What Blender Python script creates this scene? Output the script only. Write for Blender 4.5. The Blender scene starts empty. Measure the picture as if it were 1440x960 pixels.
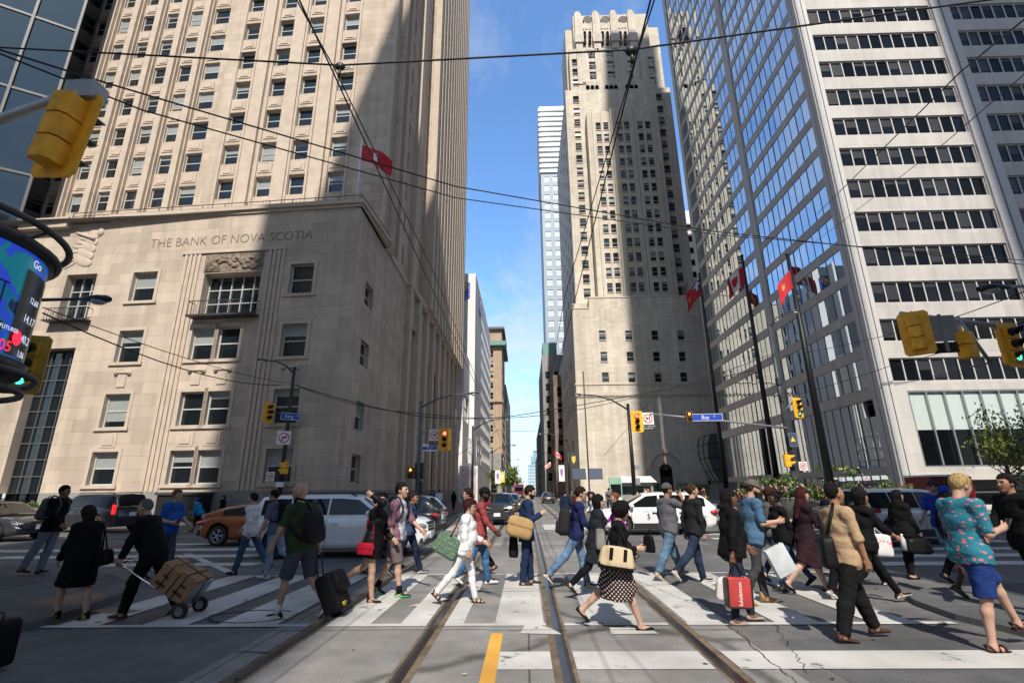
import bpy, bmesh, math, random
import numpy as np
from mathutils import Vector, Matrix, Euler
S = bpy.context.scene
COL = S.collection
R_ = math.radians
PI = math.pi
random.seed(7)
RNG = np.random.default_rng(11)

# ------------------------------------------------------------------ helpers
class MB:
    """collects shapes; build() links them as one mesh object"""
    def __init__(s):
        s.v = []; s.f = []; s.m = []; s.sm = []
    def add(s, V, F, m=0, sm=False):
        o = len(s.v)
        s.v += [tuple(float(c) for c in p) for p in V]
        for f in F:
            s.f.append(tuple(int(i) + o for i in f)); s.m.append(m); s.sm.append(sm)
        return s
    def box(s, x0, x1, y0, y1, z0, z1, m=0):
        V = [(x, y, z) for z in (z0, z1) for y in (y0, y1) for x in (x0, x1)]
        return s.add(V, [(0, 2, 3, 1), (4, 5, 7, 6), (0, 1, 5, 4), (2, 6, 7, 3), (0, 4, 6, 2), (1, 3, 7, 5)], m)
    def obox(s, c, size, rot=None, m=0):
        M = rot if rot is not None else Matrix.Identity(3)
        c = Vector(c); h = Vector(size) / 2
        V = [c + M @ Vector((sx * h.x, sy * h.y, sz * h.z)) for sz in (-1, 1) for sy in (-1, 1) for sx in (-1, 1)]
        return s.add(V, [(0, 2, 3, 1), (4, 5, 7, 6), (0, 1, 5, 4), (2, 6, 7, 3), (0, 4, 6, 2), (1, 3, 7, 5)], m)
    def quad(s, a, b, c, d, m=0):
        return s.add([a, b, c, d], [(0, 1, 2, 3)], m)
    def tube(s, pts, r, n=8, m=0, caps=True, sm=True):
        pts = [Vector(p) for p in pts]; k = len(pts)
        rs = list(r) if isinstance(r, (list, tuple)) else [r] * k
        V = []; F = []; prev = None
        for i, p in enumerate(pts):
            t = (pts[min(i + 1, k - 1)] - pts[max(i - 1, 0)])
            if t.length < 1e-9: t = Vector((0, 0, 1))
            t.normalize()
            if prev is None:
                a = t.orthogonal().normalized()
            else:
                a = prev - t * prev.dot(t)
                a = a.normalized() if a.length > 1e-6 else t.orthogonal().normalized()
            prev = a; b = t.cross(a)
            for j in range(n):
                q = 2 * PI * j / n
                V.append(p + (a * math.cos(q) + b * math.sin(q)) * rs[i])
        for i in range(k - 1):
            for j in range(n):
                F.append((i * n + j, i * n + (j + 1) % n, (i + 1) * n + (j + 1) % n, (i + 1) * n + j))
        if caps:
            F.append(tuple(range(n - 1, -1, -1))); F.append(tuple((k - 1) * n + j for j in range(n)))
        return s.add(V, F, m, sm)
    def lathe(s, prof, n=16, M=None, m=0, a0=0, a1=2 * PI, sm=True):
        V = []; F = []; full = abs(a1 - a0 - 2 * PI) < 1e-6
        cols = n if full else n + 1
        for (r, z) in prof:
            for j in range(cols):
                q = a0 + (a1 - a0) * j / n
                p = Vector((r * math.cos(q), r * math.sin(q), z))
                V.append(M @ p if M is not None else p)
        for i in range(len(prof) - 1):
            for j in range(n):
                j2 = (j + 1) % cols
                F.append((i * cols + j, i * cols + j2, (i + 1) * cols + j2, (i + 1) * cols + j))
        return s.add(V, F, m, sm)
    def prism(s, poly, z0, z1, m=0, mtop=None):
        k = len(poly)
        a = sum(poly[i][0] * poly[(i + 1) % k][1] - poly[(i + 1) % k][0] * poly[i][1] for i in range(k))
        if a < 0: poly = poly[::-1]
        V = [(x, y, z0) for x, y in poly] + [(x, y, z1) for x, y in poly]
        s.add(V, [(i, (i + 1) % k, k + (i + 1) % k, k + i) for i in range(k)], m)
        s.add(V[k:], [tuple(range(k))], m if mtop is None else mtop)
        return s.add(V[:k], [tuple(range(k - 1, -1, -1))], m)
    def ell(s, c, r, n=10, m=0, rot=None):
        V = []; F = []; k = n // 2
        for i in range(k + 1):
            t = PI * i / k
            for j in range(n):
                q = 2 * PI * j / n
                p = Vector((r[0] * math.sin(t) * math.cos(q), r[1] * math.sin(t) * math.sin(q), -r[2] * math.cos(t)))
                V.append(Vector(c) + (rot @ p if rot is not None else p))
        for i in range(k):
            for j in range(n):
                F.append((i * n + j, i * n + (j + 1) % n, (i + 1) * n + (j + 1) % n, (i + 1) * n + j))
        return s.add(V, F, m, True)
    def mesh(s, name, mats):
        me = bpy.data.meshes.new(name)
        me.from_pydata(s.v, [], s.f); 
        for x in (mats if isinstance(mats, (list, tuple)) else [mats]): me.materials.append(x)
        me.polygons.foreach_set('material_index', s.m)
        me.polygons.foreach_set('use_smooth', s.sm)
        me.update(); return me
    def parts(s, name, mats, parent=None, M=None, gap=.06, limit=100):
        """one object for each group of touching pieces"""
        n = len(s.v); par = list(range(n))
        def find(a):
            while par[a] != a: par[a] = par[par[a]]; a = par[a]
            return a
        for f in s.f:
            for i in f[1:]: par[find(i)] = find(f[0])
        isl = {}
        for i in range(n): isl.setdefault(find(i), []).append(i)
        P = np.array(s.v); keys = list(isl); lo = np.array([P[isl[k]].min(0) for k in keys]) - gap / 2; hi = np.array([P[isl[k]].max(0) for k in keys]) + gap / 2; g = list(range(len(keys)))
        def fg(a):
            while g[a] != a: a = g[a]
            return a
        for i in range(len(keys)):
            for j in np.nonzero((lo <= hi[i]).all(1) & (hi >= lo[i]).all(1))[0]:
                if fg(i) != fg(j): g[fg(j)] = fg(i)
        vg = {}
        for i, k in enumerate(keys):
            for v in isl[k]: vg[v] = fg(i)
        out = {}
        for q, f in enumerate(s.f):
            k = vg[f[0]]; k = k if k in out or len(out) < limit else next(iter(out)); b = out.setdefault(k, (MB(), {})); idx = []
            for i in f:
                if i not in b[1]: b[1][i] = len(b[0].v); b[0].v.append(s.v[i])
                idx.append(b[1][i])
            b[0].f.append(tuple(idx)); b[0].m.append(s.m[q]); b[0].sm.append(s.sm[q])
        return [b[0].build(name, mats, parent, M) for b in out.values()]
    def build(s, name, mats, parent=None, M=None):
        return obj(name, s.mesh(name, mats), parent, M)

def obj(name, data, parent=None, M=None):
    o = bpy.data.objects.new(name, data); COL.objects.link(o)
    if parent is not None: o.parent = parent
    if M is not None: o.matrix_local = M
    return o
def tag(o, label, cat=None, group=None, kind=None):
    if label: o['label'] = label
    if cat: o['category'] = cat
    if group: o['group'] = group
    if kind: o['kind'] = kind
    return o
def thing(name, label, cat, M=None, group=None):
    o = bpy.data.objects.new(name, None); COL.objects.link(o); o.empty_display_size = .1
    if M is not None: o.matrix_world = M if isinstance(M, Matrix) else Matrix.Translation(M)
    return tag(o, label, cat, group)
def T(x, y, z=0, rz=0): return Matrix.Translation((x, y, z)) @ Matrix.Rotation(rz, 4, 'Z')
def kids(o): return [c for c in bpy.data.objects if c.parent == o]
def copy_tree(o, M=None, label=None, _p=None):
    c = o.copy(); COL.objects.link(c)
    if _p is not None: c.parent = _p
    for ch in o.children: copy_tree(ch, _p=c)
    if M is not None: c.matrix_world = M
    if label: c['label'] = label
    return c
def text(body, size, name, mat, parent, M, ext=.004, align='CENTER', sx=1.0, shear=0, thin=0):
    cu = bpy.data.curves.new(name, 'FONT'); cu.body = body; cu.size = size; cu.extrude = ext
    cu.align_x = align; cu.align_y = 'CENTER'; cu.resolution_u = 3; cu.shear = shear; cu.offset = thin * size
    cu.materials.append(mat)
    tmp = bpy.data.objects.new('tmp', cu); COL.objects.link(tmp); bpy.context.view_layer.update()
    me = bpy.data.meshes.new_from_object(tmp.evaluated_get(bpy.context.evaluated_depsgraph_get()))
    bpy.data.objects.remove(tmp); bpy.data.curves.remove(cu); me.name = name
    if not me.materials: me.materials.append(mat)
    return obj(name, me, parent, M @ Matrix.Diagonal((sx, 1, 1, 1)))
# local frame of an upright sign facing -Y: x right, y up, normal toward viewer
UP = Matrix.Rotation(R_(90), 4, 'X')

# ------------------------------------------------------------------ materials
_mats = {}
def pbr(name, col, rough=.8, metal=0., var=.12, sc=3., bump=0., bsc=60., spec=.5, coat=0., ior=None, emit=None, es=1.):
    if name in _mats: return _mats[name]
    m = bpy.data.materials.new(name); m.use_nodes = True; _mats[name] = m
    nt = m.node_tree; N = nt.nodes; L = nt.links; b = N['Principled BSDF']
    b.inputs['Roughness'].default_value = rough; b.inputs['Metallic'].default_value = metal
    b.inputs['Specular IOR Level'].default_value = spec; b.inputs['Coat Weight'].default_value = coat
    b.inputs['Coat Roughness'].default_value = .06
    if ior: b.inputs['IOR'].default_value = ior
    c = (*col, 1)
    tc = N.new('ShaderNodeTexCoord')
    if var > 0:
        nz = N.new('ShaderNodeTexNoise'); nz.inputs['Scale'].default_value = sc; nz.inputs['Detail'].default_value = 5
        L.new(tc.outputs['Object'], nz.inputs['Vector'])
        mr = N.new('ShaderNodeMapRange'); mr.inputs['From Min'].default_value = .3; mr.inputs['From Max'].default_value = .7
        mr.inputs['To Min'].default_value = 1 - var; mr.inputs['To Max'].default_value = 1 + var
        L.new(nz.outputs['Fac'], mr.inputs['Value'])
        mx = N.new('ShaderNodeMix'); mx.data_type = 'RGBA'; mx.blend_type = 'MULTIPLY'; mx.inputs[0].default_value = 1
        mx.inputs[6].default_value = c; L.new(mr.outputs['Result'], mx.inputs[7])
        L.new(mx.outputs[2], b.inputs['Base Color'])
    else: b.inputs['Base Color'].default_value = c
    if bump > 0:
        n2 = N.new('ShaderNodeTexNoise'); n2.inputs['Scale'].default_value = bsc; n2.inputs['Detail'].default_value = 4
        L.new(tc.outputs['Object'], n2.inputs['Vector'])
        bp = N.new('ShaderNodeBump'); bp.inputs['Strength'].default_value = bump; bp.inputs['Distance'].default_value = .02
        L.new(n2.outputs['Fac'], bp.inputs['Height']); L.new(bp.outputs['Normal'], b.inputs['Normal'])
    if emit:
        b.inputs['Emission Color'].default_value = (*emit, 1); b.inputs['Emission Strength'].default_value = es
    return m

def stone(name, col, bw=1.6, bh=.75, joint=.72, var=.1, rough=.85, mort=.012, streak=.12):
    """ashlar blocks in the wall's own x,z plane, with rain streaks"""
    if name in _mats: return _mats[name]
    m = bpy.data.materials.new(name); m.use_nodes = True; _mats[name] = m
    nt = m.node_tree; N = nt.nodes; L = nt.links; b = N['Principled BSDF']; b.inputs['Roughness'].default_value = rough
    b.inputs['Specular IOR Level'].default_value = .3
    tc = N.new('ShaderNodeTexCoord'); sp = N.new('ShaderNodeSeparateXYZ'); cb = N.new('ShaderNodeCombineXYZ')
    L.new(tc.outputs['Object'], sp.inputs[0])
    ad = N.new('ShaderNodeMath'); L.new(sp.outputs['X'], ad.inputs[0]); L.new(sp.outputs['Y'], ad.inputs[1])
    L.new(ad.outputs[0], cb.inputs['X']); L.new(sp.outputs['Z'], cb.inputs['Y'])
    br = N.new('ShaderNodeTexBrick'); L.new(cb.outputs[0], br.inputs['Vector'])
    br.inputs['Scale'].default_value = 1; br.inputs['Brick Width'].default_value = bw; br.inputs['Row Height'].default_value = bh
    br.inputs['Mortar Size'].default_value = mort; br.inputs['Mortar Smooth'].default_value = .3; br.inputs['Bias'].default_value = 0
    br.inputs['Color1'].default_value = (*[c * (1 + var) for c in col], 1)
    br.inputs['Color2'].default_value = (*[c * (1 - var) for c in col], 1)
    br.inputs['Mortar'].default_value = (*[c * joint for c in col], 1)
    mp = N.new('ShaderNodeMapping'); mp.inputs['Scale'].default_value = (1.4, 1.4, .07); L.new(tc.outputs['Object'], mp.inputs['Vector'])
    nz = N.new('ShaderNodeTexNoise'); nz.inputs['Scale'].default_value = 1; nz.inputs['Detail'].default_value = 6; L.new(mp.outputs[0], nz.inputs['Vector'])
    n3 = N.new('ShaderNodeTexNoise'); n3.inputs['Scale'].default_value = .25; n3.inputs['Detail'].default_value = 4; L.new(tc.outputs['Object'], n3.inputs['Vector'])
    av = N.new('ShaderNodeMath'); L.new(nz.outputs['Fac'], av.inputs[0]); L.new(n3.outputs['Fac'], av.inputs[1])
    mr = N.new('ShaderNodeMapRange'); mr.inputs['From Min'].default_value = .75; mr.inputs['From Max'].default_value = 1.25
    mr.inputs['To Min'].default_value = 1 - streak; mr.inputs['To Max'].default_value = 1 + streak * .6; L.new(av.outputs[0], mr.inputs['Value'])
    mx = N.new('ShaderNodeMix'); mx.data_type = 'RGBA'; mx.blend_type = 'MULTIPLY'; mx.inputs[0].default_value = 1
    L.new(br.outputs['Color'], mx.inputs[6]); L.new(mr.outputs['Result'], mx.inputs[7]); L.new(mx.outputs[2], b.inputs['Base Color'])
    bp = N.new('ShaderNodeBump'); bp.inputs['Strength'].default_value = .35; bp.inputs['Distance'].default_value = .02; bp.invert = True
    L.new(br.outputs['Fac'], bp.inputs['Height']); L.new(bp.outputs['Normal'], b.inputs['Normal'])
    return m
def ground_mat(name, col, var=.25, rough=.85, speck=.35, big=.35, crack=0., joint=None):
    """asphalt / concrete: aggregate specks, big stains, optional cracks and slab joints"""
    if name in _mats: return _mats[name]
    m = bpy.data.materials.new(name); m.use_nodes = True; _mats[name] = m
    nt = m.node_tree; N = nt.nodes; L = nt.links; b = N['Principled BSDF']; b.inputs['Roughness'].default_value = rough
    b.inputs['Specular IOR Level'].default_value = .35
    tc = N.new('ShaderNodeTexCoord')
    def noise(sc, det, lo, hi, stretch=None):
        n = N.new('ShaderNodeTexNoise'); n.inputs['Scale'].default_value = sc; n.inputs['Detail'].default_value = det
        if stretch:
            mp = N.new('ShaderNodeMapping'); mp.inputs['Scale'].default_value = stretch; L.new(tc.outputs['Object'], mp.inputs['Vector']); L.new(mp.outputs[0], n.inputs['Vector'])
        else: L.new(tc.outputs['Object'], n.inputs['Vector'])
        r = N.new('ShaderNodeMapRange'); r.inputs['From Min'].default_value = .3; r.inputs['From Max'].default_value = .7
        r.inputs['To Min'].default_value = lo; r.inputs['To Max'].default_value = hi; L.new(n.outputs['Fac'], r.inputs['Value']); return r.outputs['Result']
    def mul(a, bb):
        q = N.new('ShaderNodeMath'); q.operation = 'MULTIPLY'; L.new(a, q.inputs[0]); L.new(bb, q.inputs[1]); return q.outputs[0]
    f = mul(noise(140, 2, 1 - speck, 1 + speck), noise(.55, 5, 1 - big, 1 + big * .8))
    f = mul(f, noise(3.2, 5, 1 - var * .6, 1 + var * .6)); f = mul(f, noise(1.2, 4, 1 - var * .5, 1 + var * .5, (1, .12, 1)))
    if crack > 0:
        dn = N.new('ShaderNodeTexNoise'); dn.inputs['Scale'].default_value = 1.7; dn.inputs['Detail'].default_value = 5; L.new(tc.outputs['Object'], dn.inputs['Vector'])
        mxv = N.new('ShaderNodeMix'); mxv.data_type = 'RGBA'; mxv.inputs[0].default_value = .35; L.new(tc.outputs['Object'], mxv.inputs[6]); L.new(dn.outputs['Color'], mxv.inputs[7])
        vo = N.new('ShaderNodeTexVoronoi'); vo.feature = 'DISTANCE_TO_EDGE'; vo.inputs['Scale'].default_value = crack; L.new(mxv.outputs[2], vo.inputs['Vector'])
        r = N.new('ShaderNodeMapRange'); r.inputs['From Min'].default_value = .002; r.inputs['From Max'].default_value = .012; r.inputs['To Min'].default_value = .45; r.inputs['To Max'].default_value = 1
        L.new(vo.outputs['Distance'], r.inputs['Value']); f = mul(f, r.outputs['Result'])
    if joint:
        br = N.new('ShaderNodeTexBrick'); L.new(tc.outputs['Object'], br.inputs['Vector']); br.inputs['Scale'].default_value = 1
        br.inputs['Brick Width'].default_value = joint[0]; br.inputs['Row Height'].default_value = joint[1]; br.inputs['Mortar Size'].default_value = .012; br.offset = 0
        br.inputs['Color1'].default_value = (1.06,) * 3 + (1,); br.inputs['Color2'].default_value = (.94,) * 3 + (1,); br.inputs['Mortar'].default_value = (.45,) * 3 + (1,)
        bw = N.new('ShaderNodeRGBToBW'); L.new(br.outputs['Color'], bw.inputs[0]); f = mul(f, bw.outputs[0])
    mx = N.new('ShaderNodeMix'); mx.data_type = 'RGBA'; mx.blend_type = 'MULTIPLY'; mx.inputs[0].default_value = 1
    mx.inputs[6].default_value = (*col, 1); L.new(f, mx.inputs[7]); L.new(mx.outputs[2], b.inputs['Base Color'])
    n2 = N.new('ShaderNodeTexNoise'); n2.inputs['Scale'].default_value = 180; L.new(tc.outputs['Object'], n2.inputs['Vector'])
    bp = N.new('ShaderNodeBump'); bp.inputs['Strength'].default_value = .4; bp.inputs['Distance'].default_value = .008
    L.new(n2.outputs['Fac'], bp.inputs['Height']); L.new(bp.outputs['Normal'], b.inputs['Normal'])
    return m
def paint_mat(name, col, wear=.5):
    """worn road paint: transparent where it has flaked off"""
    m = bpy.data.materials.new(name); m.use_nodes = True
    nt = m.node_tree; N = nt.nodes; L = nt.links; b = N['Principled BSDF']; b.inputs['Roughness'].default_value = .75
    tc = N.new('ShaderNodeTexCoord')
    n = N.new('ShaderNodeTexNoise'); n.inputs['Scale'].default_value = 3.1; n.inputs['Detail'].default_value = 11; n.inputs['Roughness'].default_value = .72; L.new(tc.outputs['Object'], n.inputs['Vector'])
    r = N.new('ShaderNodeMapRange'); r.inputs['From Min'].default_value = wear - .14; r.inputs['From Max'].default_value = wear - .06; L.new(n.outputs['Fac'], r.inputs['Value'])
    n2 = N.new('ShaderNodeTexNoise'); n2.inputs['Scale'].default_value = 1.1; n2.inputs['Detail'].default_value = 6; L.new(tc.outputs['Object'], n2.inputs['Vector'])
    r2 = N.new('ShaderNodeMapRange'); r2.inputs['From Min'].default_value = .3; r2.inputs['From Max'].default_value = .7; r2.inputs['To Min'].default_value = .72; r2.inputs['To Max'].default_value = 1.1; L.new(n2.outputs['Fac'], r2.inputs['Value'])
    mx = N.new('ShaderNodeMix'); mx.data_type = 'RGBA'; mx.blend_type = 'MULTIPLY'; mx.inputs[0].default_value = 1
    mx.inputs[6].default_value = (*col, 1); L.new(r2.outputs['Result'], mx.inputs[7]); L.new(mx.outputs[2], b.inputs['Base Color'])
    L.new(r.outputs['Result'], b.inputs['Alpha'])
    return m
def glass_mat(name, tint, metal=0., rough=.03, ior=1.9, wav=.0, wsc=.3):
    """window glass seen from outside: dark inside, mirror-like outside, slightly wavy"""
    if name in _mats: return _mats[name]
    m = bpy.data.materials.new(name); m.use_nodes = True; _mats[name] = m
    nt = m.node_tree; N = nt.nodes; L = nt.links; b = N['Principled BSDF']
    b.inputs['Base Color'].default_value = (*tint, 1); b.inputs['Roughness'].default_value = rough; b.inputs['Metallic'].default_value = metal; b.inputs['IOR'].default_value = ior
    if wav:
        tc = N.new('ShaderNodeTexCoord'); n = N.new('ShaderNodeTexNoise'); n.inputs['Scale'].default_value = wsc; n.inputs['Detail'].default_value = 1
        L.new(tc.outputs['Object'], n.inputs['Vector'])
        bp = N.new('ShaderNodeBump'); bp.inputs['Strength'].default_value = wav; bp.inputs['Distance'].default_value = .1
        L.new(n.outputs['Fac'], bp.inputs['Height']); L.new(bp.outputs['Normal'], b.inputs['Normal'])
    return m

LIME = stone('limestone', (.49, .405, .325), 1.7, .78, joint=.66, var=.11, streak=.17)
LIME2 = stone('pale_limestone', (.58, .52, .435), 1.1, .42, joint=.78, var=.08, streak=.2)
LIME_P = pbr('limestone_trim', (.49, .405, .325), .85, var=.1, sc=1.5)
LIME2_P = pbr('pale_limestone_trim', (.55, .49, .41), .85, var=.08, sc=1.5)
GRANITE = stone('grey_granite', (.25, .245, .23), 2.4, 1.2)
MARBLE = stone('white_marble', (.5, .475, .445), 2.0, 1.4, joint=.8, var=.06, rough=.5, streak=.14)
MARBLE_P = pbr('white_marble_trim', (.52, .505, .49), .5, var=.05)
WHITEB = stone('white_panel', (.7, .7, .7), 1.5, 1.5, joint=.85, var=.03, streak=.05)
TANB = stone('tan_brick', (.42, .31, .22), .6, .25, var=.12)
DARKST = stone('dark_stone', (.16, .15, .14), 1.2, .6)
GREYST = stone('grey_stone', (.27, .26, .25), 1.2, .6)
ASPHALT = ground_mat('asphalt', (.115, .113, .112), crack=.0)
CONCRETE = ground_mat('track_concrete', (.2, .193, .183), var=.2, speck=.25, crack=.16, joint=(3.0, 4.5))
WALK = ground_mat('sidewalk_concrete', (.17, .165, .16), var=.2, speck=.2, joint=(1.5, 1.5))
WALKD = ground_mat('old_sidewalk_concrete', (.085, .088, .09), var=.2, speck=.2, joint=(1.5, 1.5))
BRICKW = ground_mat('red_brick_paving', (.2, .13, .11), var=.2, joint=(.4, .2))
KERB = ground_mat('kerb_concrete', (.16, .16, .155), var=.2)
PAINT = paint_mat('road_paint_white', (.5, .49, .46), .465)
YPAINT = paint_mat('road_paint_yellow', (.62, .32, .05), .42)
STEEL = pbr('rail_steel', (.22, .2, .19), .3, 1., var=.2, sc=2)
GROOVE = pbr('rail_groove', (.03, .027, .025), .8, var=.3)
RUSTC = pbr('rusty_rail_edge', (.13, .095, .06), .9, var=.4, sc=6)
GLASS = glass_mat('window_glass', (.008, .012, .014), ior=2.0, wav=.04, wsc=.8)
GLASSD = glass_mat('dark_glass', (.004, .005, .006), ior=1.32, wav=.03, wsc=.8)
MIRROR = glass_mat('mirror_glass', (.55, .62, .68), metal=1., rough=.015, wav=.02, wsc=.25)
CURTAIN = glass_mat('curtain_wall_glass', (.085, .11, .125), metal=.9, rough=.05, wav=.02, wsc=.3)
BLIND = pbr('window_blind', (.3, .32, .31), .25, var=.05, coat=1.)
BLINDW = pbr('white_roller_blind', (.5, .58, .55), .3, var=.03, coat=.6)
FRAME = pbr('window_frame_pale', (.45, .47, .46), .5, var=.05)
FRAMED = pbr('window_frame_dark', (.09, .09, .09), .5, var=.05)
BRONZE = pbr('dark_bronze', (.07, .055, .04), .6, var=.3, sc=8)
BLACK = pbr('black_paint', (.012, .012, .013), .45, var=.2)
DGREY = pbr('dark_grey_metal', (.06, .06, .065), .5, .3, var=.15)
GALV = pbr('galvanised_steel', (.38, .39, .4), .45, .7, var=.12, sc=8)
YELLOW = pbr('signal_yellow', (.86, .42, .02), .5, var=.22, sc=5)
WIRE = pbr('black_wire', (.006, .006, .006), .6, var=0)
COPPERG = pbr('verdigris_copper', (.16, .3, .26), .8, var=.2)
WHITE = pbr('white_enamel', (.75, .75, .73), .5, var=.04)
BLUES = pbr('sign_blue', (.01, .06, .42), .5, var=.05)
REDS = pbr('sign_red', (.55, .015, .02), .5, var=.05)
RED_L = pbr('red_lamp', (.5, .02, .01), .4, var=0, emit=(1, .12, .07), es=4)
GRN_L = pbr('green_lamp', (.02, .4, .25), .4, var=0, emit=(.06, 1, .62), es=2.2)
ORG_L = pbr('hand_signal_lamp', (.6, .2, .03), .4, var=0, emit=(1, .3, .05), es=3)
LENSOFF = pbr('dark_lens', (.02, .018, .015), .25, var=0)

# ------------------------------------------------------------------ camera
cam = bpy.data.cameras.new('camera'); cam_o = bpy.data.objects.new('camera', cam); COL.objects.link(cam_o)
CR = Matrix(((.99957365, .01763953, -.02326739), (.02735622, -.28724035, .95746782), (-.01020595, .95769611, .28760043)))
CAMH = 1.6
M3 = Matrix((CR[0], CR[1], CR[2]))          # rows: world axes seen from the camera (x right, y up, z ahead)
RC = Matrix(((M3[0][0], M3[0][1], -M3[0][2]), (M3[1][0], M3[1][1], -M3[1][2]), (M3[2][0], M3[2][1], -M3[2][2])))
cam_o.matrix_world = Matrix.Translation((0, 0, CAMH)) @ RC.to_4x4()
cam.sensor_width = 36; cam.lens = 17.5; cam.clip_start = .05; cam.clip_end = 6000
S.camera = cam_o
def ray(u, v): return M3 @ Vector((u - 720, 480 - v, 700))
def gp(u, v, z=0):
    d = ray(u, v); t = (z - CAMH) / d.z; return Vector((d.x * t, d.y * t, z))
def atY(u, v, Y):
    d = ray(u, v); t = Y / d.y; return Vector((d.x * t, Y, CAMH + d.z * t))

# ------------------------------------------------------------------ light
SUN_AZ, SUN_EL = -4.0, 47.0          # the sun stands behind us, a little to the right
w = bpy.data.worlds.new('World'); S.world = w; w.use_nodes = True
nt = w.node_tree; N = nt.nodes; L = nt.links; bg = N['Background']
sky = N.new('ShaderNodeTexSky'); sky.sky_type = 'NISHITA'; sky.sun_disc = False
sky.sun_elevation = R_(SUN_EL); sky.sun_rotation = R_(180 + SUN_AZ); sky.dust_density = 1.2; sky.ozone_density = 2.2; sky.altitude = 100
tc = N.new('ShaderNodeTexCoord'); sp = N.new('ShaderNodeSeparateXYZ'); L.new(tc.outputs['Generated'], sp.inputs[0])
mxz = N.new('ShaderNodeMath'); mxz.operation = 'MAXIMUM'; mxz.inputs[1].default_value = .04; L.new(sp.outputs['Z'], mxz.inputs[0])
dv = N.new('ShaderNodeVectorMath'); dv.operation = 'DIVIDE'
cbz = N.new('ShaderNodeCombineXYZ'); [L.new(mxz.outputs[0], cbz.inputs[i]) for i in range(3)]
L.new(tc.outputs['Generated'], dv.inputs[0]); L.new(cbz.outputs[0], dv.inputs[1])
mp = N.new('ShaderNodeMapping'); mp.inputs['Location'].default_value = (1.1, .3, 0); mp.inputs['Scale'].default_value = (1.5, .8, 1); L.new(dv.outputs[0], mp.inputs['Vector'])
cn = N.new('ShaderNodeTexNoise'); cn.inputs['Scale'].default_value = 1.3; cn.inputs['Detail'].default_value = 9; cn.inputs['Roughness'].default_value = .62; cn.inputs['Distortion'].default_value = .4
L.new(mp.outputs[0], cn.inputs['Vector'])
cr = N.new('ShaderNodeMapRange'); cr.inputs['From Min'].default_value = .45; cr.inputs['From Max'].default_value = .82; cr.inputs['To Max'].default_value = .75; cr.clamp = True
hz = N.new('ShaderNodeMapRange'); hz.inputs['From Min'].default_value = .0; hz.inputs['From Max'].default_value = .45; hz.inputs['To Min'].default_value = .3; hz.inputs['To Max'].default_value = 0; L.new(sp.outputs['Z'], hz.inputs['Value'])
ca = N.new('ShaderNodeMath'); L.new(cn.outputs['Fac'], ca.inputs[0]); L.new(hz.outputs['Result'], ca.inputs[1]); L.new(ca.outputs[0], cr.inputs['Value'])
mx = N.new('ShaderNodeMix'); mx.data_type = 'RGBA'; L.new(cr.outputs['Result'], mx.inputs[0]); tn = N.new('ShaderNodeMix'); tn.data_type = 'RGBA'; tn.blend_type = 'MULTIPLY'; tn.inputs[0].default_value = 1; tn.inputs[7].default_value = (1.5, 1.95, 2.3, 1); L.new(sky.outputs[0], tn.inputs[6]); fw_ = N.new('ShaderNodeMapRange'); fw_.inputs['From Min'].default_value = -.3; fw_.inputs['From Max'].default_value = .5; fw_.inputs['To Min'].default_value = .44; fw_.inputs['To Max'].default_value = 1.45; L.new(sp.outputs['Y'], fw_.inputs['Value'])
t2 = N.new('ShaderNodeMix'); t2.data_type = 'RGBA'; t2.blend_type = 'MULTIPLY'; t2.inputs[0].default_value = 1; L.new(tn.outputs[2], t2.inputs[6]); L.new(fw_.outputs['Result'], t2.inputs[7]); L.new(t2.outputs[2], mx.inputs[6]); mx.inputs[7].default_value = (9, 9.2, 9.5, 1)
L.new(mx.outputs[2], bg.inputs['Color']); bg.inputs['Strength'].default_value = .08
sun = bpy.data.lights.new('sun', 'SUN'); sun.energy = 5.0; sun.angle = R_(.53); sun.color = (1, .93, .83)
so = bpy.data.objects.new('sun', sun); COL.objects.link(so)
sd = Vector((math.sin(R_(SUN_AZ)) * math.cos(R_(SUN_EL)), math.cos(R_(SUN_AZ)) * math.cos(R_(SUN_EL)), -math.sin(R_(SUN_EL))))
so.rotation_euler = sd.to_track_quat('-Z', 'Y').to_euler(); so.location = (0, -30, 60)
S.view_settings.view_transform = 'Standard'; S.view_settings.look = 'None'; S.view_settings.exposure = .3; S.view_settings.gamma = 1

# ------------------------------------------------------------------ ground
def struct(o, label=None): return tag(o, label, None, None, 'structure')
def sheet(name, rects, mat, z):
    b = MB()
    for r in rects:
        if len(r) == 4 and not isinstance(r[0], tuple):
            x0, x1, y0, y1 = r; b.quad((x0, y0, z), (x1, y0, z), (x1, y1, z), (x0, y1, z))
        else:
            k = len(r); a = sum(r[i][0] * r[(i + 1) % k][1] - r[(i + 1) % k][0] * r[i][1] for i in range(k))
            b.add([(x, y, z) for x, y in (r if a > 0 else r[::-1])], [tuple(range(k))])
    return struct(b.build(name, mat))
sheet('road', [(-700, 700, -250, 2500)], ASPHALT, 0)
sheet('track_bed', [(-3.12, 2.4, -30, 400)], CONCRETE, .004)
sheet('road_patch', [(2.75, 4.6, 2, 6.3), (-6, -3.3, 12, 17.5), (5.6, 9, 15, 18.5)], ground_mat('patched_asphalt', (.09, .09, .092)), .003)
RAILS = (-2.65, -1.16, .33, 1.84)
b = MB(); g = MB(); e = MB()
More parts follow.
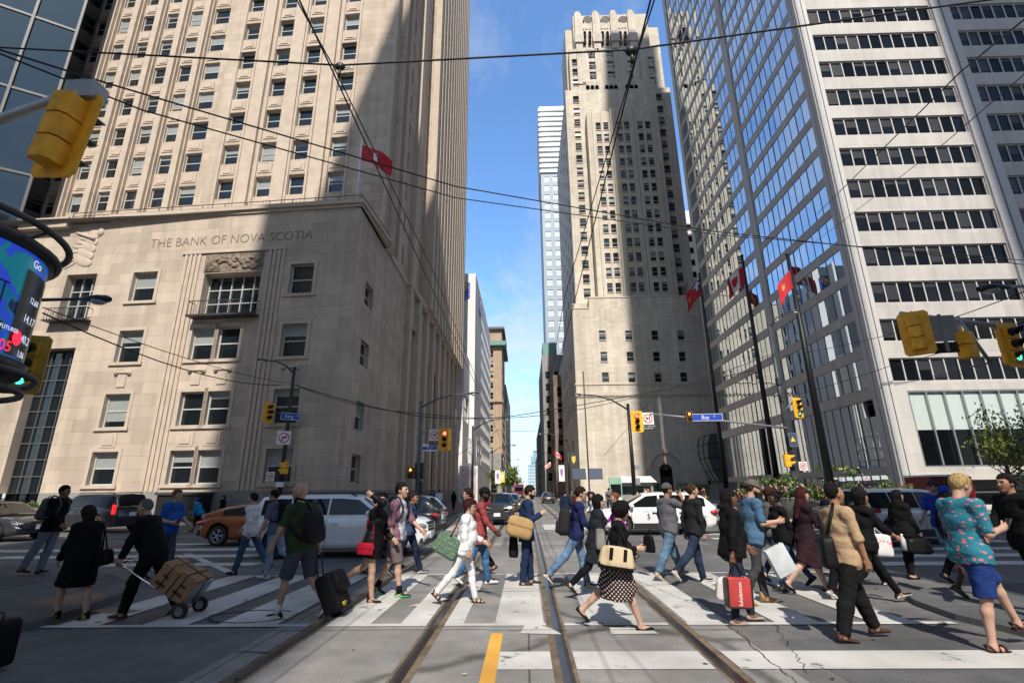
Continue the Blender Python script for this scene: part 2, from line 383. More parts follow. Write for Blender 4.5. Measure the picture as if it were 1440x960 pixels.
for i, x in enumerate(RAILS):
    q = 1 if i in (0, 2) else -1
    e.quad((x - .11, -30, .0065), (x + .11, -30, .0065), (x + .11, 400, .0065), (x - .11, 400, .0065))
    b.quad((x - .035, -30, .0085), (x + .035, -30, .0085), (x + .035, 400, .0085), (x - .035, 400, .0085))
    g.quad((x + q * .035, -30, .008), (x + q * .075, -30, .008), (x + q * .075, 400, .008), (x + q * .035, 400, .008)) if q > 0 else g.quad((x - .075, -30, .008), (x - .035, -30, .008), (x - .035, 400, .008), (x - .075, 400, .008))
struct(e.build('rail_edging', RUSTC)); struct(b.build('tram_rails', STEEL)); struct(g.build('rail_groove', GROOVE))
CW0, CW1 = 6.9, 10.85
st = [(-6.05, -5.5), (-4.95, -4.35), (-3.97, -3.2), (-2.54, -2.0), (-1.05, -.82), (-1.62, -1.28), (-.42, .19), (.76, 1.4), (1.98, 2.5), (3.06, 3.6), (4.22, 4.75)]
rects = [(a + .0, c, CW0 + .12, CW1 - .02) for a, c in st]
lines = [(-6.2, 5.2, CW0, CW0 + .115), (-6.0, 6.0, CW1, CW1 + .1)]
lx = []
def cut(x0, x1, y0, y1):
    xs = [x0]
    for r in RAILS:
        if x0 < r - .12 < x1: xs += [r - .115, r + .115]
    xs.append(x1)
    return [(xs[i], xs[i + 1], y0, y1) for i in range(0, len(xs) - 1, 2)]
for l in lines: lx += cut(*l)
lx += cut(-.30, 6.5, 5.32, 5.86)
sheet('crosswalk_marking', rects + lx, PAINT, .011)
# far crosswalk and the two side crosswalks over the cross street
far = [(x, x + .62, 22.6, 26.2) for x in (-7.6, -6.2, -4.6, -3.6, -2.3, -.75, .75, 2.2, 3.4)]
left = [(-18, -8.9 + .9 * i * .9, 15.9 - 1.18 * i, 16.5 - 1.18 * i) for i in range(0, 4)]
left = [(-16.5, -7.2, 15.6, 16.25), (-14.5, -6.6, 14.0, 14.6), (-14, -6.4, 12.4, 12.9), (-13, -6.3, 17.4, 17.9)]
right = [(6.6, 14, 13.0, 13.6), (6.4, 14, 11.7, 12.25), (7.4, 13, 14.4, 14.9), (8, 14.5, 16.2, 16.8), (6.2, 12, 17.8, 18.3), (6.6, 13, 19.6, 20.1)]
sheet('side_crosswalk_marking', far + left + right + [(-3.6, 4.2, 21.9, 22.05), (-18, -6.9, 20.6, 20.72), (-18, -6.9, 23.6, 23.72)], PAINT, .0105)
sheet('diagonal_marking', [[(-6.2, 11.1), (-5.95, 11.1), (-9.45, 14.9), (-9.7, 14.9)]], PAINT, .0125)
sheet('centre_line_marking', [(-.44, -.3, -4, 6.55)], YPAINT, .0125)
tar = MB()
def squig(pts, wd, mbx):
    for i in range(len(pts) - 1):
        a = Vector(pts[i]); c = Vector(pts[i + 1]); t = (c - a).normalized(); n = Vector((-t.y, t.x)) * wd * random.uniform(.6, 1.3)
        mbx.add([(*(a - n), .0135), (*(a + n), .0135), (*(c + n), .0135), (*(c - n), .0135)], [(3, 2, 1, 0)])
def wander(p, q, k, amp):
    p = Vector(p); q = Vector(q); return [tuple(p.lerp(q, i / k) + Vector((random.uniform(-amp, amp), random.uniform(-amp, amp))) * (0 if i in (0, k) else 1)) for i in range(k + 1)]
squig(wander((2.0, 10.2), (2.5, 7.5), 30, .03), .004, tar); squig(wander((2.5, 7.5), (2.25, 4.6), 30, .03), .005, tar)
squig(wander((3.0, 6.9), (2.5, 5.2), 22, .03), .004, tar); squig(wander((-3.1, 5.9), (-2.7, 5.85), 6, .02), .012, tar)
squig([(-3.75 + .62 * math.cos(a) * (1 if a < PI else .9), 7.45 + .36 * math.sin(a)) for a in [i * .42 for i in range(2, 15)]], .022, tar)
for x0, x1, y in ((-3.1, -.5, 6.72), (-.5, 2.4, 6.68), (-2.5, 2.3, 9.1), (-3, 2.2, 13.6), (-3, 2.3, 18.2)): squig(wander((x0, y), (x1, y), 12, .012), .006, tar)
sheet_o = tar.build('road_cracks', pbr('crack_tar', (.02, .02, .02), .8, var=0)); struct(sheet_o)
lit = MB()
for i in range(70):
    x = random.uniform(-6, 6); y = random.uniform(4.6, 14); a = random.uniform(0, 6.28); r = random.uniform(.012, .035)
    lit.add([(x + r * random.uniform(.6, 1.3) * math.cos(a + k * 1.256), y + r * random.uniform(.6, 1.3) * math.sin(a + k * 1.256), .0145) for k in range(5)], [(0, 1, 2, 3, 4)], random.choice((0, 0, 0, 1)))
tag(lit.build('litter', [pbr('dark_spot', (.03, .028, .026), .9, var=0), pbr('pale_scrap', (.4, .38, .35), .9, var=0)]), 'small dark spots and scraps on the road', None, None, 'stuff')
# flaked arrow remnants on the crosswalk
fl = MB()
for (x, y, s) in ((-1.62, 8.1, .13), (-1.45, 8.9, .09), (-1.4, 9.4, .08), (-1.35, 9.9, .08)):
    fl.add([(x - s, y - s * .6, .0115), (x + s * .7, y - s * .4, .0115), (x + s, y + s, .0115), (x - s * .2, y + s * .5, .0115)], [(0, 1, 2, 3)])
fl.add([(-.1, 6.55, .0115), (.38, 6.5, .0115), (.3, 6.72, .0115), (.15, 6.9, .0115), (-.05, 6.9, .0115)], [(0, 1, 2, 3, 4)])
fl.add([(.95, 6.5, .0115), (1.5, 6.52, .0115), (1.45, 6.75, .0115), (.98, 6.8, .0115)], [(0, 1, 2, 3)])
struct(fl.build('worn_paint_marking', PAINT))
def walk(name, poly, m, h=.14):
    b = MB(); b.prism(poly, -.05, h, 1, 0); return struct(b.build(name, [m, KERB]))
walk('sidewalk', [(-6.4, -6), (-6.32, 6.59), (-6.2, 6.94), (-6.29, 7.71), (-6.48, 8.53), (-6.79, 9.23), (-8.18, 10.56), (-10.39, 12.07), (-12.5, 12.5), (-40, 12.5), (-40, -6)], WALKD, .1)
walk('sidewalk', [(5.75, -6), (5.6, 5.6), (5.45, 6.42), (5.33, 7.09), (5.44, 7.89), (5.6, 8.31), (6.21, 8.78), (8.12, 9.19), (40, 9.6), (40, -6)], WALKD, .075)
walk('sidewalk', [(-60, 28.7), (-9.0, 28.7), (-7.4, 29.2), (-6.3, 30.4), (-5.6, 34), (-4.6, 60), (-4.6, 400), (-60, 400)], BRICKW)
walk('sidewalk', [(70, 25.5), (8.0, 25.5), (6.2, 26.4), (5.2, 28.5), (4.7, 33), (4.7, 400), (70, 400)], WALK)
def rotx(d): return Matrix.Rotation(R_(d), 4, 'X')
def rotz(d): return Matrix.Rotation(R_(d), 4, 'Z')
# ------------------------------------------------------------------ buildings
class Building:
    def __init__(s, name, label, cat='building', M=None):
        s.o = thing(name, label, cat, M if M is not None else Matrix.Identity(4)); s.win = []
    def frame(s, P, Q):
        """matrix whose x runs from P to Q along the wall, z up, y into the building"""
        a = math.atan2(Q[1] - P[1], Q[0] - P[0]); return T(P[0], P[1], 0, a)
    def facade(s, P, Q, z0, z1, wins, mat, depth=.3, name='wall', back=None, arch=()):
        """wall with real openings; wins: (x0,x1,z0,z1,kind[,depth])"""
        M = s.frame(P, Q); Ln = math.hypot(Q[0] - P[0], Q[1] - P[1])
        wins = [w for w in wins if w[0] >= 0 and w[1] <= Ln and w[3] <= z1 and w[2] >= z0]
        xs = sorted({0., Ln, *[round(w[0], 3) for w in wins], *[round(w[1], 3) for w in wins]})
        zs = sorted({z0, z1, *[round(w[2], 3) for w in wins], *[round(w[3], 3) for w in wins]})
        hole = np.zeros((len(xs) - 1, len(zs) - 1), bool)
        for w in wins:
            i0 = xs.index(round(w[0], 3)); i1 = xs.index(round(w[1], 3)); k0 = zs.index(round(w[2], 3)); k1 = zs.index(round(w[3], 3))
            hole[i0:i1, k0:k1] = True
        b = MB()
        for k in range(len(zs) - 1):        # merge cells along x
            i = 0
            while i < len(xs) - 1:
                if hole[i, k]: i += 1; continue
                j = i
                while j < len(xs) - 1 and not hole[j, k]: j += 1
                b.quad((xs[i], 0, zs[k]), (xs[j], 0, zs[k]), (xs[j], 0, zs[k + 1]), (xs[i], 0, zs[k + 1])); i = j
        for w in wins:
            x0, x1, a, c = [round(q, 3) for q in w[:4]]; d = w[5] if len(w) > 5 else depth
            b.quad((x0, 0, a), (x0, d, a), (x0, d, c), (x0, 0, c)); b.quad((x1, d, a), (x1, 0, a), (x1, 0, c), (x1, d, c))
            b.quad((x0, d, a), (x0, 0, a), (x1, 0, a), (x1, d, a)); b.quad((x0, 0, c), (x0, d, c), (x1, d, c), (x1, 0, c))
            if w[4]: s.win.append((x1 - x0, c - a, w[4], M @ Matrix.Translation(((x0 + x1) / 2, d - .06, a)), ((x0 + x1) / 2, a)))
        return b.build(name, mat, s.o, M), M
    def slab(s, name, mat, x0, x1, y0, y1, z0, z1, M=None, parent=None):
        b = MB(); b.box(x0, x1, y0, y1, z0, z1); return b.build(name, mat, parent or s.o, M)
    def flush(s, limit=100):
        def size(w):
            p = w[3].translation; return w[0] * w[1] / ((p - Vector((0, 0, 1.6))).length ** 2 + 1)
        ws = sorted(s.win, key=size, reverse=True)
        for w in ws[:limit]:
            fm, pm = win_mesh(w[0], w[1], w[2])
            f = obj('window', fm, s.o, w[3]); obj('pane', pm, f)
        rest = ws[limit:]
        if rest:
            V = MB(); mats = []
            for w in rest:
                for me in win_mesh(w[0], w[1], w[2]):
                    vs = [w[3] @ v.co for v in me.vertices]; idx = []
                    for mm in me.materials:
                        if mm not in mats: mats.append(mm)
                        idx.append(mats.index(mm))
                    o = len(V.v); V.v += [tuple(v) for v in vs]
                    for p in me.polygons: V.f.append(tuple(i + o for i in p.vertices)); V.m.append(idx[p.material_index]); V.sm.append(False)
            r = V.build('window', mats, s.o); r['kind'] = 'stuff'

_wm = {}
def win_mesh(w, h, kind):
    """origin: bottom centre of the opening, facing -y.  returns (frame mesh, pane mesh)"""
    var = random.choice((0, 0, .2, .35, .5)) if kind in ('sash', 'sashd', 'lite') else 0
    if kind == 'sash' and random.random() < .07: var = .8
    if kind == 'strip': var = random.randrange(5)
    key = (round(w, 2), round(h, 2), kind, var)
    if key in _wm: return _wm[key]
    f = MB(); p = MB(); x = w / 2; t = .07
    def bars(xs, zs, t, d=.06):
        for q in xs: f.box(q - t / 2, q + t / 2, -d, .02, 0, h)
        for i in range(len(xs) - 1):
            for z in zs: f.box(xs[i] + t / 2, xs[i + 1] - t / 2, -d + .012, .02, max(0, z - t / 2), min(h, z + t / 2))
    def pane(x0, x1, z0, z1, m, y=0): p.quad((x0, y, z0), (x1, y, z0), (x1, y, z1), (x0, y, z1), m)
    fm = FRAME; pm = [GLASS, BLIND]
    if kind in ('sash', 'sashd'):
        t = .08 if w > 1.2 else .07; bars([-x + t / 2, x - t / 2], [t / 2, h * .5, h - t / 2], t)
        zb = h * (1 - var); pane(-x, x, 0, zb, 0)
        if var: pane(-x, x, zb, h, 1)
        if kind == 'sashd': fm = FRAMED
    elif kind == 'lite':
        pane(-x, x, 0, h * (1 - var), 0)
        if var: pane(-x, x, h * (1 - var), h, 1)
        f.box(-x, x, -.05, .02, h * .48, h * .52); f.box(-x - .06, x + .06, -.42, -.02, -.14, -.0); fm = LIME2_P
    elif kind == 'grid':
        n = max(2, round(w / .75)); k = max(2, round(h / 1.05)); bars([-x + .03 + (w - .06) * i / n for i in range(n + 1)], [.03 + (h - .06) * i / k for i in range(k + 1)], .07, .1)
        pane(-x, x, 0, h, 0); fm = FRAMED if h > 5 else FRAME; pm = [CURTAIN if h > 5 else GLASS]
    elif kind == 'strip':       # long band of panes, pale mullions, dark glass with blinds here and there
        n = max(1, round(w / 1.18)); bars([-x + .04 + (w - .08) * i / n for i in range(n + 1)], [.05, h - .05], .1, .1)
        for i in range(n):
            a = -x + w * i / n; q = -x + w * (i + 1) / n
            hb = random.choice((0, 0, 0, .25, .5, .8)); pane(a, q, 0, h * (1 - hb), random.choice((0, 0, 1)))
            if hb: pane(a, q, h * (1 - hb), h, 2)
        fm = MARBLE_P; pm = [GLASSD, glass_mat('mid_glass', (.006, .008, .01), ior=1.42), pbr('dim_blind', (.03, .03, .033), .4, var=.3)]
    elif kind == 'mirror':
        n = max(1, round(w / 1.25)); bars([-x + .02 + (w - .04) * i / n for i in range(n + 1)], [.02, h - .02], .03, .05)
        for i in range(n):      # each pane a hair out of true, so reflections break up
            a = -x + w * i / n; q = -x + w * (i + 1) / n; e = random.uniform(-.012, .012); g = random.uniform(-.012, .012)
            p.quad((a, e, 0), (q, -e, 0), (q, -e + g, h), (a, e + g, h), 0)
        fm = pbr('slim_mullion', (.16, .17, .19), .5, var=.05); pm = [MIRROR]
    elif kind == 'blinds':
        n = max(1, round(w / 1.45)); bars([-x + .06 + (w - .12) * i / n for i in range(n + 1)], [.05, h - .05], .13, .22)
        pane(-x, x, 0, h * .48, 0); pane(-x, x, h * .48, h, 1); fm = GALV; pm = [GLASSD, BLINDW]
    elif kind == 'plain':
        pane(-x, x, 0, h, 0); f.box(-x, x, -.03, .02, h * .47, h * .53); fm = FRAMED; pm = [GLASSD]
    elif kind == 'bright':
        pane(-x, x, 0, h, 0); f.box(-x, x, -.03, .02, h * .47, h * .53); pm = [pbr('bright_pane', (.6, .66, .7), .2, var=0, coat=.5)]
    r = (f.mesh('window', fm), p.mesh('pane', pm)); _wm[key] = r; return r

# ---- the bank on the left: podium 30 m away, tower set back 6 m
e = Vector((-19.4, 1.3)).normalized()
def bp(s, back=0.): return (-11.1 + e.x * s + e.y * back, 30 + e.y * s - e.x * back)
bank = Building('bank_building', 'beige limestone bank tower with carved bank name above its corner windows', 'building')
LB = 28.0
def bx(s): return LB - s
wins = []
ROWS = [(2.2, 4.2), (5.7, 7.85), (9.95, 12.15)]
for (s0, s1) in ((2.85, 4.55), (7.4, 8.95), (9.15, 10.75), (14.2, 15.95)):
    for (a, c) in ROWS: wins.append((bx(s1), bx(s0), a, c, 'sash', .38))
for (s0, s1) in ((2.85, 4.5), (14.1, 15.9)): wins.append((bx(s1), bx(s0), 14.25, 16.4, 'sash', .38))
wins.append((bx(10.65), bx(6.55), 13.0, 16.05, 'grid', .8))
wins.append((bx(21.8), bx(18.95), .6, 11.1, 'grid', .7)); wins.append((bx(21.0), bx(18.7), 13.2, 16.5, 'grid', .7))
wall, BM = bank.facade(bp(LB), bp(0), 1.78, 20.5, [w for w in wins if w[2] > 1.8] + [(bx(21.8), bx(18.95), 1.78, 11.1, None, .7)], LIME, .38)
bank.win = [w for w in bank.win if not (w[1] > 9)]
bank.win.append((2.85, 10.4, 'grid', BM @ Matrix.Translation((bx(20.375), .6, .7)), (0, 0)))
def bbox_(name, s0, s1, y0, y1, z0, z1, mat=LIME_P, parent=None):
    return bank.slab(name, mat, bx(s1), bx(s0), y0, y1, z0, z1, BM, parent)
bbox_('plinth', 0, 18.9, -.07, .4, 0, 1.78, GRANITE); bbox_('plinth', 21.9, LB, -.07, .4, 0, 1.78, GRANITE)
bbox_('plinth', 18.9, 21.9, .3, .9, 0, .7, GRANITE)
cn_ = MB(); cn_.box(bx(18.6), bx(-.12), -.12, 6.2, 20.5, 20.72); cn_.box(bx(18.6), bx(-.28), -.28, 6.2, 20.72, 21.0); cn_.box(bx(25.4), bx(21.6), -.5, 6.2, 20.1, 20.9); cn_.box(bx(21.6), bx(18.6), .1, 6.2, 20.3, 20.7); cn_.parts('cornice', LIME_P, bank.o, BM)
ra = MB()
ra.tube([(bx(22), .15, 21.55), (bx(0), .15, 21.55)], .03, 6); ra.tube([(bx(22), .15, 21.28), (bx(0), .15, 21.28)], .025, 6)
for i in range(14): ra.tube([(bx(22) + i * 1.69, .15, 20.95), (bx(22) + i * 1.69, .15, 21.56)], .028, 6)
ra.tube([(bx(0), .15, 21.55), (bx(0), 6, 21.55)], .03, 6); ra.build('railing', DGREY, bank.o, BM)
# fluted pilasters either side of the middle bay and thin window surrounds
pl = MB()
for s0 in (5.0, 11.1):
    for k in range(4): pl.box(bx(s0 + .32 * k + .2), bx(s0 + .32 * k), -.09, .0, 1.8, 17.55)
pl.box(bx(12.5), bx(4.95), -.12, 0, 17.55, 17.72)
pl.parts('pilaster', LIME_P, bank.o, BM)
sr = MB()
for w in wins[:14]:
    if w[3] > 12.2 or w[2] > 14 or True:
        x0, x1, a, c = w[:4]
        sr.box(x0 - .22, x0, -.05, .02, a, c + .22); sr.box(x1, x1 + .22, -.05, .02, a, c + .22); sr.box(x0, x1, -.05, .02, c, c + .22); sr.box(x0 - .3, x1 + .3, -.12, .02, a - .2, a - .003)
sr.parts('window_surround', LIME_P, bank.o, BM)
pn = MB()
for s in (3.7, 8.18, 9.95, 15.08):
    pn.box(bx(s + .55), bx(s - .55), -.05, 0, 4.45, 5.3); pn.box(bx(s + .35), bx(s - .35), -.09, -.05, 4.6, 5.15)
    pn.box(bx(s + .3), bx(s - .3), -.06, 0, 8.3, 9.15); pn.tube([(bx(s + .55), -.05, 9.25), (bx(s - .55), -.05, 9.25)], .09, 8)
    for q in (-.48, .48): pn.tube([(bx(s + q), -.11, 9.2), (bx(s + q), .0, 9.2)], .13, 10)
pn.parts('carved_panel', LIME_P, bank.o, BM)
# the balcony under its carved lintel
bal = MB(); bal.box(bx(10.9), bx(6.3), -.75, 0, 12.72, 12.84)
for i in range(23): x = bx(10.8) + i * .2; bal.tube([(x, -.7, 12.84), (x, -.7, 13.75)], .018, 5)
bal.tube([(bx(10.85), -.05, 13.77), (bx(10.85), -.7, 13.77), (bx(6.35), -.7, 13.77), (bx(6.35), -.05, 13.77)], .03, 6)
bal.build('balcony', DGREY, bank.o, BM)
bal = MB(); bal.box(bx(21.4), bx(18.3), -.6, 0, 12.9, 13.0)
for i in range(14): x = bx(21.3) + i * .22; bal.tube([(x, -.55, 13), (x, -.55, 13.8)], .018, 5)
bal.tube([(bx(21.35), -.05, 13.8), (bx(21.35), -.55, 13.8), (bx(18.35), -.55, 13.8), (bx(18.35), -.05, 13.8)], .03, 6); bal.build('balcony', DGREY, bank.o, BM)
bbox_('spandrel', 18.95, 21.8, .1, .3, 11.3, 12.85, COPPERG)
rl = MB(); rl.box(bx(10.75), bx(6.5), -.03, .02, 16.12, 17.5)
rr = random.Random(3)
for i in range(26): rl.ell((bx(6.85 + i * .13), -.03, 16.35 + .85 * rr.random()), (.3, .13, .1 + .1 * rr.random()), 8, rot=Matrix.Rotation(rr.uniform(-.7, .7), 3, 'Y'))
for i in range(9): rl.tube([(bx(10.6), -.04, 16.2), (bx(10.6) + 1.0 * math.cos(i * .19), -.04, 16.2 + 1.1 * math.sin(i * .19))], .05, 5)
rl.build('carved_relief', pbr('weathered_carving', (.2, .16, .12), .9, var=.4, sc=4), bank.o, BM)
rl = MB()
for i in range(5): rl.ell((bx(20.2 - .12 * i), -.0, 17.6 + .5 * i), (.95 - .1 * i, .07, .42), 10, rot=Matrix.Rotation(.5, 3, 'Y'))
for i in range(7): rl.ell((bx(20.6 - i * .07), -.0, 17.5 + i * .28), (1.1 - .05 * i, .06, .12), 8, rot=Matrix.Rotation(-.6 + i * .15, 3, 'Y'))
rl.ell((bx(19.25), .0, 19.75), (.28, .14, .34), 10); rl.tube([(bx(19.5), 0, 19.2), (bx(20.3), -.02, 19.5), (bx(21.1), 0, 19.8)], [.2, .15, .1], 8)
rl.build('carved_relief', LIME_P, bank.o, BM)
text('THE BANK OF NOVA SCOTIA', .98, 'lettering', pbr('carved_letter_shade', (.2, .165, .13), .9, var=.1), bank.o, BM @ Matrix.Translation((bx(9.2), -.012, 18.55)) @ UP, ext=.012, sx=.92, thin=-.016)
# side of the podium, along the street
w2 = [(2.3, 4.1, a, c, 'sash', .38) for a, c in [(2.2, 4.0), (5.6, 7.5), (9.95, 11.7), (14.3, 16.0)]]
w2 += [(15.6, 20.5, 1.9, 17.3, None, 2.2)] + [(24 + k * 5.2, 26.6 + k * 5.2, 1.9, 15.8, None, 1.2) for k in range(4)]
side, SM_ = bank.facade((-11.1, 30.001), (-11.1, 80), 1.78, 20.5, w2, LIME)
bb = MB()
bb.box(-.0, 50, -.07, .2, 0, 1.78)
bb.parts('plinth', GRANITE, bank.o, SM_)
bb = MB()
bb.box(15.4, 20.7, 2.15, 2.3, 1.8, 17.4)
for k in range(4): bb.box(23.9 + k * 5.2, 26.7 + k * 5.2, 1.15, 1.3, 1.8, 16)
bb.parts('recess_glazing', GLASSD, bank.o, SM_)
bb = MB(); bb.box(-.1, 13.9, -.15, .3, 20.5, 21.0); bb.box(13.9, 50, -.45, .3, 20.7, 21.3)
for k in range(9): bb.box(14.2 + k * 4.1, 15.3 + k * 4.1, -.4, 0, 1.8, 20.7)
bb.parts('cornice', LIME_P, bank.o, SM_)
# tower: right part
TB = 6.0; TH = 112.
def rows(z0, step, h, zmax): 
    z = z0; out = []
    while z + h < zmax: out.append((z, z + h)); z += step
    return out
TR = rows(22.5, 3.52, 2.02, TH - 2)
cols = [(4.4, 5.9), (7.9, 9.4), (10.9, 12.4), (14.35, 15.9)]
tw = [(17.2 - s1, 17.2 - s0, a, c, 'sash', .45) for s0, s1 in cols for a, c in TR]
_, TM = bank.facade(bp(17.2, TB), bp(.8, TB), 20.4, TH, tw, LIME)
pr = MB(); pz = MB()
for s in (6.9, 10.15, 13.4): pr.box(17.2 - s - .55, 17.2 - s + .55, -.28, 0, 21, TH)
for s0, s1 in cols:
    for q in (s0 - .12, s1 + .12): pr.box(17.2 - q - .1, 17.2 - q + .1, -.12, 0, 21, TH)
    for a, c in TR:
        if a < 75: pz.box(17.2 - s1 + .15, 17.2 - s0 - .15, -.06, 0, c + .35, c + 1.2); pz.box(17.2 - s1 + .4, 17.2 - s0 - .4, -.11, -.06, c + .5, c + 1.05)
pr.parts('pier', LIME_P, bank.o, TM); pz.parts('spandrel_panel', LIME_P, bank.o, TM)
# tower: recessed left part
cl = [(19.0 + 2.66 * k, 20.65 + 2.66 * k) for k in range(9)]
Lw = 44
tw = [(Lw - s1, Lw - s0, a + .5, c + .5, 'sash', .3) for s0, s1 in cl for a, c in TR]
_, TM2 = bank.facade(bp(Lw, TB + 1.3), bp(0, TB + 1.3), 20.4, TH, [w for w in tw if w[1] < Lw - 17.3], LIME)
bank.facade(bp(17.2, TB + 1.3), bp(17.2, TB), 20.4, TH, [], LIME)
pr = MB(); pz = MB()
for s0, s1 in cl:
    c0 = Lw - (s1 + .5); pr.box(c0 - .3, c0 + .3, -.6, 0, 20.5, TH); pr.box(c0 + .3, c0 + .42, -.3, 0, 20.5, TH); pr.box(c0 - .42, c0 - .3, -.3, 0, 20.5, TH)
    for a, c in TR:
        if a < 75: pz.box(Lw - s1 + .15, Lw - s0 - .15, -.06, 0, c + .8, c + 1.6); pz.box(Lw - s1 + .4, Lw - s0 - .4, -.11, -.06, c + .95, c + 1.45)
pr.parts('pier', LIME_P, bank.o, TM2); pz.parts('spandrel_panel', LIME_P, bank.o, TM2)
# tower side toward the street
q0 = bp(.8, TB); sx = q0[0]
sw = [(x0, x0 + 1.3, a, c, 'sash', .5) for x0 in (2.6, 6.2) for a, c in TR]
_, SM2 = bank.facade(q0, (sx, 52), 20.4, TH, sw, LIME)
bb = MB(); bb.box(4.4, 5.6, -.35, 0, 21, TH); bb.box(9.6, 11.5, -.5, 0, 21, TH); bb.box(0, 1.6, -.2, 0, 21, TH); bb.parts('pier', LIME_P, bank.o, SM2)
bank.facade((sx, 51.5), (sx + .55, 51.5), 21, TH + 4, [], LIME)
bank.facade((sx + .55, 51.5), (sx + .55, 82), 21, TH + 4, [], LIME)
bb = MB()
for k in range(13): bb.box(.0 + k * 2.35, 1.25 + k * 2.35, -.75, 0, 21, TH + 3.5)
for k in range(12):
    for a, c in TR[:28]: bb.box(1.25 + k * 2.35, 2.35 + k * 2.35, -.2, 0, c + .2, c + 1.3)
bb.parts('pier', LIME_P, bank.o, T(sx + .55, 51.5, 0, PI / 2))
b = MB(); b.box(-40, sx - .1, 60, 82, 0, TH); b.box(sx - 30, sx - .05, 43.5, 60, 0, TH)
b.build('core', LIME_P, bank.o)
rf = MB(); rf.quad((-45, 31, 20.6), (-11.2, 30.2, 20.6), (-11.2, 80, 20.6), (-45, 80, 20.6)); rf.build('roof', GREYST, bank.o)
bank.flush()

# ---- centre tower (stepped stone skyscraper), front 80 m away
ct = Building('stone_skyscraper', 'tall stepped beige stone skyscraper with crenellated crown and arched entrance', 'skyscraper')
CY = 80.
pw = []
for u, y0 in ((847, 0), (884, 0), (921, 0), (957.5, 0)):
    for vy in (471, 501, 530):
        p = atY(u + (vy - 471) * .075, vy, CY); pw.append((p.x - 8.4 - .55, p.x - 8.4 + .55, p.z - .85, p.z + .8, 'lite', .35))
pz_ = sorted({round(w[2], 1) for w in pw})
PX0, PX1 = 8.4, 31.3
_, CM = ct.facade((PX0, CY), (PX1, CY), 0, 31.2, pw, LIME2, .35)
ct.facade((PX0, 82.6), (PX0, CY), 0, 31.2, [], LIME2); ct.facade((11.3, CY), (PX1, CY), 31.2, 33.1, [], LIME2); ct.facade((11.3, 84), (11.3, CY), 31.2, 33.1, [], LIME2)
ct.facade((PX0, 140), (PX0, 82.6), 0, 29, [(x, x + 1.6, z, z + 2.2, 'plain', .3) for x in range(3, 55, 5) for z in (14, 18, 22)] + [(x, x + 3, 2, 10, None, .8) for x in range(4, 50, 9)], LIME2)
b = MB(); b.box(PX0 - .15, PX1, CY - .25, CY, 16.2, 16.75); b.box(PX0 - .15, PX1, CY - .12, CY, 18.0, 18.3)
for i in range(46): b.box(PX0 + .1 + i * .5, PX0 + .35 + i * .5, CY - .2, CY, 15.95, 16.2)
b.box(11.2, PX1, CY - .1, CY + .4, 33.1, 33.35); b.box(PX0 - .1, 11.3, CY - .1, CY + .4, 31.2, 31.4)
b.parts('cornice', LIME2_P, ct.o)
ar = MB()
def arch(mb, cx, zc, r0, r1, y0, y1, n=16):
    for i in range(n):
        a = PI * i / n; c = PI * (i + 1) / n
        P = [(cx + r * math.cos(q), zc + r * math.sin(q)) for r, q in ((r0, a), (r1, a), (r1, c), (r0, c))]
        V = [(x, y0, z) for x, z in P] + [(x, y1, z) for x, z in P]
        mb.add(V, [(3, 2, 1, 0), (0, 1, 5, 4), (1, 2, 6, 5), (2, 3, 7, 6), (3, 0, 4, 7)])
arch(ar, 21.6, 4.75, 2.3, 2.75, CY - .45, CY + .0); arch(ar, 21.6, 4.75, 2.75, 3.0, CY - .2, CY); arch(ar, 21.6, 4.45, .98, 1.25, CY - .1, CY)
for x in (19.15, 24.05): ar.box(x - .4, x + .4, CY - .3, CY, 4.5, 5.1); ar.box(x - .28, x + .28, CY - .18, CY, 0, 4.5)
ar.build('arched_doorway', LIME2_P, ct.o)
dr = MB(); dr.box(20.65, 22.55, CY - .04, CY + .2, 0, 4.45); dr.tube([(21.6, CY - .04, 4.45), (21.6, CY + .2, 4.45)], .95, 20, sm=False); dr.build('door', pbr('dark_door', (.012, .013, .014), .4), ct.o)
b = MB()
for x in (16.6, 28): b.box(x - .15, x + .15, CY - .35, CY, 2.2, 2.9)
b.parts('wall_lamp', BLACK, ct.o)
def shaftwins(us, vs, Y, X0, wd, ht, kind='lite'):
    out = []
    for v in vs:
        for u, sl in us:
            p = atY(u + sl * (v - 211), v, Y); out.append((p.x - X0 - wd / 2, p.x - X0 + wd / 2, p.z - ht / 2, p.z + ht / 2, kind, .35))
    zmap = {}
    for i, w in enumerate(out):
        k = i // len(us); z = zmap.setdefault(k, w[2]); out[i] = (w[0], w[1], round(z, 3), round(z + ht, 3), *w[4:])
    for j in range(len(us)):
        x = np.mean([out[i][0] for i in range(j, len(out), len(us))])
        for i in range(j, len(out), len(us)): w = out[i]; out[i] = (round(x, 3), round(x + wd, 3), *w[2:])
    return out
WY = 84.
vs = [140, 157, 173, 190, 206.5, 223.5, 241, 258.5, 276, 294, 313, 332, 352, 372, 392, 412]
kk = WY / CY
def bk(x): return x * kk
def bz(z): return 1.6 + (z - 1.6) * kk
WX0, WX1 = bk(9.05), bk(29.5)
ww = shaftwins([(815, .04), (937, .09)], vs, WY, WX0, 1.2, 1.75)
ct.facade((WX0, WY), (WX1, WY), 30, bz(77), ww, LIME2); 
sd_ = [(x, x + 1.2, z, z + 1.8, 'plain', .3) for x in (4, 9, 14, 19, 24) for z in [34 + 3.6 * i for i in range(12)]]
ct.facade((WX0, 112), (WX0, WY), 30, bz(77), sd_, LIME2)
SYc = 81.6; SX0, SX1 = 13.2, 27.2
vs2 = [160.7, 177.6, 194, 211, 228.4, 246, 264.4, 283, 302, 321.5, 341.5, 362, 383, 404.5]
us = [(845.2, .05), (856, .055), (875.5, .065), (886, .07), (905.2, .08), (916.2, .085)]
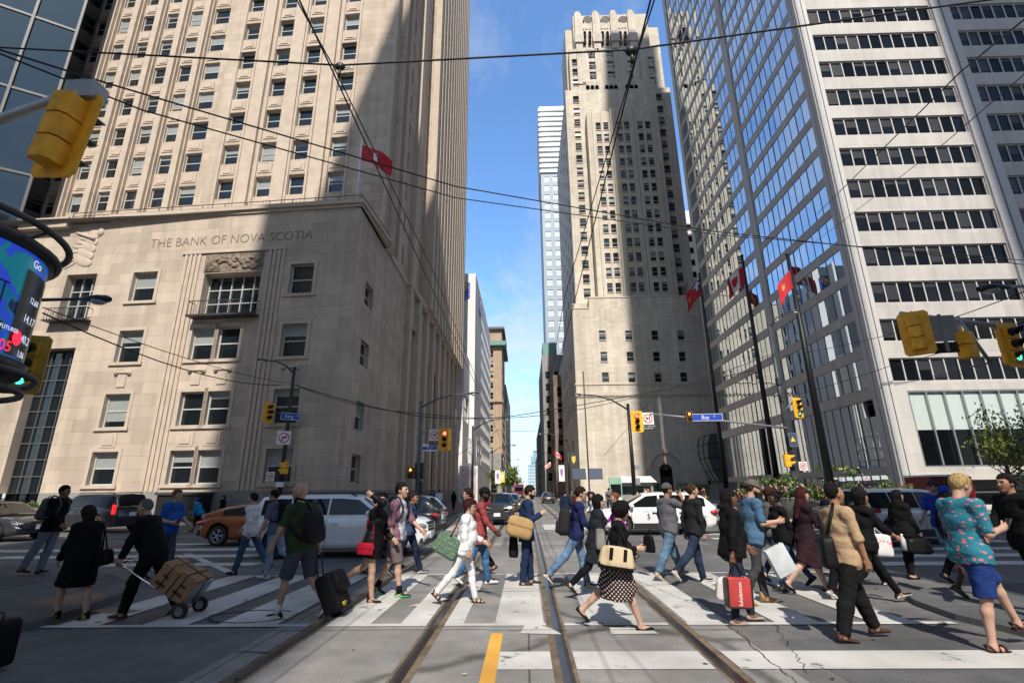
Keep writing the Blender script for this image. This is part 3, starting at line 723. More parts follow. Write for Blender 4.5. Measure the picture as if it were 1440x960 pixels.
sw = shaftwins(us, vs2, SYc, SX0, .95, 1.75)
ct.facade((SX0, SYc), (SX1, SYc), 32, 73, sw, LIME2); ct.facade((SX0, WY), (SX0, SYc), 32, 73, [], LIME2)
b = MB()
xs_ = sorted({w[0] for w in sw})
for a, c in ((0, 1), (2, 3), (4, 5)):
    x0 = SX0 + xs_[a]; x1 = SX0 + xs_[c] + .95; b.box(x0 - .75, x0 - .4, SYc - .3, SYc, 33, 73.6); b.box(x1 + .4, x1 + .75, SYc - .3, SYc, 33, 73.6); b.box(x0 + 1.05, x1 - 1.05, SYc - .18, SYc, 33, 73.6)
for i in range(6): b.ell((SX0 + 1.2 + i * 2.35, SYc + .3, 73), (1.15, .3, .35), 8)
b.parts('pier', LIME2_P, ct.o)
# upper stages, each set back
U1Y = 85.; k1 = U1Y / CY
def stage(x0, x1, Y, z0, z1, wins, depth=14):
    k = Y / CY; X0, X1 = x0 * k, x1 * k; zf = lambda z: 1.6 + (z - 1.6) * k
    ct.facade((X0, Y), (X1, Y), zf(z0), zf(z1), [(a * k - X0, c * k - X0, zf(p), zf(q), kd, .4) for a, c, p, q, kd in wins], LIME2)
    ct.facade((X0, Y + depth), (X0, Y), zf(z0), zf(z1), [], LIME2); ct.facade((X1, Y), (X1, Y + depth), zf(z0), zf(z1), [], LIME2)
    ct.slab('roof', LIME2_P, X0 + .05, X1 - .05, Y + .05, Y + depth, zf(z1) - .3, zf(z1) - .05)
    return X0, X1, zf, k
def cx_(u, v): return atY(u, v, CY)
A = []
for u, v in ((833.5, 76.5), (860, 76), (888, 75.5), (835, 91.5), (860.5, 91), (890, 90.5), (836, 105.5), (861.5, 105), (891, 104.5)):
    p = cx_(u, v); A.append((round(p.x - .95, 2), round(p.x + .95, 2), round(p.z - .95, 1), round(p.z + .95, 1), 'sashd'))
for v in (85, 98.5, 113): 
    for u in (810, 914 + (v - 85) * .15):
        p = cx_(u, v); A.append((round(p.x - .6, 2), round(p.x + .6, 2), round(p.z - .85, 1), round(p.z + .85, 1), 'lite'))
def tidy(A):
    out = []
    for w in sorted(A, key=lambda w: (w[2], w[0])):
        if out and abs(out[-1][2] - w[2]) < .6: h = w[3] - w[2]; w = (w[0], w[1], out[-1][2], round(out[-1][2] + h, 2), w[4])
        out.append(w)
    xs = {}
    for i, w in enumerate(out):
        for k in xs:
            if abs(k - w[0]) < .55: w = (k, round(k + w[1] - w[0], 2), *w[2:]); break
        else: xs[w[0]] = 1
        out[i] = w
    return out
x0, x1, zf, k = stage(10.2, 28.1, 85.5, 72, 87.2, tidy(A))
b = MB(); X0 = x0
arcs = MB()
for (u, n_, v, r) in ((833, 3, 124.5, .38), (859.5, 3, 124, .38), (888, 3, 123.5, .38), (835, 2, 139, .62), (861.5, 2, 138.5, .62), (891, 2, 138, .62)):
    for i in range(n_):
        p = atY(u + (i - (n_ - 1) / 2) * (6.3 if n_ == 3 else 9.5), v, 84.6)
        arcs.box(p.x - r, p.x + r, 84.4, 85.6, p.z - 1.0, p.z + .3); arcs.tube([(p.x, 84.4, p.z + .3), (p.x, 85.6, p.z + .3)], r, 12)
b.box(bk(13.2) + .2, bk(27.2) - .3, 84.5, 86, bz(70.5), bz(79.6)); 
b.build('arcade_block', LIME2, ct.o); b = MB()
for u in (821, 847, 874.5, 904): p = cx_(u, 92); b.box(p.x * 1.07 - .5, p.x * 1.07 + .5, 85.15, 85.49, bz(80), bz(87.5) + 1)
b.parts('pier', LIME2_P, ct.o); arcs.parts('arcade_window', GLASSD, ct.o)
for u in (813.5, 909): pass
arcs = MB(); b = MB(); niche_disc = MB()
x0, x1, zf, k = stage(11.3, 26.6, 85.9, 86, 95.9, [], 12)
for j, u in enumerate((812.5, 837.5, 862.5, 887)):        # buttress piers of the crown
    p = atY(u, 40, 86.2); b.box(p.x - .75, p.x + .75, 85.3, 86.0, zf(78), zf(95.9)); b.box(p.x - .5, p.x + .5, 85.5, 86.6, zf(95.9), zf(96.7))
    b.box(p.x - 1.0, p.x + 1.0, 85.0, 86.5, zf(88.2), zf(90.2))
for u in (826, 851, 876):
    p = atY(u, 30.5, 86.4); niche_disc.tube([(p.x, 85.86, p.z), (p.x, 86.0, p.z)], 1.0, 14, sm=False)  # flat dark discs, their colour standing for the shade in round recesses
    for i in range(6): arcs.box(p.x - 1.8 + i * .66, p.x - 1.5 + i * .66, 85.87, 86.0, zf(93.9), zf(94.7))
    for i in range(6): b.box(p.x - 1.9 + i * .66, p.x - 1.5 + i * .66, 85.75, 86.0, zf(92.2), zf(92.7))
    for i in range(6): b.box(p.x - 1.9 + i * .66, p.x - 1.5 + i * .66, 85.3, 85.6, zf(86.2), zf(86.7))
    for q in (-.95, .95):
        pp = atY(u + q * 3.8, 47, 85.3); arcs.box(pp.x - .3, pp.x + .3, 85.38, 85.7, pp.z - .9, pp.z + .4); arcs.tube([(pp.x, 85.38, pp.z + .4), (pp.x, 85.7, pp.z + .4)], .3, 12)
        pp = atY(u + q * 3.8, 58, 85.3); arcs.box(pp.x - .3, pp.x + .3, 85.38, 85.7, pp.z - .6, pp.z + .5)
x0 = atY(814, 40, 86).x; x1 = atY(893, 40, 86).x; b.box(x0, x1, 86.05, 86.45, zf(78), zf(89.2))
niche_disc.parts('niche_shade', DARKST, ct.o); b.parts('crown_pier', LIME2, ct.o); arcs.parts('arcade_window', GLASSD, ct.o)
stage(9.6, 28.6, 87.5, 74, 92.2, [], 10)
b = MB(); b.box(11.5, bk(29) , 87.8, 112, 30, 95); b.build('core', LIME2, ct.o)
b = MB(); b.box(8.7, 31.2, 82, 108, 10, 33); b.box(28.7, 31.2, 80.2, 108, 33, 36.4); b.build('podium_block', LIME2, ct.o)
ct.flush()
# steel and glass entrance canopy
cp = MB(); gl = MB()
base = Vector((27.6, CY - .1, 0))
rim = [(27.3, 9.3), (26.9, 8.0), (27.0, 6.0), (27.6, 4.2), (28.6, 2.6)]
for d in (0, 2.6, 5.2):
    cp.tube([(x, CY - d * (.5 + z / 20), z) for x, z in rim], .07, 6)
for (x, z) in rim: cp.tube([(x, CY, z), (x, CY - 5.2 * (.5 + z / 20), z)], .06, 6); cp.tube([(x, CY - 5.2 * (.5 + z / 20), z), (x + 3.5, CY - 4.2 * (.5 + z / 20), z + .2)], .06, 6)
for d in (1.6, 3.4): cp.tube([(x + d, CY - 5.2 * (.5 + z / 20) + .2 * d, z + .1) for x, z in rim], .06, 6)
for i in range(len(rim) - 1):
    (xa, za), (xb, zb) = rim[i], rim[i + 1]
    gl.quad((xa + .02, CY - 5.15 * (.5 + za / 20), za), (xa + 3.5, CY - 4.2 * (.5 + za / 20), za + .2), (xb + 3.5, CY - 4.2 * (.5 + zb / 20), zb + .2), (xb + .02, CY - 5.15 * (.5 + zb / 20), zb))
cano = thing('entrance_canopy', 'curved dark steel and glass canopy at the foot of the stone skyscraper', 'canopy')
cp.build('canopy_frame', BLACK, cano); gl.build('canopy_glass', glass_mat('canopy_glass', (.12, .16, .16), ior=1.7), cano)

# ---- white marble office tower on the right: facade to us at 42 m, mirror-glass side along the street
rt = Building('office_tower', 'white marble office tower with bands of dark windows and a mirrored glass side', 'office tower')
RX, RY, RTH = 30., 42., 118.
RR = [(10.1 + 3.53 * i, 12.15 + 3.53 * i) for i in range(29)]
fw = []
for x0, x1 in ((1.1, 14.0), (16.0, 28.9), (31, 44)):
    fw += [(x0, x1, a, c, 'strip', .3) for a, c in RR] + [(x0 + .9, x1, 3.1, 9.3, 'blinds', .3), (x0 + 2, x1, .2, 2.1, 'plain', .5)]
rt.facade((RX, RY), (RX + 46, RY), -.4, RTH, fw, MARBLE, .3)
sw = []
for x0, x1 in ((1.3, 20.6), (22.2, 36.2)):
    sw += [(x0, x1, a - .2, c + .35, 'mirror', .12) for a, c in RR] + [(x0, x1, 3.2, 8.9, 'mirror', .25), (x0 + .5, x1 - .3, .3, 2.6, 'mirror', .25)]
rt.facade((RX, RY + 37.5), (RX, RY), -.4, RTH, sw, MARBLE, .12)
b = MB(); b.box(45, 45.9, -.2, 0, 0, RTH)
b = MB()
for x in (14.0, 29.0): b.box(x + .1, x + .9, -.22, 0, -.4, RTH); b.box(x + 1.1, x + 1.9, -.22, 0, -.4, RTH)
b.box(.0, .5, -.12, 0, -.4, RTH); b.box(.62, 1.0, -.12, 0, -.4, RTH)
b.parts('pier', MARBLE_P, rt.o, T(RX, RY))
b = MB()
for x in (36.3, 20.75, .3): b.box(x, x + .55, -.15, 0, -.4, RTH); b.box(x + .65, x + 1.2 if x < 30 else 37.45, -.15, 0, -.4, RTH)
b.parts('pier', MARBLE_P, rt.o, T(RX, RY + 37.5, 0, -PI / 2))
b = MB(); b.box(RX + .6, RX + 45, RY + 1, RY + 37, -.4, RTH - 1); b.build('core', DGREY, rt.o)
rt.o.matrix_world = Matrix.Translation((0, 0, CAMH)) @ Matrix.Scale(.84, 4) @ Matrix.Translation((0, 0, -CAMH))   # the tower stands at five sixths of that distance
rt.flush()

# ---- the rest of the skyline
def block(name, label, x0, x1, y0, y1, H, mat, front=(), side=(), sidex='r', cat='building', extra=None):
    B = Building(name, label, cat)
    B.facade((x0, y0), (x1, y0), 0, H, front, mat, .25)
    if sidex == 'r': B.facade((x1, y0), (x1, y1), 0, H, side, mat, .25)
    else: B.facade((x0, y1), (x0, y0), 0, H, side, mat, .25)
    B.slab('roof', mat, x0 + .05, x1 - .05, y0 + .05, y1, H - .5, H - .03)
    if extra: extra(B)
    B.flush(); return B
def gridw(L, H, px, pz, w, h, kind, x0=1., z0=3., d=.25): 
    return [(x, x + w, z, z + h, kind, d) for x in np.arange(x0, L - w - .3, px) for z in np.arange(z0, H - h - .6, pz)]
def rbc(B):
    for i_, M_ in enumerate((T(-12.35, 93.9, 40.6), T(-9.5, 103, 40.6, PI / 2))): rbc_logo(B, M_ @ UP)
def rbc_logo(B, M):
    pts = [(-1.6, 1.9), (1.6, 1.9), (1.6, -1.2), (.9, -1.75), (0, -1.95), (-.9, -1.75), (-1.6, -1.2)]
    lg = MB(); lg.prism(pts, 0, .12); sgn = lg.build('logo_sign', BLUES, B.o, M)
    text('RBC', 1.25, 'lettering', WHITE, sgn, Matrix.Translation((0, -1.15, .14)))
    ln = MB(); yl = pbr('logo_yellow', (.85, .6, .08), .5, var=0)
    for (cx, cy, rx, ry, a) in ((.1, .9, .85, .42, .5), (.75, 1.35, .4, .38, 0), (-.7, .25, .3, .6, .5), (.55, .2, .2, .55, -.3), (1.0, .7, .45, .14, .6), (-.2, .1, .18, .5, .2), (-1.05, 1.15, .14, .5, .7)): ln.ell((cx, cy, .12), (rx, ry, .05), 10, rot=Matrix.Rotation(a, 3, 'Z'))
    ln.build('emblem', yl, sgn)
wf = gridw(45, 44, 3, 3.2, 1.0, 2.2, 'plain', 1, 12)
block('bank_office_block', 'white office block with a blue shield sign high on its front', -30, -9.6, 94, 136, 44.6, WHITEB, (), [(x, x + 1.2, z, z + 2.2, 'plain', .3) for x in np.arange(14, 41, 2.4) for z in np.arange(8, 40, 3.4)], extra=rbc)
block('pale_pavilion', 'low pale building with pink upper panel and scaffold between bank and white office block', -16, -10.5, 84, 93, 25.5, pbr('pale_render', (.72, .7, .68), .7), [], [(1, 8, 13.5, 18.0, 'plain', .3)])
b = MB()
for z in (2, 4, 6, 8, 10): b.tube([(-9.6, 84.5, z), (-9.6, 93, z)], .06, 5); b.tube([(-8.2, 84.5, z), (-8.2, 93, z)], .06, 5); b.tube([(-9.6, 84.5, z), (-8.2, 84.5, z - 1.4)], .05, 5); b.tube([(-9.6, 84.5, z), (-8.2, 84.5, z)], .05, 5)
for y in (84.5, 88, 93):
    for x in (-9.6, -8.2): b.tube([(x, y, 0), (x, y, 10.5)], .06, 5)
b = b.build('scaffold', GALV); tag(b, 'grey tube scaffold against the pale building on the left pavement', 'scaffold')
def tan_x(B):
    B.slab('cornice', COPPERG, -21, -5.6, 148.6, 170, 45.2, 46.6); B.slab('cornice', DARKST, -20.6, -6.0, 149, 170, 50.6, 51.3); B.slab('cornice', TANB, -20.3, -6.4, 149.4, 150.1, 27.5, 28.1); B.slab('cornice', LIME_P, -20.3, -6.4, 149.4, 150.1, 10.2, 11)
    B.slab('cupola', COPPERG, -16, -12.3, 150, 154, 51, 57)
block('brick_tower', 'tan brick tower block with dark green overhanging cornice', -20, -6.9, 150, 172, 51, TANB, [(x, x + 1.0, z, z + 2.0, 'sash', .3) for x in (.6, 1.9, 4.4, 5.7, 8.2, 9.5) for z in np.arange(12, 48, 3.3)], gridw(22, 49, 3.4, 3.3, 1.4, 2.0, 'plain', 1, 6), extra=tan_x)
block('grey_street_block', 'low grey stone block with wide shop windows below the tan brick tower', -20, -6.6, 138, 149, 11.5, GREYST, gridw(13.4, 11, 2.5, 3.6, 1.7, 2.4, 'plain', .6, 1), gridw(11, 11, 2.5, 3.6, 1.7, 2.4, 'plain', .6, 1))
block('dark_tower', 'dark narrow tower block behind the tan brick tower', -20, -6.6, 174, 225, 38, DARKST, (), gridw(50, 37, 4, 3.5, 1.8, 2.2, 'plain', 1, 4))
block('teal_glass_tower', 'teal glass apartment tower far down the street on the left', -24, -9.2, 252, 290, 42, pbr('teal_cladding', (.12, .28, .27), .4), gridw(14, 42, 3, 3, 2.2, 1.6, 'bright', .5, 3), gridw(38, 42, 3, 3, 2.2, 1.6, 'plain', .5, 3))
block('low_shop_row', 'low pale shop row far along the left pavement', -22, -7.5, 228, 250, 14, pbr('pale_render', (.72, .7, .68), .7), (), gridw(22, 13, 3, 4, 2, 2.4, 'plain', .6, 1))
block('blue_glass_tower', 'pale blue stepped glass tower closing the far end of the street', 1.6, 12, 420, 440, 22, glass_mat('far_blue_glass', (.25, .42, .5), ior=1.6), gridw(10, 22, 2, 2.4, 1.5, 1.5, 'bright', .4, 2), (), extra=lambda B: (B.slab('upper_stage', _mats['far_blue_glass'], 4, 11, 424, 438, 22, 29), B.slab('upper_stage', _mats['far_blue_glass'], 6, 9, 426, 436, 29, 34)))
block('condo_tower', 'slim grey tower with white glazed balconies at its top behind the stone skyscraper', 8.0, 26, 170, 190, 122, pbr('blue_grey_cladding', (.3, .36, .42), .6), [(x, x + 2.1, z, z + 2.2, 'bright', .25) for x in (1.1, 4.6, 8.1, 11.6) for z in np.arange(10, 119, 4.0)], (), 'l',
      extra=lambda B: [B.slab('balcony_band', WHITE, 7.6, 26, 169.4, 190, 122 + 2.45 * i, 123.1 + 2.45 * i) for i in range(13)] + [B.slab('glazed_floor', pbr('pale_glazing', (.4, .5, .52), .3, var=.1, coat=.5), 8.1, 26, 170, 190, 123.1 + 2.45 * i, 124.45 + 2.45 * i) for i in range(13)])
block('green_roof_block', 'grey stone block with small green copper roof along the right side of the street', 4.9, 12, 131, 165, 37, GREYST, gridw(7, 36, 2.4, 3.3, 1.2, 1.9, 'plain', .8, 4), gridw(34, 36, 3, 3.3, 1.3, 1.9, 'plain', 1, 4), 'l', extra=lambda B: B.slab('copper_roof', COPPERG, 5.2, 9, 131.5, 140, 37, 40.5))
block('brown_stone_block', 'brown stone block beside the skyscraper on the right pavement', 6.6, 14, 112, 130, 27, stone('brown_stone', (.2, .16, .13), 1.2, .5), gridw(7.4, 26, 2.5, 3.6, 1.3, 2.2, 'plain', .8, 4), gridw(18, 26, 3, 3.6, 1.4, 2.2, 'plain', .8, 4), 'l')
block('far_right_row', 'row of dark shop buildings far along the right pavement', 5.2, 14, 168, 240, 25, DARKST, (), gridw(72, 24, 4, 3.6, 1.8, 2.2, 'plain', 1, 2), 'l')
block('pink_gable_block', 'small pinkish block far down the right side of the street', 5.6, 12, 244, 300, 18, pbr('pinkish_render', (.5, .36, .28), .8), (), gridw(50, 17, 4, 3.6, 1.8, 2.2, 'plain', 1, 2), 'l')
block('far_left_row', 'row of far shop buildings on the left beyond the teal tower', -26, -8.6, 292, 400, 16, GREYST, (), gridw(100, 15, 5, 4, 2.5, 2.4, 'plain', 1, 2))
block('white_ridged_tower', 'white ridged tower just visible between skyscraper and marble tower', 37, 50, 104, 120, 64, WHITE, [(x, x + 12, z, z + 1.6, 'plain', .6) for x in (.5,) for z in np.arange(20, 62, 3.0)], (), 'l')
# dark glass tower at the top left, close by on our side of the cross street's far corner
gt = Building('glass_tower', 'dark blue-grey glass tower with diagonal mullions at the top left', 'glass tower')
p0 = Vector((-58, 26.0)); p1 = Vector((-42.2, 36.0)); 
GM = gt.frame(p0, p1); Lg = (p1 - p0).length
b = MB(); b.quad((0, 0, 0), (Lg, 0, 0), (Lg, 0, 120), (0, 0, 120)); b.quad((Lg, 0, 0), (Lg, 14, 0), (Lg, 14, 120), (Lg, 0, 120)); b.build('curtain_wall', CURTAIN, gt.o, GM)
b = MB()
for z in range(4, 120, 8): b.box(0, Lg, -.1, 0, z, z + .22)
for i in range(7): b.box(Lg * i / 6 - .1, Lg * i / 6 + .1, -.16, 0, 0, 120)
b.build('mullion', DGREY, gt.o, GM)

# ---- behind the viewer: unseen towers placed to shade the street, reflected in its glass
def rear(label, x0, x1, y0, y1, H, mat):
    B = Building('shade_tower', label, 'tower'); b = MB(); b.box(x0, x1, y0, y1, 0, H); b.build('wall', mat, B.o)
    b = MB()
    for z in np.arange(6, H - 3, 4): b.box(x0 + 1, x1 - 1, y1 - .05, y1 + .06, z, z + 2)
    b.build('window_band', GLASSD, B.o)
    return B

rb_ = MB(); rb_.prism([(-12.7, 0), (.8, 0), (.8, 140), (-3, 138), (-6.3, 128), (-11.6, 108), (-12.7, 104)], 40, 62)  # unseen; outline shaped for the slanted shadow edge on the bank
B = Building('shade_tower', 'unseen tower with sloping crown casting shade from behind the viewer on the left', 'tower'); rb_.build('wall', WHITEB, B.o, rotx(90))
rb_ = MB(); rb_.prism([(27.6, 0), (30.4, 0), (30.4, 168), (38.5, 168), (38.5, 232), (27.6, 232)], 40, 62)  # unseen; T outline made up so the wide top shades the skyscraper crown
B = Building('shade_tower', 'very tall unseen tower behind the viewer, upper part widened to cast shade', 'tower'); rb_.build('wall', WHITEB, B.o, rotx(90))
rear('unseen tall pale slab tower casting shade from behind the viewer on the right', 44, 76, -64, -40, 205, WHITEB)  # unseen, placed to shade the right part of the marble front
rear('unseen low block added close behind the viewer to shade the right corner', 8.8, 60, -32, -2, 25, GREYST)  # added out of view to shade the right foreground and block sky light
rear('unseen grey block added close behind the viewer to block sky on the left', -70, -34, -40, 2, 38, GREYST)  # added out of view to hold back sky light from the left
# ------------------------------------------------------------------ street furniture
def signal(M, label, lit=None, n=3, plate=True, s=1.0, group='traffic lights at the crossing'):
    """faces -y, hangs from z=0 downwards"""
    t = thing('traffic_light', label, 'traffic light', M @ Matrix.Scale(s, 4), group)
    w = .33; h = .34 * n
    if plate:
        b = MB(); W = .36; H = h + .26
        b.prism([(-W, -H + .13 + .08), (-W + .08, -H + .13), (W - .08, -H + .13), (W, -H + .13 + .08), (W, .05), (W - .08, .13), (-W + .08, .13), (-W, .05)], -.012, .012)
        b.build('backplate', YELLOW, t, rotx(90))
    b = MB()
    for i in range(n):
        z = -.34 * i; ww = w / 2
        b.prism([(-ww, .02), (ww, .02), (ww, .2), (ww * .6, .27), (-ww * .6, .27), (-ww, .2)], z - .325, z - .015 + .0)
        b.box(-ww, ww, -.06, .02, z - .325, z - .015)
    b.tube([(0, .1, -.02), (0, .1, .12)], .03, 8)
    b.build('housing', YELLOW, t)
    for i in range(n):
        z = -.34 * i - .17
        L_ = LENSOFF
        if lit == 'r' and i == 0: L_ = RED_L
        if lit == 'g' and i == n - 1: L_ = GRN_L
        if lit == 'h' and i == 0: L_ = ORG_L
        b = MB(); b.lathe([(.0, .035), (.06, .03), (.105, .0)], 14, Matrix.Translation((0, -.062, z)) @ rotx(90)); b.build('lens', L_, t)
        b = MB(); k = 12; V = []; F = []
        for j in range(k + 1):
            a = PI * (-.12) + PI * 1.24 * j / k
            x, zz = .135 * math.cos(a), .135 * math.sin(a); dpt = .1 + .2 * max(0, math.sin(a)) ** .7
            V += [(x, -.06, z + zz), (x * .95, -.06 - dpt, z + zz * .95 - .01)]
        for j in range(k): F.append((2 * j, 2 * j + 2, 2 * j + 3, 2 * j + 1))
        b.add(V, F, 0, True); o = b.build('visor', BLACK if plate and n == 3 else YELLOW, t)
        md = o.modifiers.new('s', 'SOLIDIFY'); md.thickness = .008
    return t
def pedhead(M, label):
    t = thing('crossing_signal', label, 'crossing signal', M, 'hand signals at the crossing'); b = MB(); b.box(-.2, .2, -.12, .12, -.62, 0); b.build('housing', pbr('signal_bronze', (.2, .09, .02), .5), t)
    b = MB(); b.box(-.15, .15, -.135, -.125, -.27, -.04); b.box(-.15, .15, -.135, -.125, -.58, -.33); b.build('screen', LENSOFF, t)
    b = MB(); b.box(-.06, .05, -.145, -.137, -.22, -.13)
    for i in range(4): b.box(-.06 + .029 * i, -.038 + .029 * i, -.145, -.137, -.13, -.075 + (.012 if i in (1, 2) else 0))
    b.obox((.075, -.141, -.16), (.022, .008, .08), Matrix.Rotation(.5, 3, 'Y')); b.build('hand_symbol', ORG_L, t)
    return t
def cobra(b, p, dirv):
    """street lamp head at p, pointing along dirv"""
    d = Vector(dirv).normalized(); rot = d.to_track_quat('X', 'Z').to_matrix()
    prof = [(0, .045), (.08, .06), (.2, .11), (.45, .15), (.62, .12), (.7, .03)]
    V = []; F = []; n = 10
    for i, (x, r) in enumerate(prof):
        for j in range(n):
            a = 2 * PI * j / n; V.append(Vector(p) + rot @ Vector((x, r * math.cos(a), r * .5 * math.sin(a) - (.02 if math.sin(a) < 0 else 0))))
    for i in range(len(prof) - 1):
        for j in range(n): F.append((i * n + j, i * n + (j + 1) % n, (i + 1) * n + (j + 1) % n, (i + 1) * n + j))
    b.add(V, F, 0, True); return rot
LAMPG = pbr('lamp_lens', (.5, .5, .48), .2, var=0)
def pole(name, label, cat, x, y, h, r=.11, mat=BLACK, lamp=None, arms=(), group=None):
    t = thing(name, label, cat, (x, y, 0), group)
    b = MB(); b.tube([(0, 0, 0), (0, 0, .35)], r * 1.9, 12); b.tube([(0, 0, .35), (0, 0, h)], [r * 1.15, r * .7], 12); b.ell((0, 0, h), (r * .9, r * .9, r), 8); b.build('post', mat, t)
    if lamp:
        dx, dy, dz, am = lamp
        a = MB(); k = [(0, 0, h - .3), (dx * .35, dy * .35, h - .3 + dz * .62), (dx * .7, dy * .7, h - .3 + dz * .93), (dx, dy, h - .3 + dz)]
        a.tube(k, [.055, .05, .04, .035], 8); a.build('lamp_arm', mat, t)
        l = MB(); cobra(l, k[-1], (dx, dy, dz * .15)); lh = l.build('lamp_head', am, t)
        g = MB(); q = Vector(k[-1]) + Vector((dx, dy, 0)).normalized() * .42; g.ell((q.x, q.y, q.z - .07), (.18, .13, .08), 10); g.build('lamp_lens', LAMPG, lh)
    for (p, q, rr, m) in arms:
        a = MB(); a.tube([p, Vector(p).lerp(Vector(q), .5) + Vector((0, 0, .04)), q], [rr * 1.25, rr, rr * .8], 8); a.build('mast_arm', m, t)
    return t
def sign_board(name, label, M, w, h, mat, border=None, cat='sign', th=.02):
    t = thing(name, label, cat, M); b = MB(); b.box(-w / 2, w / 2, -th / 2, th / 2, -h / 2, h / 2); b.build('panel', mat, t)
    if border:
        b = MB(); e = .025; y0, y1 = -th / 2 - .003, -th / 2 - .0005
        for s in (-1, 1): b.box(-w / 2, w / 2, y0, y1, s * (h / 2 - e / 2) - e / 2, s * (h / 2 - e / 2) + e / 2)
        for s in (-1, 1): b.box(s * (w / 2 - e / 2) - e / 2, s * (w / 2 - e / 2) + e / 2, y0, y1, -h / 2 + e, h / 2 - e)
        b.build('border', border, t)
    return t
def noturn(M, label, s=.62, left=True, note=None):
    t = sign_board('no_turn_sign', label, M, s, s * 1.05, WHITE)
    r = s * .4; b = MB(); F = rotx(90) 
    b.lathe([(r, .0), (r, .012), (r * .82, .012), (r * .82, 0)], 26, Matrix.Translation((0, -.011, .0)) @ F, sm=False); b.obox((0, -.017, 0), (r * 1.75, .008, r * .16), Matrix.Rotation(R_(-45), 3, 'Y')); b.build('red_ring', REDS, t)
    q = -1 if left else 1
    b = MB(); b.box(-q * r * .28 - r * .09, -q * r * .28 + r * .09, -.0145, -.0115, -r * .55, r * .2); b.box(min(-q * r * .28, q * r * .1), max(-q * r * .28, q * r * .1) , -.0145, -.0115, r * .02, r * .2)
    b.add([(q * r * .1, -.0145, r * .36), (q * r * .1, -.0145, -r * .14), (q * r * .6, -.0145, r * .11)], [(0, 1, 2)]); b.build('arrow_symbol', BLACK, t)
    if note:
        b = MB(); b.box(-s / 2, s / 2, -.01, .01, -s * 1.0, -s * .54); b.build('note_panel', BLACK, t)
        for i, ln in enumerate(note): text(ln, s * .17, 'lettering', WHITE, t, T(0, -.012, -s * (.68 + .2 * i)) @ UP, .002)
    return t
def street_sign(M, txt, sup, label, w=1.5, h=.36):
    t = sign_board('street_name_sign', label, M, w, h, BLUES, WHITE)
    text(txt, h * .78, 'lettering', WHITE, t, T(-w * .06, -.0135, 0) @ UP, .002)
    if sup: text(sup, h * .33, 'lettering', WHITE, t, T(w * .06 + len(txt) * h * .25, -.0135, h * .14) @ UP, .002)
    return t

# pole on the far left corner, by the bank
PLx, PLy = -14.2, 29.6
pole('lamp_post', 'dark lamp post by the bank corner carrying the King St sign', 'lamp post', PLx, PLy, 9.0, .13, pbr('dark_brown_pole', (.03, .025, .022), .6), (-1.5, -.3, .75, DGREY), [((0, 0, 6.0), (-1.0, -.2, 6.3), .04, DGREY)])
signal(T(-15.3, 29.3, 6.72, R_(60)), 'yellow traffic light seen side-on beside the King St sign', None, 3, True, .95)
street_sign(T(-14.0, 29.4, 6.0, R_(-8)) @ Matrix.Rotation(R_(6), 4, 'Y'), 'King', 'St W', 'blue King St W street name sign on the dark post by the bank', 1.25, .42)
noturn(T(-14.25, 29.4, 4.75, R_(30)), 'white no turn sign low on the dark post by the bank', .75, False)
signal(T(-14.0, 29.3, 3.35, R_(-110)), 'two-lamp yellow signal below the no turn sign by the bank', None, 2, False, 1.0)
noturn(T(-14.75, 29.35, 2.55, 0), 'small white no turn sign beside the two-lamp signal', .5)
sign_board('notice_plate', 'small white notice plate under the two-lamp signal', T(-14.15, 29.35, 2.1), .5, .3, WHITE, GALV)
# second pole at the street corner of the bank
P2x, P2y = -6.15, 29.2
pole('lamp_post', 'tall lamp post with long curved arm at the bank street corner', 'lamp post', P2x, P2y, 6.7, .11, pbr('bluish_pole', (.1, .12, .14), .5), (2.75, -.2, .75, DGREY), [((0, 0, 4.9), (1.7, -.1, 5.05), .035, GALV), ((0, 0, 5.6), (1.2, -.1, 5.55), .02, GALV)])
signal(T(-4.65, 29.0, 5.0), 'yellow traffic light showing red over the left side of the street', 'r')
noturn(T(-5.25, 29.05, 4.75), 'white no left turn sign beside the red light on the left side', .62, True, ('T.T.C. VEHICLES', 'EXCEPTED'))
t = sign_board('street_name_sign', 'small white and blue Bay St sign under the no left turn sign', T(-5.5, 29.05, 4.05), .85, .42, WHITE); b = MB(); b.box(-.42, .42, -.016, -.011, -.12, .05); b.build('blue_band', BLUES, t); text('Bay St', .14, 'lettering', WHITE, t, T(0, -.018, -.035) @ UP, .002)
pedhead(T(-6.5, 29.0, 2.95, R_(-12)), 'hand signal glowing orange on the lamp post at the bank street corner')
b = MB(); b.box(-.25, .25, -.2, .2, 2.3, 3.2); b.box(-.18, .2, -.16, .16, 1.2, 2.2); tag(b.build('control_box', BLACK, None, T(P2x + .05, P2y + .2)), 'black control boxes strapped to the lamp post at the bank street corner', 'control box')
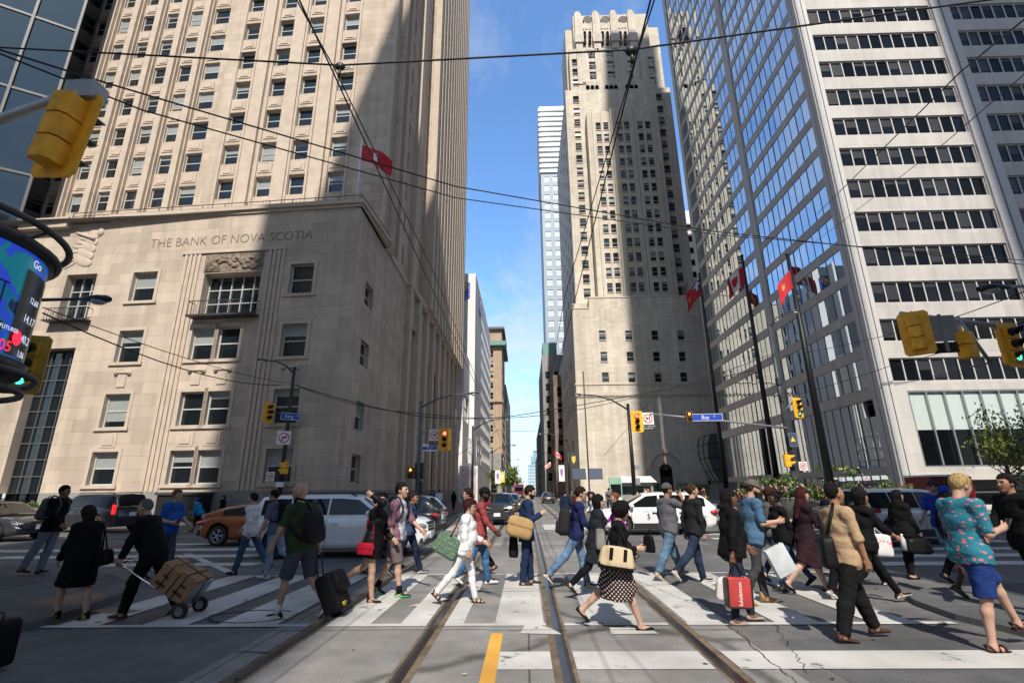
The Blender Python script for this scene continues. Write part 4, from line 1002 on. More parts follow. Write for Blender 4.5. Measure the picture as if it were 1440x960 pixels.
# centre-right pole
P3x, P3y = 6.75, 32.6
pole('lamp_post', 'black lamp post in front of the stone skyscraper with arm reaching over the street', 'lamp post', P3x, P3y, 6.9, .13, BLACK, (-2.9, 0, 1.05, DGREY))
signal(T(7.15, 32.1, 6.3), 'yellow traffic light showing red in front of the stone skyscraper', 'r', 3, True, 1.05)
noturn(T(7.85, 32.1, 5.95), 'white no left turn sign beside the red light before the stone skyscraper', .72, True, ('T.T.C. VEHICLES', 'EXCEPTED'))
b = MB(); b.box(-.14, .14, -.1, .1, 1.9, 2.3); b.box(-.1, .3, -.02, .02, 2.8, 3.1); tag(b.build('control_box', GALV, None, T(P3x + .2, P3y - .15)), 'small grey box on the black lamp post before the stone skyscraper', 'control box')
P4x, P4y = 16.6, 32.4
pole('signal_pole', 'dark signal pole by the flagpoles with a long pale mast arm', 'signal pole', P4x, P4y, 12.2, .16, pbr('dark_bluish_pole', (.035, .04, .045), .5), (1.35, -.2, 1.1, DGREY), [((0, -.1, 5.25), (-8.6, -.3, 6.25), .06, GALV), ((0, -.1, 6.3), (.75, -.3, 7.0), .05, GALV)])
signal(T(17.35, 32.0, 7.0, R_(20)), 'yellow traffic light showing green beside the dark signal pole', 'g', 3, True, 1.0)
street_sign(T(11.55, 31.95, 5.95), 'Bay', 'St', 'blue Bay St street name sign on the pale mast arm', 1.95, .45)
pedhead(T(10.4, 31.9, 6.3), 'hand signal glowing orange beside the blue Bay St sign')
sign_board('warning_sign', 'blue warning sign with yellow triangle on the dark signal pole', T(16.75, 32.1, 4.5, R_(10)), .55, .85, pbr('slate_blue', (.05, .08, .13), .5), GALV).children[0]
b = MB(); b.add([(-.16, -.013, -.1), (.16, -.013, -.1), (0, -.013, .2)], [(0, 1, 2)]); b.build('triangle_symbol', pbr('sign_yellow', (.8, .6, .03), .5), bpy.data.objects['warning_sign'])
signal(T(16.25, 32.0, 3.6, R_(75)), 'two-lamp yellow signal low on the dark signal pole', None, 2, False, 1.1)
noturn(T(17.1, 32.1, 2.9), 'white prohibition sign on the right of the dark signal pole', .5)
b = MB()
for z, s in ((3.15, .2), (2.4, .22), (1.75, .2), (8.3, .14), (7.2, .12)): b.box(-s, s, -.2, .1, z - .25, z + .2)
tag(b.build('control_box', DGREY, None, T(P4x, P4y)), 'dark boxes strapped to the dark signal pole', 'control box')

# near left: traffic light and its arm over our heads, ticker drum, lamp, green light
pl_ = pole('signal_pole', 'grey signal pole just outside the left edge with arm overhead', 'signal pole', -8.6, 4.6, 6.4, .13, GALV, None, [((0, 0, 4.55), (4.15, -.6, 5.55), .055, GALV)])
b = MB(); b.tube([(1.6, -.25, 5.0), (1.55, -.25, 4.0)], .035, 8); b.build('hanger', GALV, pl_)
b = MB(); b.obox((-4.4, 4.0, 5.5), (.3, .18, .2)); tag(b.build('mount_bracket', GALV), 'grey bracket holding the large yellow traffic light at top left', 'bracket')
signal(Matrix.Translation((-4.42, 4.0, 5.38)) @ rotz(172) @ Matrix.Rotation(R_(-7), 4, 'Y'), 'large yellow traffic light seen from behind at the top left', None, 3, True, .74)
DX, DY = -10.4, 7.4
scr = thing('ticker_drum', 'round blue lit stock ticker drum with tube rails at the left edge', 'ticker screen', (DX, DY, 0))
m = bpy.data.materials.new('ticker_screen'); m.use_nodes = True; nt = m.node_tree; N = nt.nodes; L = nt.links; bs = N['Principled BSDF']; bs.inputs['Base Color'].default_value = (.01, .01, .02, 1); bs.inputs['Roughness'].default_value = .3
tc = N.new('ShaderNodeTexCoord'); vo = N.new('ShaderNodeTexNoise'); vo.inputs['Scale'].default_value = 1.6; vo.inputs['Detail'].default_value = 3; L.new(tc.outputs['Object'], vo.inputs['Vector'])
rp = N.new('ShaderNodeValToRGB'); rp.color_ramp.interpolation = 'CONSTANT'; el = rp.color_ramp.elements
el[0].color = (0, .02, .09, 1); el[1].position = .52; el[1].color = (.02, .08, .75, 1); q = el.new(.46); q.color = (0, .16, .33, 1); q = el.new(.6); q.color = (0, .22, .3, 1)
L.new(vo.outputs['Fac'], rp.inputs[0]); L.new(rp.outputs[0], bs.inputs['Emission Color']); bs.inputs['Emission Strength'].default_value = .5
b = MB(); b.lathe([(1.72, 3.85), (1.72, 5.75)], 40, None, 0); b.build('screen', m, scr)
b = MB(); b.lathe([(.3, 3.6), (1.75, 3.65), (1.8, 3.85), (1.72, 3.86)], 40); b.lathe([(1.72, 5.74), (1.8, 5.75), (1.8, 5.95), (.3, 6.0)], 40); b.parts('drum_case', BLACK, scr)
b = MB()
for z, r in ((6.15, 1.95), (5.85, 1.84), (3.6, 1.95), (3.35, 1.8)): b.tube([(r * math.cos(a), r * math.sin(a), z) for a in [2 * PI * i / 40 for i in range(41)]], .06, 8)
for i in range(8): a = 2 * PI * i / 8 + .2; b.tube([(1.95 * math.cos(a), 1.95 * math.sin(a), 6.15), (1.5 * math.cos(a), 1.5 * math.sin(a), 5.9)], .03, 6)
b.parts('tube_rail', DGREY, scr)
b = MB(); b.tube([(0, 0, 0), (0, 0, 3.65)], .35, 16); b.build('post', DGREY, scr)
rd_t = pbr('ticker_red', (.1, 0, 0), .5, var=0, emit=(1, .02, .06), es=1.2); wh_t = pbr('ticker_white', (.1, .1, .1), .5, var=0, emit=(.7, .8, 1), es=.8)
dk_t = pbr('ticker_dark', (.004, .004, .006), .3, var=0)
def on_drum(ang, z, r=1.735): a = R_(ang); return T(r * math.cos(a), r * math.sin(a), z, a + PI / 2)
b = MB(); b.lathe([(1.728, 3.9), (1.728, 5.45)], 12, None, 0, R_(14), R_(52)); b.lathe([(1.728, 4.25), (1.728, 4.4)], 12, None, 0, R_(-40), R_(8)); b.build('dark_panel', dk_t, scr)
b = MB(); b.lathe([(1.735, 4.45), (1.735, 5.05)], 2, None, 0, R_(2), R_(3)); b.lathe([(1.735, 5.04), (1.735, 5.07)], 4, None, 0, R_(-2), R_(5)); b.build('dark_panel', dk_t, scr)
for ang, z, tx, s, mt in ((8, 4.02, '-0.05', .26, rd_t), (27, 4.6, '14.17', .2, wh_t), (27, 4.95, '12.68', .15, wh_t), (29, 4.25, '40.2', .2, wh_t), (20, 5.58, 'Go', .2, wh_t), (12, 4.32, 'FUTURES', .1, wh_t), (28, 3.98, '1.06', .16, wh_t)):
    text(tx, s, 'lettering', mt, scr, on_drum(ang, z, 1.745) @ UP, .001)
b = MB(); b.lathe([(0, 0), (.13, 0)], 16, on_drum(20, 4.22, 1.745) @ UP); b.build('red_badge', rd_t, scr)
pg = pole('signal_pole', 'dark pole outside the left edge behind the ticker drum', 'signal pole', -13.0, 10.2, 6.2, .13, DGREY, (3.15, -.1, -.1, DGREY), [((0, 0, 3.9), (2.5, 0, 3.95), .05, DGREY)])
signal(T(-10.6, 10.0, 4.8, R_(18)) , 'yellow traffic light showing green below the ticker drum', 'g', 3, True, 1.0)
# near right
pole('signal_pole', 'grey signal pole just outside the right edge with drooping arm', 'signal pole', 12.9, 10.2, 6.5, .14, GALV, (-2.55, -.1, -.55, DGREY), [((0, 0, 4.25), (-4.95, -.1, 5.1), .06, GALV)])
signal(T(8.05, 9.95, 4.98, R_(142)), 'yellow traffic light seen from behind at the arm tip on the right', None, 3, True, .72)
t = sign_board('sign_back', 'grey back of a sign hanging from the arm at right', T(8.62, 10.0, 4.72, R_(170)), .55, .55, GALV); b = MB(); b.box(-.24, .24, -.012, .012, -.52, -.3); b.build('lower_plate', BLACK, t); b = MB(); b.box(-.03, .03, .012, .04, -.5, .3); b.build('bracket', GALV, t)
signal(T(9.05, 10.0, 4.62, R_(118)), 'two-lamp yellow signal hanging below the arm on the right', None, 2, False, .82)
b = MB(); b.tube([(9.1, 10.1, 5.0), (9.5, 10.1, 4.0)], .035, 8); b.tube([(9.5, 10.1, 4.0), (9.0, 10.0, 3.9)], .02, 6); tag(b.build('hanger_pipe', GALV), 'grey drop pipe beside the two-lamp signal on the right', 'pipe')
signal(T(9.95, 10.0, 4.72, R_(14)), 'yellow traffic light showing green at the right edge', 'g', 3, True, .74)

# flagpoles and flags
def flag(M, w, h, mat, label, droop=.5, extra=None):
    """cloth hanging from its hoist (x=0), sagging and rippling"""
    b = MB(); nx, ny = 14, 8; V = []; F = []
    for i in range(nx + 1):
        for j in range(ny + 1):
            a = i / nx; c = j / ny
            x = a * w * (1 - .45 * droop); z = -c * h - droop * w * (a ** 1.25) * 1.0; y = .12 * w * math.sin(a * 7 + c * 2.0) * a
            V.append((x, y, z))
    for i in range(nx):
        for j in range(ny): F.append((i * (ny + 1) + j, i * (ny + 1) + j + 1, (i + 1) * (ny + 1) + j + 1, (i + 1) * (ny + 1) + j))
    if extra: mid = [extra((i + .5) / nx, (j + .5) / ny) for i in range(nx) for j in range(ny)]
    else: mid = [0] * len(F)
    for f, m_ in zip(F, mid): b.v = V; b.f.append(f); b.m.append(m_); b.sm.append(True)
    return tag(b.build('flag', mat if isinstance(mat, list) else [mat], None, M), label, 'flag')
FRED = pbr('flag_red', (.5, .012, .02), .7, var=.08); FWHITE = pbr('flag_white', (.7, .68, .66), .7, var=.05); FGOLD = pbr('flag_gold', (.5, .3, .06), .7, var=0); FBLUE = pbr('flag_blue', (.02, .04, .2), .7, var=0)
def canton(a, c): return 1 if .25 < a < .75 and not (abs(a - .5) < .16 - abs(c - .45) * .25 and .2 < c < .8) else 0
def ens(a, c): return (2 if abs(a - .22) > .05 and abs(c - .22) > .06 else 1) if a < .45 and c < .45 else (3 if (a - .75) ** 2 + (c - .55) ** 2 < .02 else 0)
def crest(a, c): return 1 if (a - .5) ** 2 + (c - .5) ** 2 < .008 else 0
for (x, y, h, lb) in ((22.9, 60., 28.2, 'tall black flagpole nearest the stone skyscraper'), (23.0, 48., 24.8, 'middle black flagpole before the mirrored tower'), (20.8, 36., 19.0, 'black flagpole nearest us before the mirrored tower')):
    t = thing('flagpole', lb, 'flagpole', (x, y, 0), 'flagpoles by the marble tower'); b = MB(); b.tube([(0, 0, .1), (0, 0, h)], [.3, .13], 12); b.build('post', BLACK, t); b = MB(); b.ell((0, 0, h + .12), (.2, .2, .14), 10); b.build('finial', DGREY, t); b = MB(); b.lathe([(.55, 0), (.55, .16), (.3, .2)], 14); b.build('base', DGREY, t)
flag(T(22.75, 59.8, 27.4, PI + .2), 3.4, 2.2, [FRED, FWHITE, FBLUE, FGOLD], 'red ensign hanging from the flagpole nearest the stone skyscraper', .75, ens)
flag(T(22.85, 47.8, 23.6, PI + .15), 3.0, 2.0, [FRED, FWHITE], 'red and white maple leaf flag on the middle flagpole', .62, canton)
flag(T(20.65, 35.8, 17.7, PI + .1), 2.1, 1.5, [FRED, FGOLD], 'dark red flag with golden crest on the nearest flagpole', .75, crest)
t = thing('flagpole', 'slim white flagpole standing on the bank podium roof', 'flagpole', (bp(.9, 1.2)[0], bp(.9, 1.2)[1], 20.9)); b = MB(); b.tube([(0, 0, 0), (0, 0, 6.4)], [.08, .05], 8); b.ell((0, 0, 6.5), (.1, .1, .12), 8); b.build('post', WHITE, t)
flag(T(bp(.9, 1.2)[0] + .08, bp(.9, 1.2)[1], 26.6, -.1), 3.0, 1.35, [FRED, FWHITE], 'red flag with a white mark streaming from the bank roof', .5, lambda a, c: 1 if .45 < a < .6 and .3 < c < .75 else 0)
b = MB(); q = bp(.35, .6); b.tube([(q[0], q[1], 20.9), (q[0], q[1], 22.6), (q[0] + .3, q[1], 22.9), (q[0] + .65, q[1] - .1, 22.85)], .035, 6); b.ell((q[0] + .75, q[1] - .1, 22.75), (.14, .14, .16), 8); tag(b.build('roof_camera', GALV), 'small grey camera on a bent pipe at the bank roof corner', 'camera')

# overhead wires
def wire(label, pts, r=.018, sag=0, grp='overhead wires'):
    P = [Vector(p) for p in pts]; Q = []
    for i in range(len(P) - 1):
        for k in range(10):
            a = k / 10; p = P[i].lerp(P[i + 1], a); p.z -= sag * 4 * a * (1 - a); Q.append(p)
    Q.append(P[-1]); b = MB(); b.tube(Q, r, 5); o = b.build('overhead_wire', WIRE); tag(o, label, 'wire', grp); return o
wire('tram contact wire above the left track', [(-1.9, -6, 5.62), (-1.9, 4.18, 5.72), (-1.9, 32, 5.5), (-1.9, 200, 5.5)], 0.0086)
wire('tram contact wire above the right track', [(1.08, -6, 5.5), (1.08, 3.8, 5.4), (1.08, 32, 5.3), (1.08, 200, 5.4)], 0.0086)
wire('second thin wire sloping past the left contact wire', [(-2.6, -2, 6.2), (-1.95, 4.18, 5.9), (-1.75, 9, 5.75), (-1.9, 32, 5.55)], 0.0072)
wire('second thin wire sloping past the right contact wire', [(1.6, -2, 6.0), (1.12, 3.8, 5.55), (.9, 10, 5.6), (1.08, 32, 5.4)], 0.0072)
def uv(u, v, Y): return atY(u, v, Y)
wire('thick span wire crossing the whole view above the hangers', [uv(-60, 64, 4.3), uv(478, 92, 4.2), uv(888, 70, 3.85), uv(1500, -15, 4.3)], 0.0101)
hg = MB(); p = uv(478, 94, 4.2); hg.ell(p, (.06, .04, .045), 8); hg.tube([p, p - Vector((0, 0, .14))], .015, 6); tag(hg.build('wire_hanger', BLACK), 'black hanger clamp where wires cross above the left track', 'wire hanger')
hg = MB(); p = uv(888, 72, 3.85); hg.ell(p, (.07, .05, .05), 8); hg.tube([p, p - Vector((0, 0, .15))], .018, 6); tag(hg.build('wire_hanger', BLACK), 'black hanger clamp where wires cross before the skyscraper', 'wire hanger')
wire('upper sloping cable from top left to the right edge', [uv(-40, 58, 9), uv(160, 120, 12), uv(640, 262, 20), uv(1000, 325, 26), uv(1440, 372, 30)], 0.0288)
wire('lower sloping cable from top left to the right edge', [uv(-40, 60, 9), uv(200, 155, 12), uv(640, 278, 20), uv(1010, 330, 26), uv(1440, 366, 30)], 0.0245)
wire('thin sagging cable from the ticker drum to the bank lamp post', [uv(60, 440, 12), uv(395, 541, 29)], 0.0216, .55)
wire('second sagging cable from the ticker drum to the bank lamp post', [uv(60, 432, 12), uv(400, 538, 29)], 0.0144, .25)
wire('sagging cable from the bank lamp post across the street', [uv(412, 540, 29), uv(590, 585, 29), uv(720, 585, 31), uv(1060, 520, 33)], 0.0252, .15)
wire('second cable from the bank lamp post across the street', [uv(412, 540, 29), uv(592, 581, 29), uv(800, 578, 31), uv(1085, 498, 33)], 0.0187, .35)
wire('cable descending from the signal pole to the right lamp arm', [uv(1100, 500, 32), uv(1260, 468, 20), uv(1440, 410, 11)], 0.0130, .1)
wire('cable in front of the marble tower behind the right traffic lights', [uv(1095, 560, 32), uv(1250, 515, 20), uv(1440, 452, 11)], 0.0130, .1)
wire('steep dark cable before the marble tower, upper one', [uv(1150, 300, 22), uv(1352, 100, 8), uv(1480, -5, 5)], 0.0144)
wire('steep thin cable before the marble tower, lower one', [uv(1140, 345, 24), uv(1330, 200, 10), uv(1480, 70, 6)], 0.0094)
wire('thin cable over the far street', [uv(640, 640, 50), uv(700, 604, 60), uv(780, 603, 60)], 0.0216, .2)
wire('thin stay wire before the stone skyscraper', [uv(850, 640, 40), uv(1020, 440, 40)], 0.0144)

# more lamp posts and banners along the far street
for i, (x, y, sgn, lb) in enumerate(((-4.9, 47, 1, 'black lamp post on the left pavement before the pale building'), (-4.9, 75, 1, 'black lamp post further along the left pavement'), (-4.9, 110, 1, 'small lamp post far along the left pavement'), (5.0, 60, -1, 'black lamp post with shield banner before the skyscraper side'), (5.0, 88, -1, 'lamp post with red flag further along the right pavement'), (5.0, 125, -1, 'small lamp post far along the right pavement'))):
    pole('lamp_post', lb, 'lamp post', x, y, 7.4, .12, BLACK, (sgn * 2.8, 0, 1.0, DGREY))
def banner(x, y, z, w, h, mats, label, em=None):
    t = thing('street_banner', label, 'banner', (x, y, z)); b = MB(); b.box(-w / 2, w / 2, -.015, .015, -h / 2, h / 2); b.build('cloth', mats[0], t)
    b = MB(); b.prism([(-w * .25, h * .25), (w * .25, h * .25), (w * .22, -.05 * h), (0, -h * .25), (-w * .22, -.05 * h)], .016, .024); b.build('emblem', mats[1], t, rotx(90))
PURP = pbr('banner_purple', (.3, .2, .4), .7); YEL = pbr('banner_yellow', (.7, .55, .06), .7); PALE = pbr('banner_pale', (.7, .68, .7), .7)
banner(5.6, 59.8, 5.0, .9, 1.7, (DGREY, YEL), 'dark banner with yellow shield on the right pavement')
banner(4.3, 62.0, 3.6, .7, 1.9, (PALE, PURP), 'pale banner with purple emblem over the right pavement')
banner(-4.1, 75, 3.6, .8, 1.9, (PALE, PURP), 'pale banner with purple emblem on the left pavement'); banner(-4.2, 92, 4.0, .8, 1.8, (YEL, PALE), 'yellow banner further along the left pavement')
banner(-4.9, 110, 5.5, 1.6, 1.2, (BLUES, WHITE), 'round blue and white sign far down the street')
flag(T(5.0, 88, 8.2, -.2), 1.5, .9, [FRED, FWHITE], 'small red and white flag over the right pavement', .5, canton)
flag(T(4.8, 98, 7.0, PI - .2), 1.5, .9, [FRED, FWHITE], 'small red and white striped flag further along the right pavement', .5, lambda a, c: int(c * 6) % 2)
# solar panels, info pillar, kiosk on the plaza
t = thing('solar_panel', 'two dark solar panels on a thin pole before the skyscraper', 'solar panel', (8.0, 66, 0)); b = MB(); b.tube([(0, 0, 0), (0, 0, 17)], .1, 8); b.build('post', pbr('brown_pole', (.1, .07, .05), .6), t)
for x, a in ((-1.2, .1), (.9, -.1)): b = MB(); b.obox((x, -.2, 3.6), (1.7, .1, 1.4), Matrix.Rotation(a, 3, 'Z') @ Matrix.Rotation(-.3, 3, 'X')); b.build('panel', pbr('solar_cells', (.012, .03, .07), .6, var=.1), t)
t = thing('info_pillar', 'green and white information pillar on the plaza', 'info pillar', (9.6, 56, 0)); b = MB(); b.box(-.65, .65, -.15, .15, .1, 2.9); b.build('body', pbr('pillar_green', (.25, .42, .33), .5), t); b = MB(); b.box(-.55, .55, -.17, -.151, 1.0, 2.2); b.build('map_panel', GLASS, t); b = MB(); b.box(-.55, .55, -.17, -.151, .3, .8); b.build('white_panel', WHITE, t)
t = thing('street_kiosk', 'street food kiosk with red lit sign on the plaza', 'kiosk', (12.6, 60, 0)); b = MB(); b.box(-2, 2, 0, 2, .2, 2.4); b.build('body', GALV, t); b = MB(); b.prism([(-2.4, 0), (2.4, 0), (1.7, .7), (-1.7, .7)], -2.3, .4); b.build('roof', WHITE, t, T(0, 0, 2.4) @ rotx(90)); b = MB(); b.box(-.8, .8, -.32, -.3, 2.55, 2.95); b.build('sign', REDS, t); b = MB(); b.box(-1.7, 1.7, -.02, 0, 1.1, 2.0); b.build('counter_window', GLASS, t)
t = thing('advert_pillar', 'white advertising pillar on the left pavement', 'advert pillar', (-6.9, 62, 0)); b = MB(); b.box(-1.1, 1.1, -.2, .2, .3, 4.6); b.build('body', PALE, t); b = MB(); b.box(-.9, .9, -.22, -.201, .9, 4.2); b.build('poster', pbr('pink_poster', (.6, .5, .5), .5, var=.3, sc=2), t)
# traffic bin by the bank kerb
t = thing('refuse_skip', 'black square planter box on the kerb before the bank', 'planter box', T(-19.7, 29.6, .14, R_(4))); b = MB(); b.prism([(-1.15, -.7), (1.15, -.7), (1.15, .7), (-1.15, .7)], 0, 1.45); b.build('body', BLACK, t); b = MB(); b.box(-1.25, 1.25, -.8, .8, 1.45, 1.58); b.build('rim', DGREY, t)
mh = MB(); mh.lathe([(0, .105), (.42, .105), (.45, .101)], 24, T(-6.93, 8.14, 0)); struct(mh.build('manhole', pbr('cast_iron', (.05, .045, .04), .6, .6, var=.4, sc=30)))
mh = MB(); mh.box(-.35, .35, -.13, .13, .001, .014); tag(mh.build('drain_grate', BRONZE, None, T(-5.95, 7.8, 0, R_(-15))), 'iron drain grate by the left kerb', 'drain grate')

# ------------------------------------------------------------------ plants
LEAF = [pbr('leaf_dark', (.03, .06, .015), .7, var=.3), pbr('leaf_mid', (.06, .11, .025), .7, var=.3), pbr('leaf_pale', (.2, .22, .04), .7, var=.3)]
FLOW = [pbr('flower_red', (.4, .02, .03), .7), pbr('flower_white', (.7, .68, .65), .7)]
def leafcloud(b, c, r, n, size, mi=(0, 1, 1), seed=1, clumps=9):
    q = random.Random(seed); cs = [Vector((q.gauss(0, .45) * r[0], q.gauss(0, .45) * r[1], q.gauss(0, .45) * r[2])) for _ in range(clumps)]
    for _ in range(n):
        p = Vector(c) + q.choice(cs) + Vector((q.gauss(0, .22) * r[0], q.gauss(0, .22) * r[1], q.gauss(0, .22) * r[2]))
        M = Euler((q.uniform(0, 6), q.uniform(0, 6), q.uniform(0, 6))).to_matrix(); s = size * q.uniform(.6, 1.4)
        b.add([p + M @ Vector(v) * s for v in ((-1, 0, 0), (0, -.45, .1), (1, 0, 0), (0, .45, .1))], [(0, 1, 2, 3)], q.choice(mi))
def tree(x, y, h, rc, label, n=1400, size=.13, seed=1, mi=(0, 1, 1, 2)):
    t = thing('street_tree', label, 'tree', (x, y, 0)); b = MB(); q = random.Random(seed)
    b.tube([(0, 0, 0), (.05, 0, h * .3), (-.04, .03, h * .6), (0, 0, h * .85)], [.1, .08, .06, .02], 8)
    for i in range(9):
        a = q.uniform(0, 6.28); z = h * q.uniform(.35, .7); l = rc * q.uniform(.6, 1); b.tube([(0, 0, z), (l * .5 * math.cos(a), l * .5 * math.sin(a), z + l * .35), (l * math.cos(a), l * math.sin(a), z + l * .6)], [.04, .025, .008], 5)
    b.build('trunk', BRONZE, t); c = MB(); leafcloud(c, (0, 0, h * .68), (rc, rc, h * .3), n, size, mi, seed, 16); c.build('crown', LEAF, t); return t
tree(22.4, 24.5, 5.0, 1.5, 'young yellowish green tree in front of the glazed ground floor at right', 2400, .085, 4, (1, 2, 2))
tree(-4.6, 150, 7, 2.2, 'dark street tree far down the left pavement', 700, .4, 5); tree(-4.8, 165, 9, 2.5, 'yellowing street tree far down the left pavement', 700, .4, 6, (1, 2, 2)); tree(-5.6, 96, 6, 1.6, 'small green street tree by the white office block', 700, .25, 7, (1, 2))
def planter(x, y, label, s=1., fl=True, seed=1):
    t = thing('flower_planter', label, 'planter', (x, y, .14)); b = MB(); b.lathe([(0, 0), (.42 * s, 0), (.55 * s, .75 * s), (.6 * s, .8 * s), (.5 * s, .8 * s), (.45 * s, .7 * s), (0, .7 * s)], 18); b.build('pot', pbr('planter_grey', (.2, .2, .2), .7), t)
    c = MB(); leafcloud(c, (0, 0, 1.15 * s), (.75 * s, .75 * s, .5 * s), 420, .12, (0, 1, 1, 1, 2), seed, 8); c.build('foliage', LEAF, t)
    if fl: c = MB(); leafcloud(c, (0, 0, 1.2 * s), (.8 * s, .8 * s, .45 * s), 120, .06, (0, 0, 1), seed + 9, 8); c.build('flowers', FLOW, t)
for i, (x, y, s, lb) in enumerate(((13.2, 27.3, 1.25, 'flower planter with red and green plants behind the man in the backward cap'), (15.3, 27.6, 1.0, 'leafy planter right of the large flower planter'), (17.3, 28.2, 1.15, 'flower planter at the foot of the dark signal pole'), (19.4, 28.6, 1.1, 'flower planter between signal pole and nearest flagpole'), (11.7, 28.3, .9, 'flower planter left of the large flower planter'))): planter(x, y, lb, s, True, 20 + i)
for i, x in enumerate((16.6, 17.8, 19.2, 22.9, 24.4, 25.6)): planter(x, 76, ('leafy tub', 'leafy tub', 'leafy tub', 'leafy tub', 'leafy tub', 'leafy tub')[i] + ' before the skyscraper wall, ' + ('furthest left in the row', 'second from the left', 'left of the arched door', 'right of the arched door', 'second from the right', 'furthest right in the row')[i], 1.5, False, 40 + i)
t = thing('grass_bed', 'low green plant bed at the foot of the bank glass bay', 'plant bed', T(-31.3, 30.6, .14, R_(-4))); b = MB(); b.box(-1.6, 1.6, -.3, .3, 0, .5); b.build('trough', GRANITE, t); c = MB(); leafcloud(c, (0, 0, .8), (1.7, .3, .4), 300, .13, (0, 1, 2), 77, 9); c.build('foliage', LEAF, t)
t = thing('hedge_planter', 'clipped green planter on the traffic island along the right kerb', 'planter', (4.3, 42, 0)); b = MB(); b.box(-.45, .45, 0, 9, .0, .5); b.build('trough', KERB, t); c = MB(); leafcloud(c, (0, 4.5, .8), (.5, 5, .35), 700, .13, (0, 1), 78, 16); c.build('foliage', LEAF, t)
# ------------------------------------------------------------------ vehicles
TYRE = pbr('tyre_rubber', (.018, .018, .018), .8, var=.2, sc=20); ALLOY = pbr('alloy_rim', (.5, .5, .52), .3, .9, var=.05); ALLOYD = pbr('dark_rim', (.05, .05, .055), .35, .7, var=.05)
TRIM = pbr('black_car_trim', (.015, .015, .016), .55, var=.1); CARGLASS = glass_mat('car_glass', (.006, .008, .009), ior=1.55); TAIL = pbr('tail_light', (.42, .008, .012), .2, var=0, coat=.8); TAILON = pbr('tail_light_lit', (.5, .01, .02), .2, var=0, emit=(1, .02, .03), es=.8)
HEADL = pbr('headlight_glass', (.3, .32, .33), .1, .4, var=0, coat=1.); HEADON = pbr('headlight_lit', (.8, .7, .5), .2, var=0, emit=(1, .8, .5), es=2.5); CHROME = pbr('chrome', (.6, .6, .6), .15, 1., var=0)
SEAM = pbr('panel_gap', (.01, .01, .01), .9, var=0)
def lerp_pts(pts, x, smooth=True):
    if x <= pts[0][0]: return pts[0][1]
    for (a, p), (c, q) in zip(pts, pts[1:]):
        if x <= c:
            t = (x - a) / (c - a); return p + (q - p) * (t * t * (3 - 2 * t) if smooth else t)
    return pts[-1][1]
_wh = {}
def wheel(parent, x, y, r, side, dark=False, spokes=5):
    k = (round(r, 2), dark, spokes)
    if k not in _wh:
        b = MB(); w = .2
        b.lathe([(r * .66, -w / 2), (r * .93, -w / 2), (r, -w * .3), (r, w * .3), (r * .93, w / 2), (r * .66, w / 2), (r * .66, -w / 2)], 28)
        g = MB(); g.lathe([(r * .67, .06), (r * .67, .095), (r * .6, .09), (r * .58, .05)], 28); g.lathe([(0, .1), (r * .14, .095), (r * .16, .06)], 14)
        for i in range(spokes):
            for e in (-.16, .16):
                a = 2 * PI * i / spokes; c0 = Vector((math.cos(a) * r * .1, math.sin(a) * r * .1, .085)); c1 = Vector((math.cos(a + e) * r * .63, math.sin(a + e) * r * .63, .08)); g.tube([c0, c1], r * .055, 5)
        d = MB(); d.lathe([(0, .03), (r * .62, .03)], 20)
        _wh[k] = (b.mesh('tyre', TYRE), g.mesh('rim', ALLOYD if dark else ALLOY), d.mesh('brake_disc', TRIM))
    M = T(x, y, r) @ rotx(90 if side < 0 else -90)
    t = obj('wheel', None, parent, M); t.empty_display_size = .1
    for n_, me in zip(('tyre', 'rim', 'brake_disc'), _wh[k]): obj(n_, me, t)
def applied(o):
    bpy.context.view_layer.update()
    me = bpy.data.meshes.new_from_object(o.evaluated_get(bpy.context.evaluated_depsgraph_get())); me.name = o.name; old = o.data
    o.modifiers.clear(); o.data = me; bpy.data.meshes.remove(old)
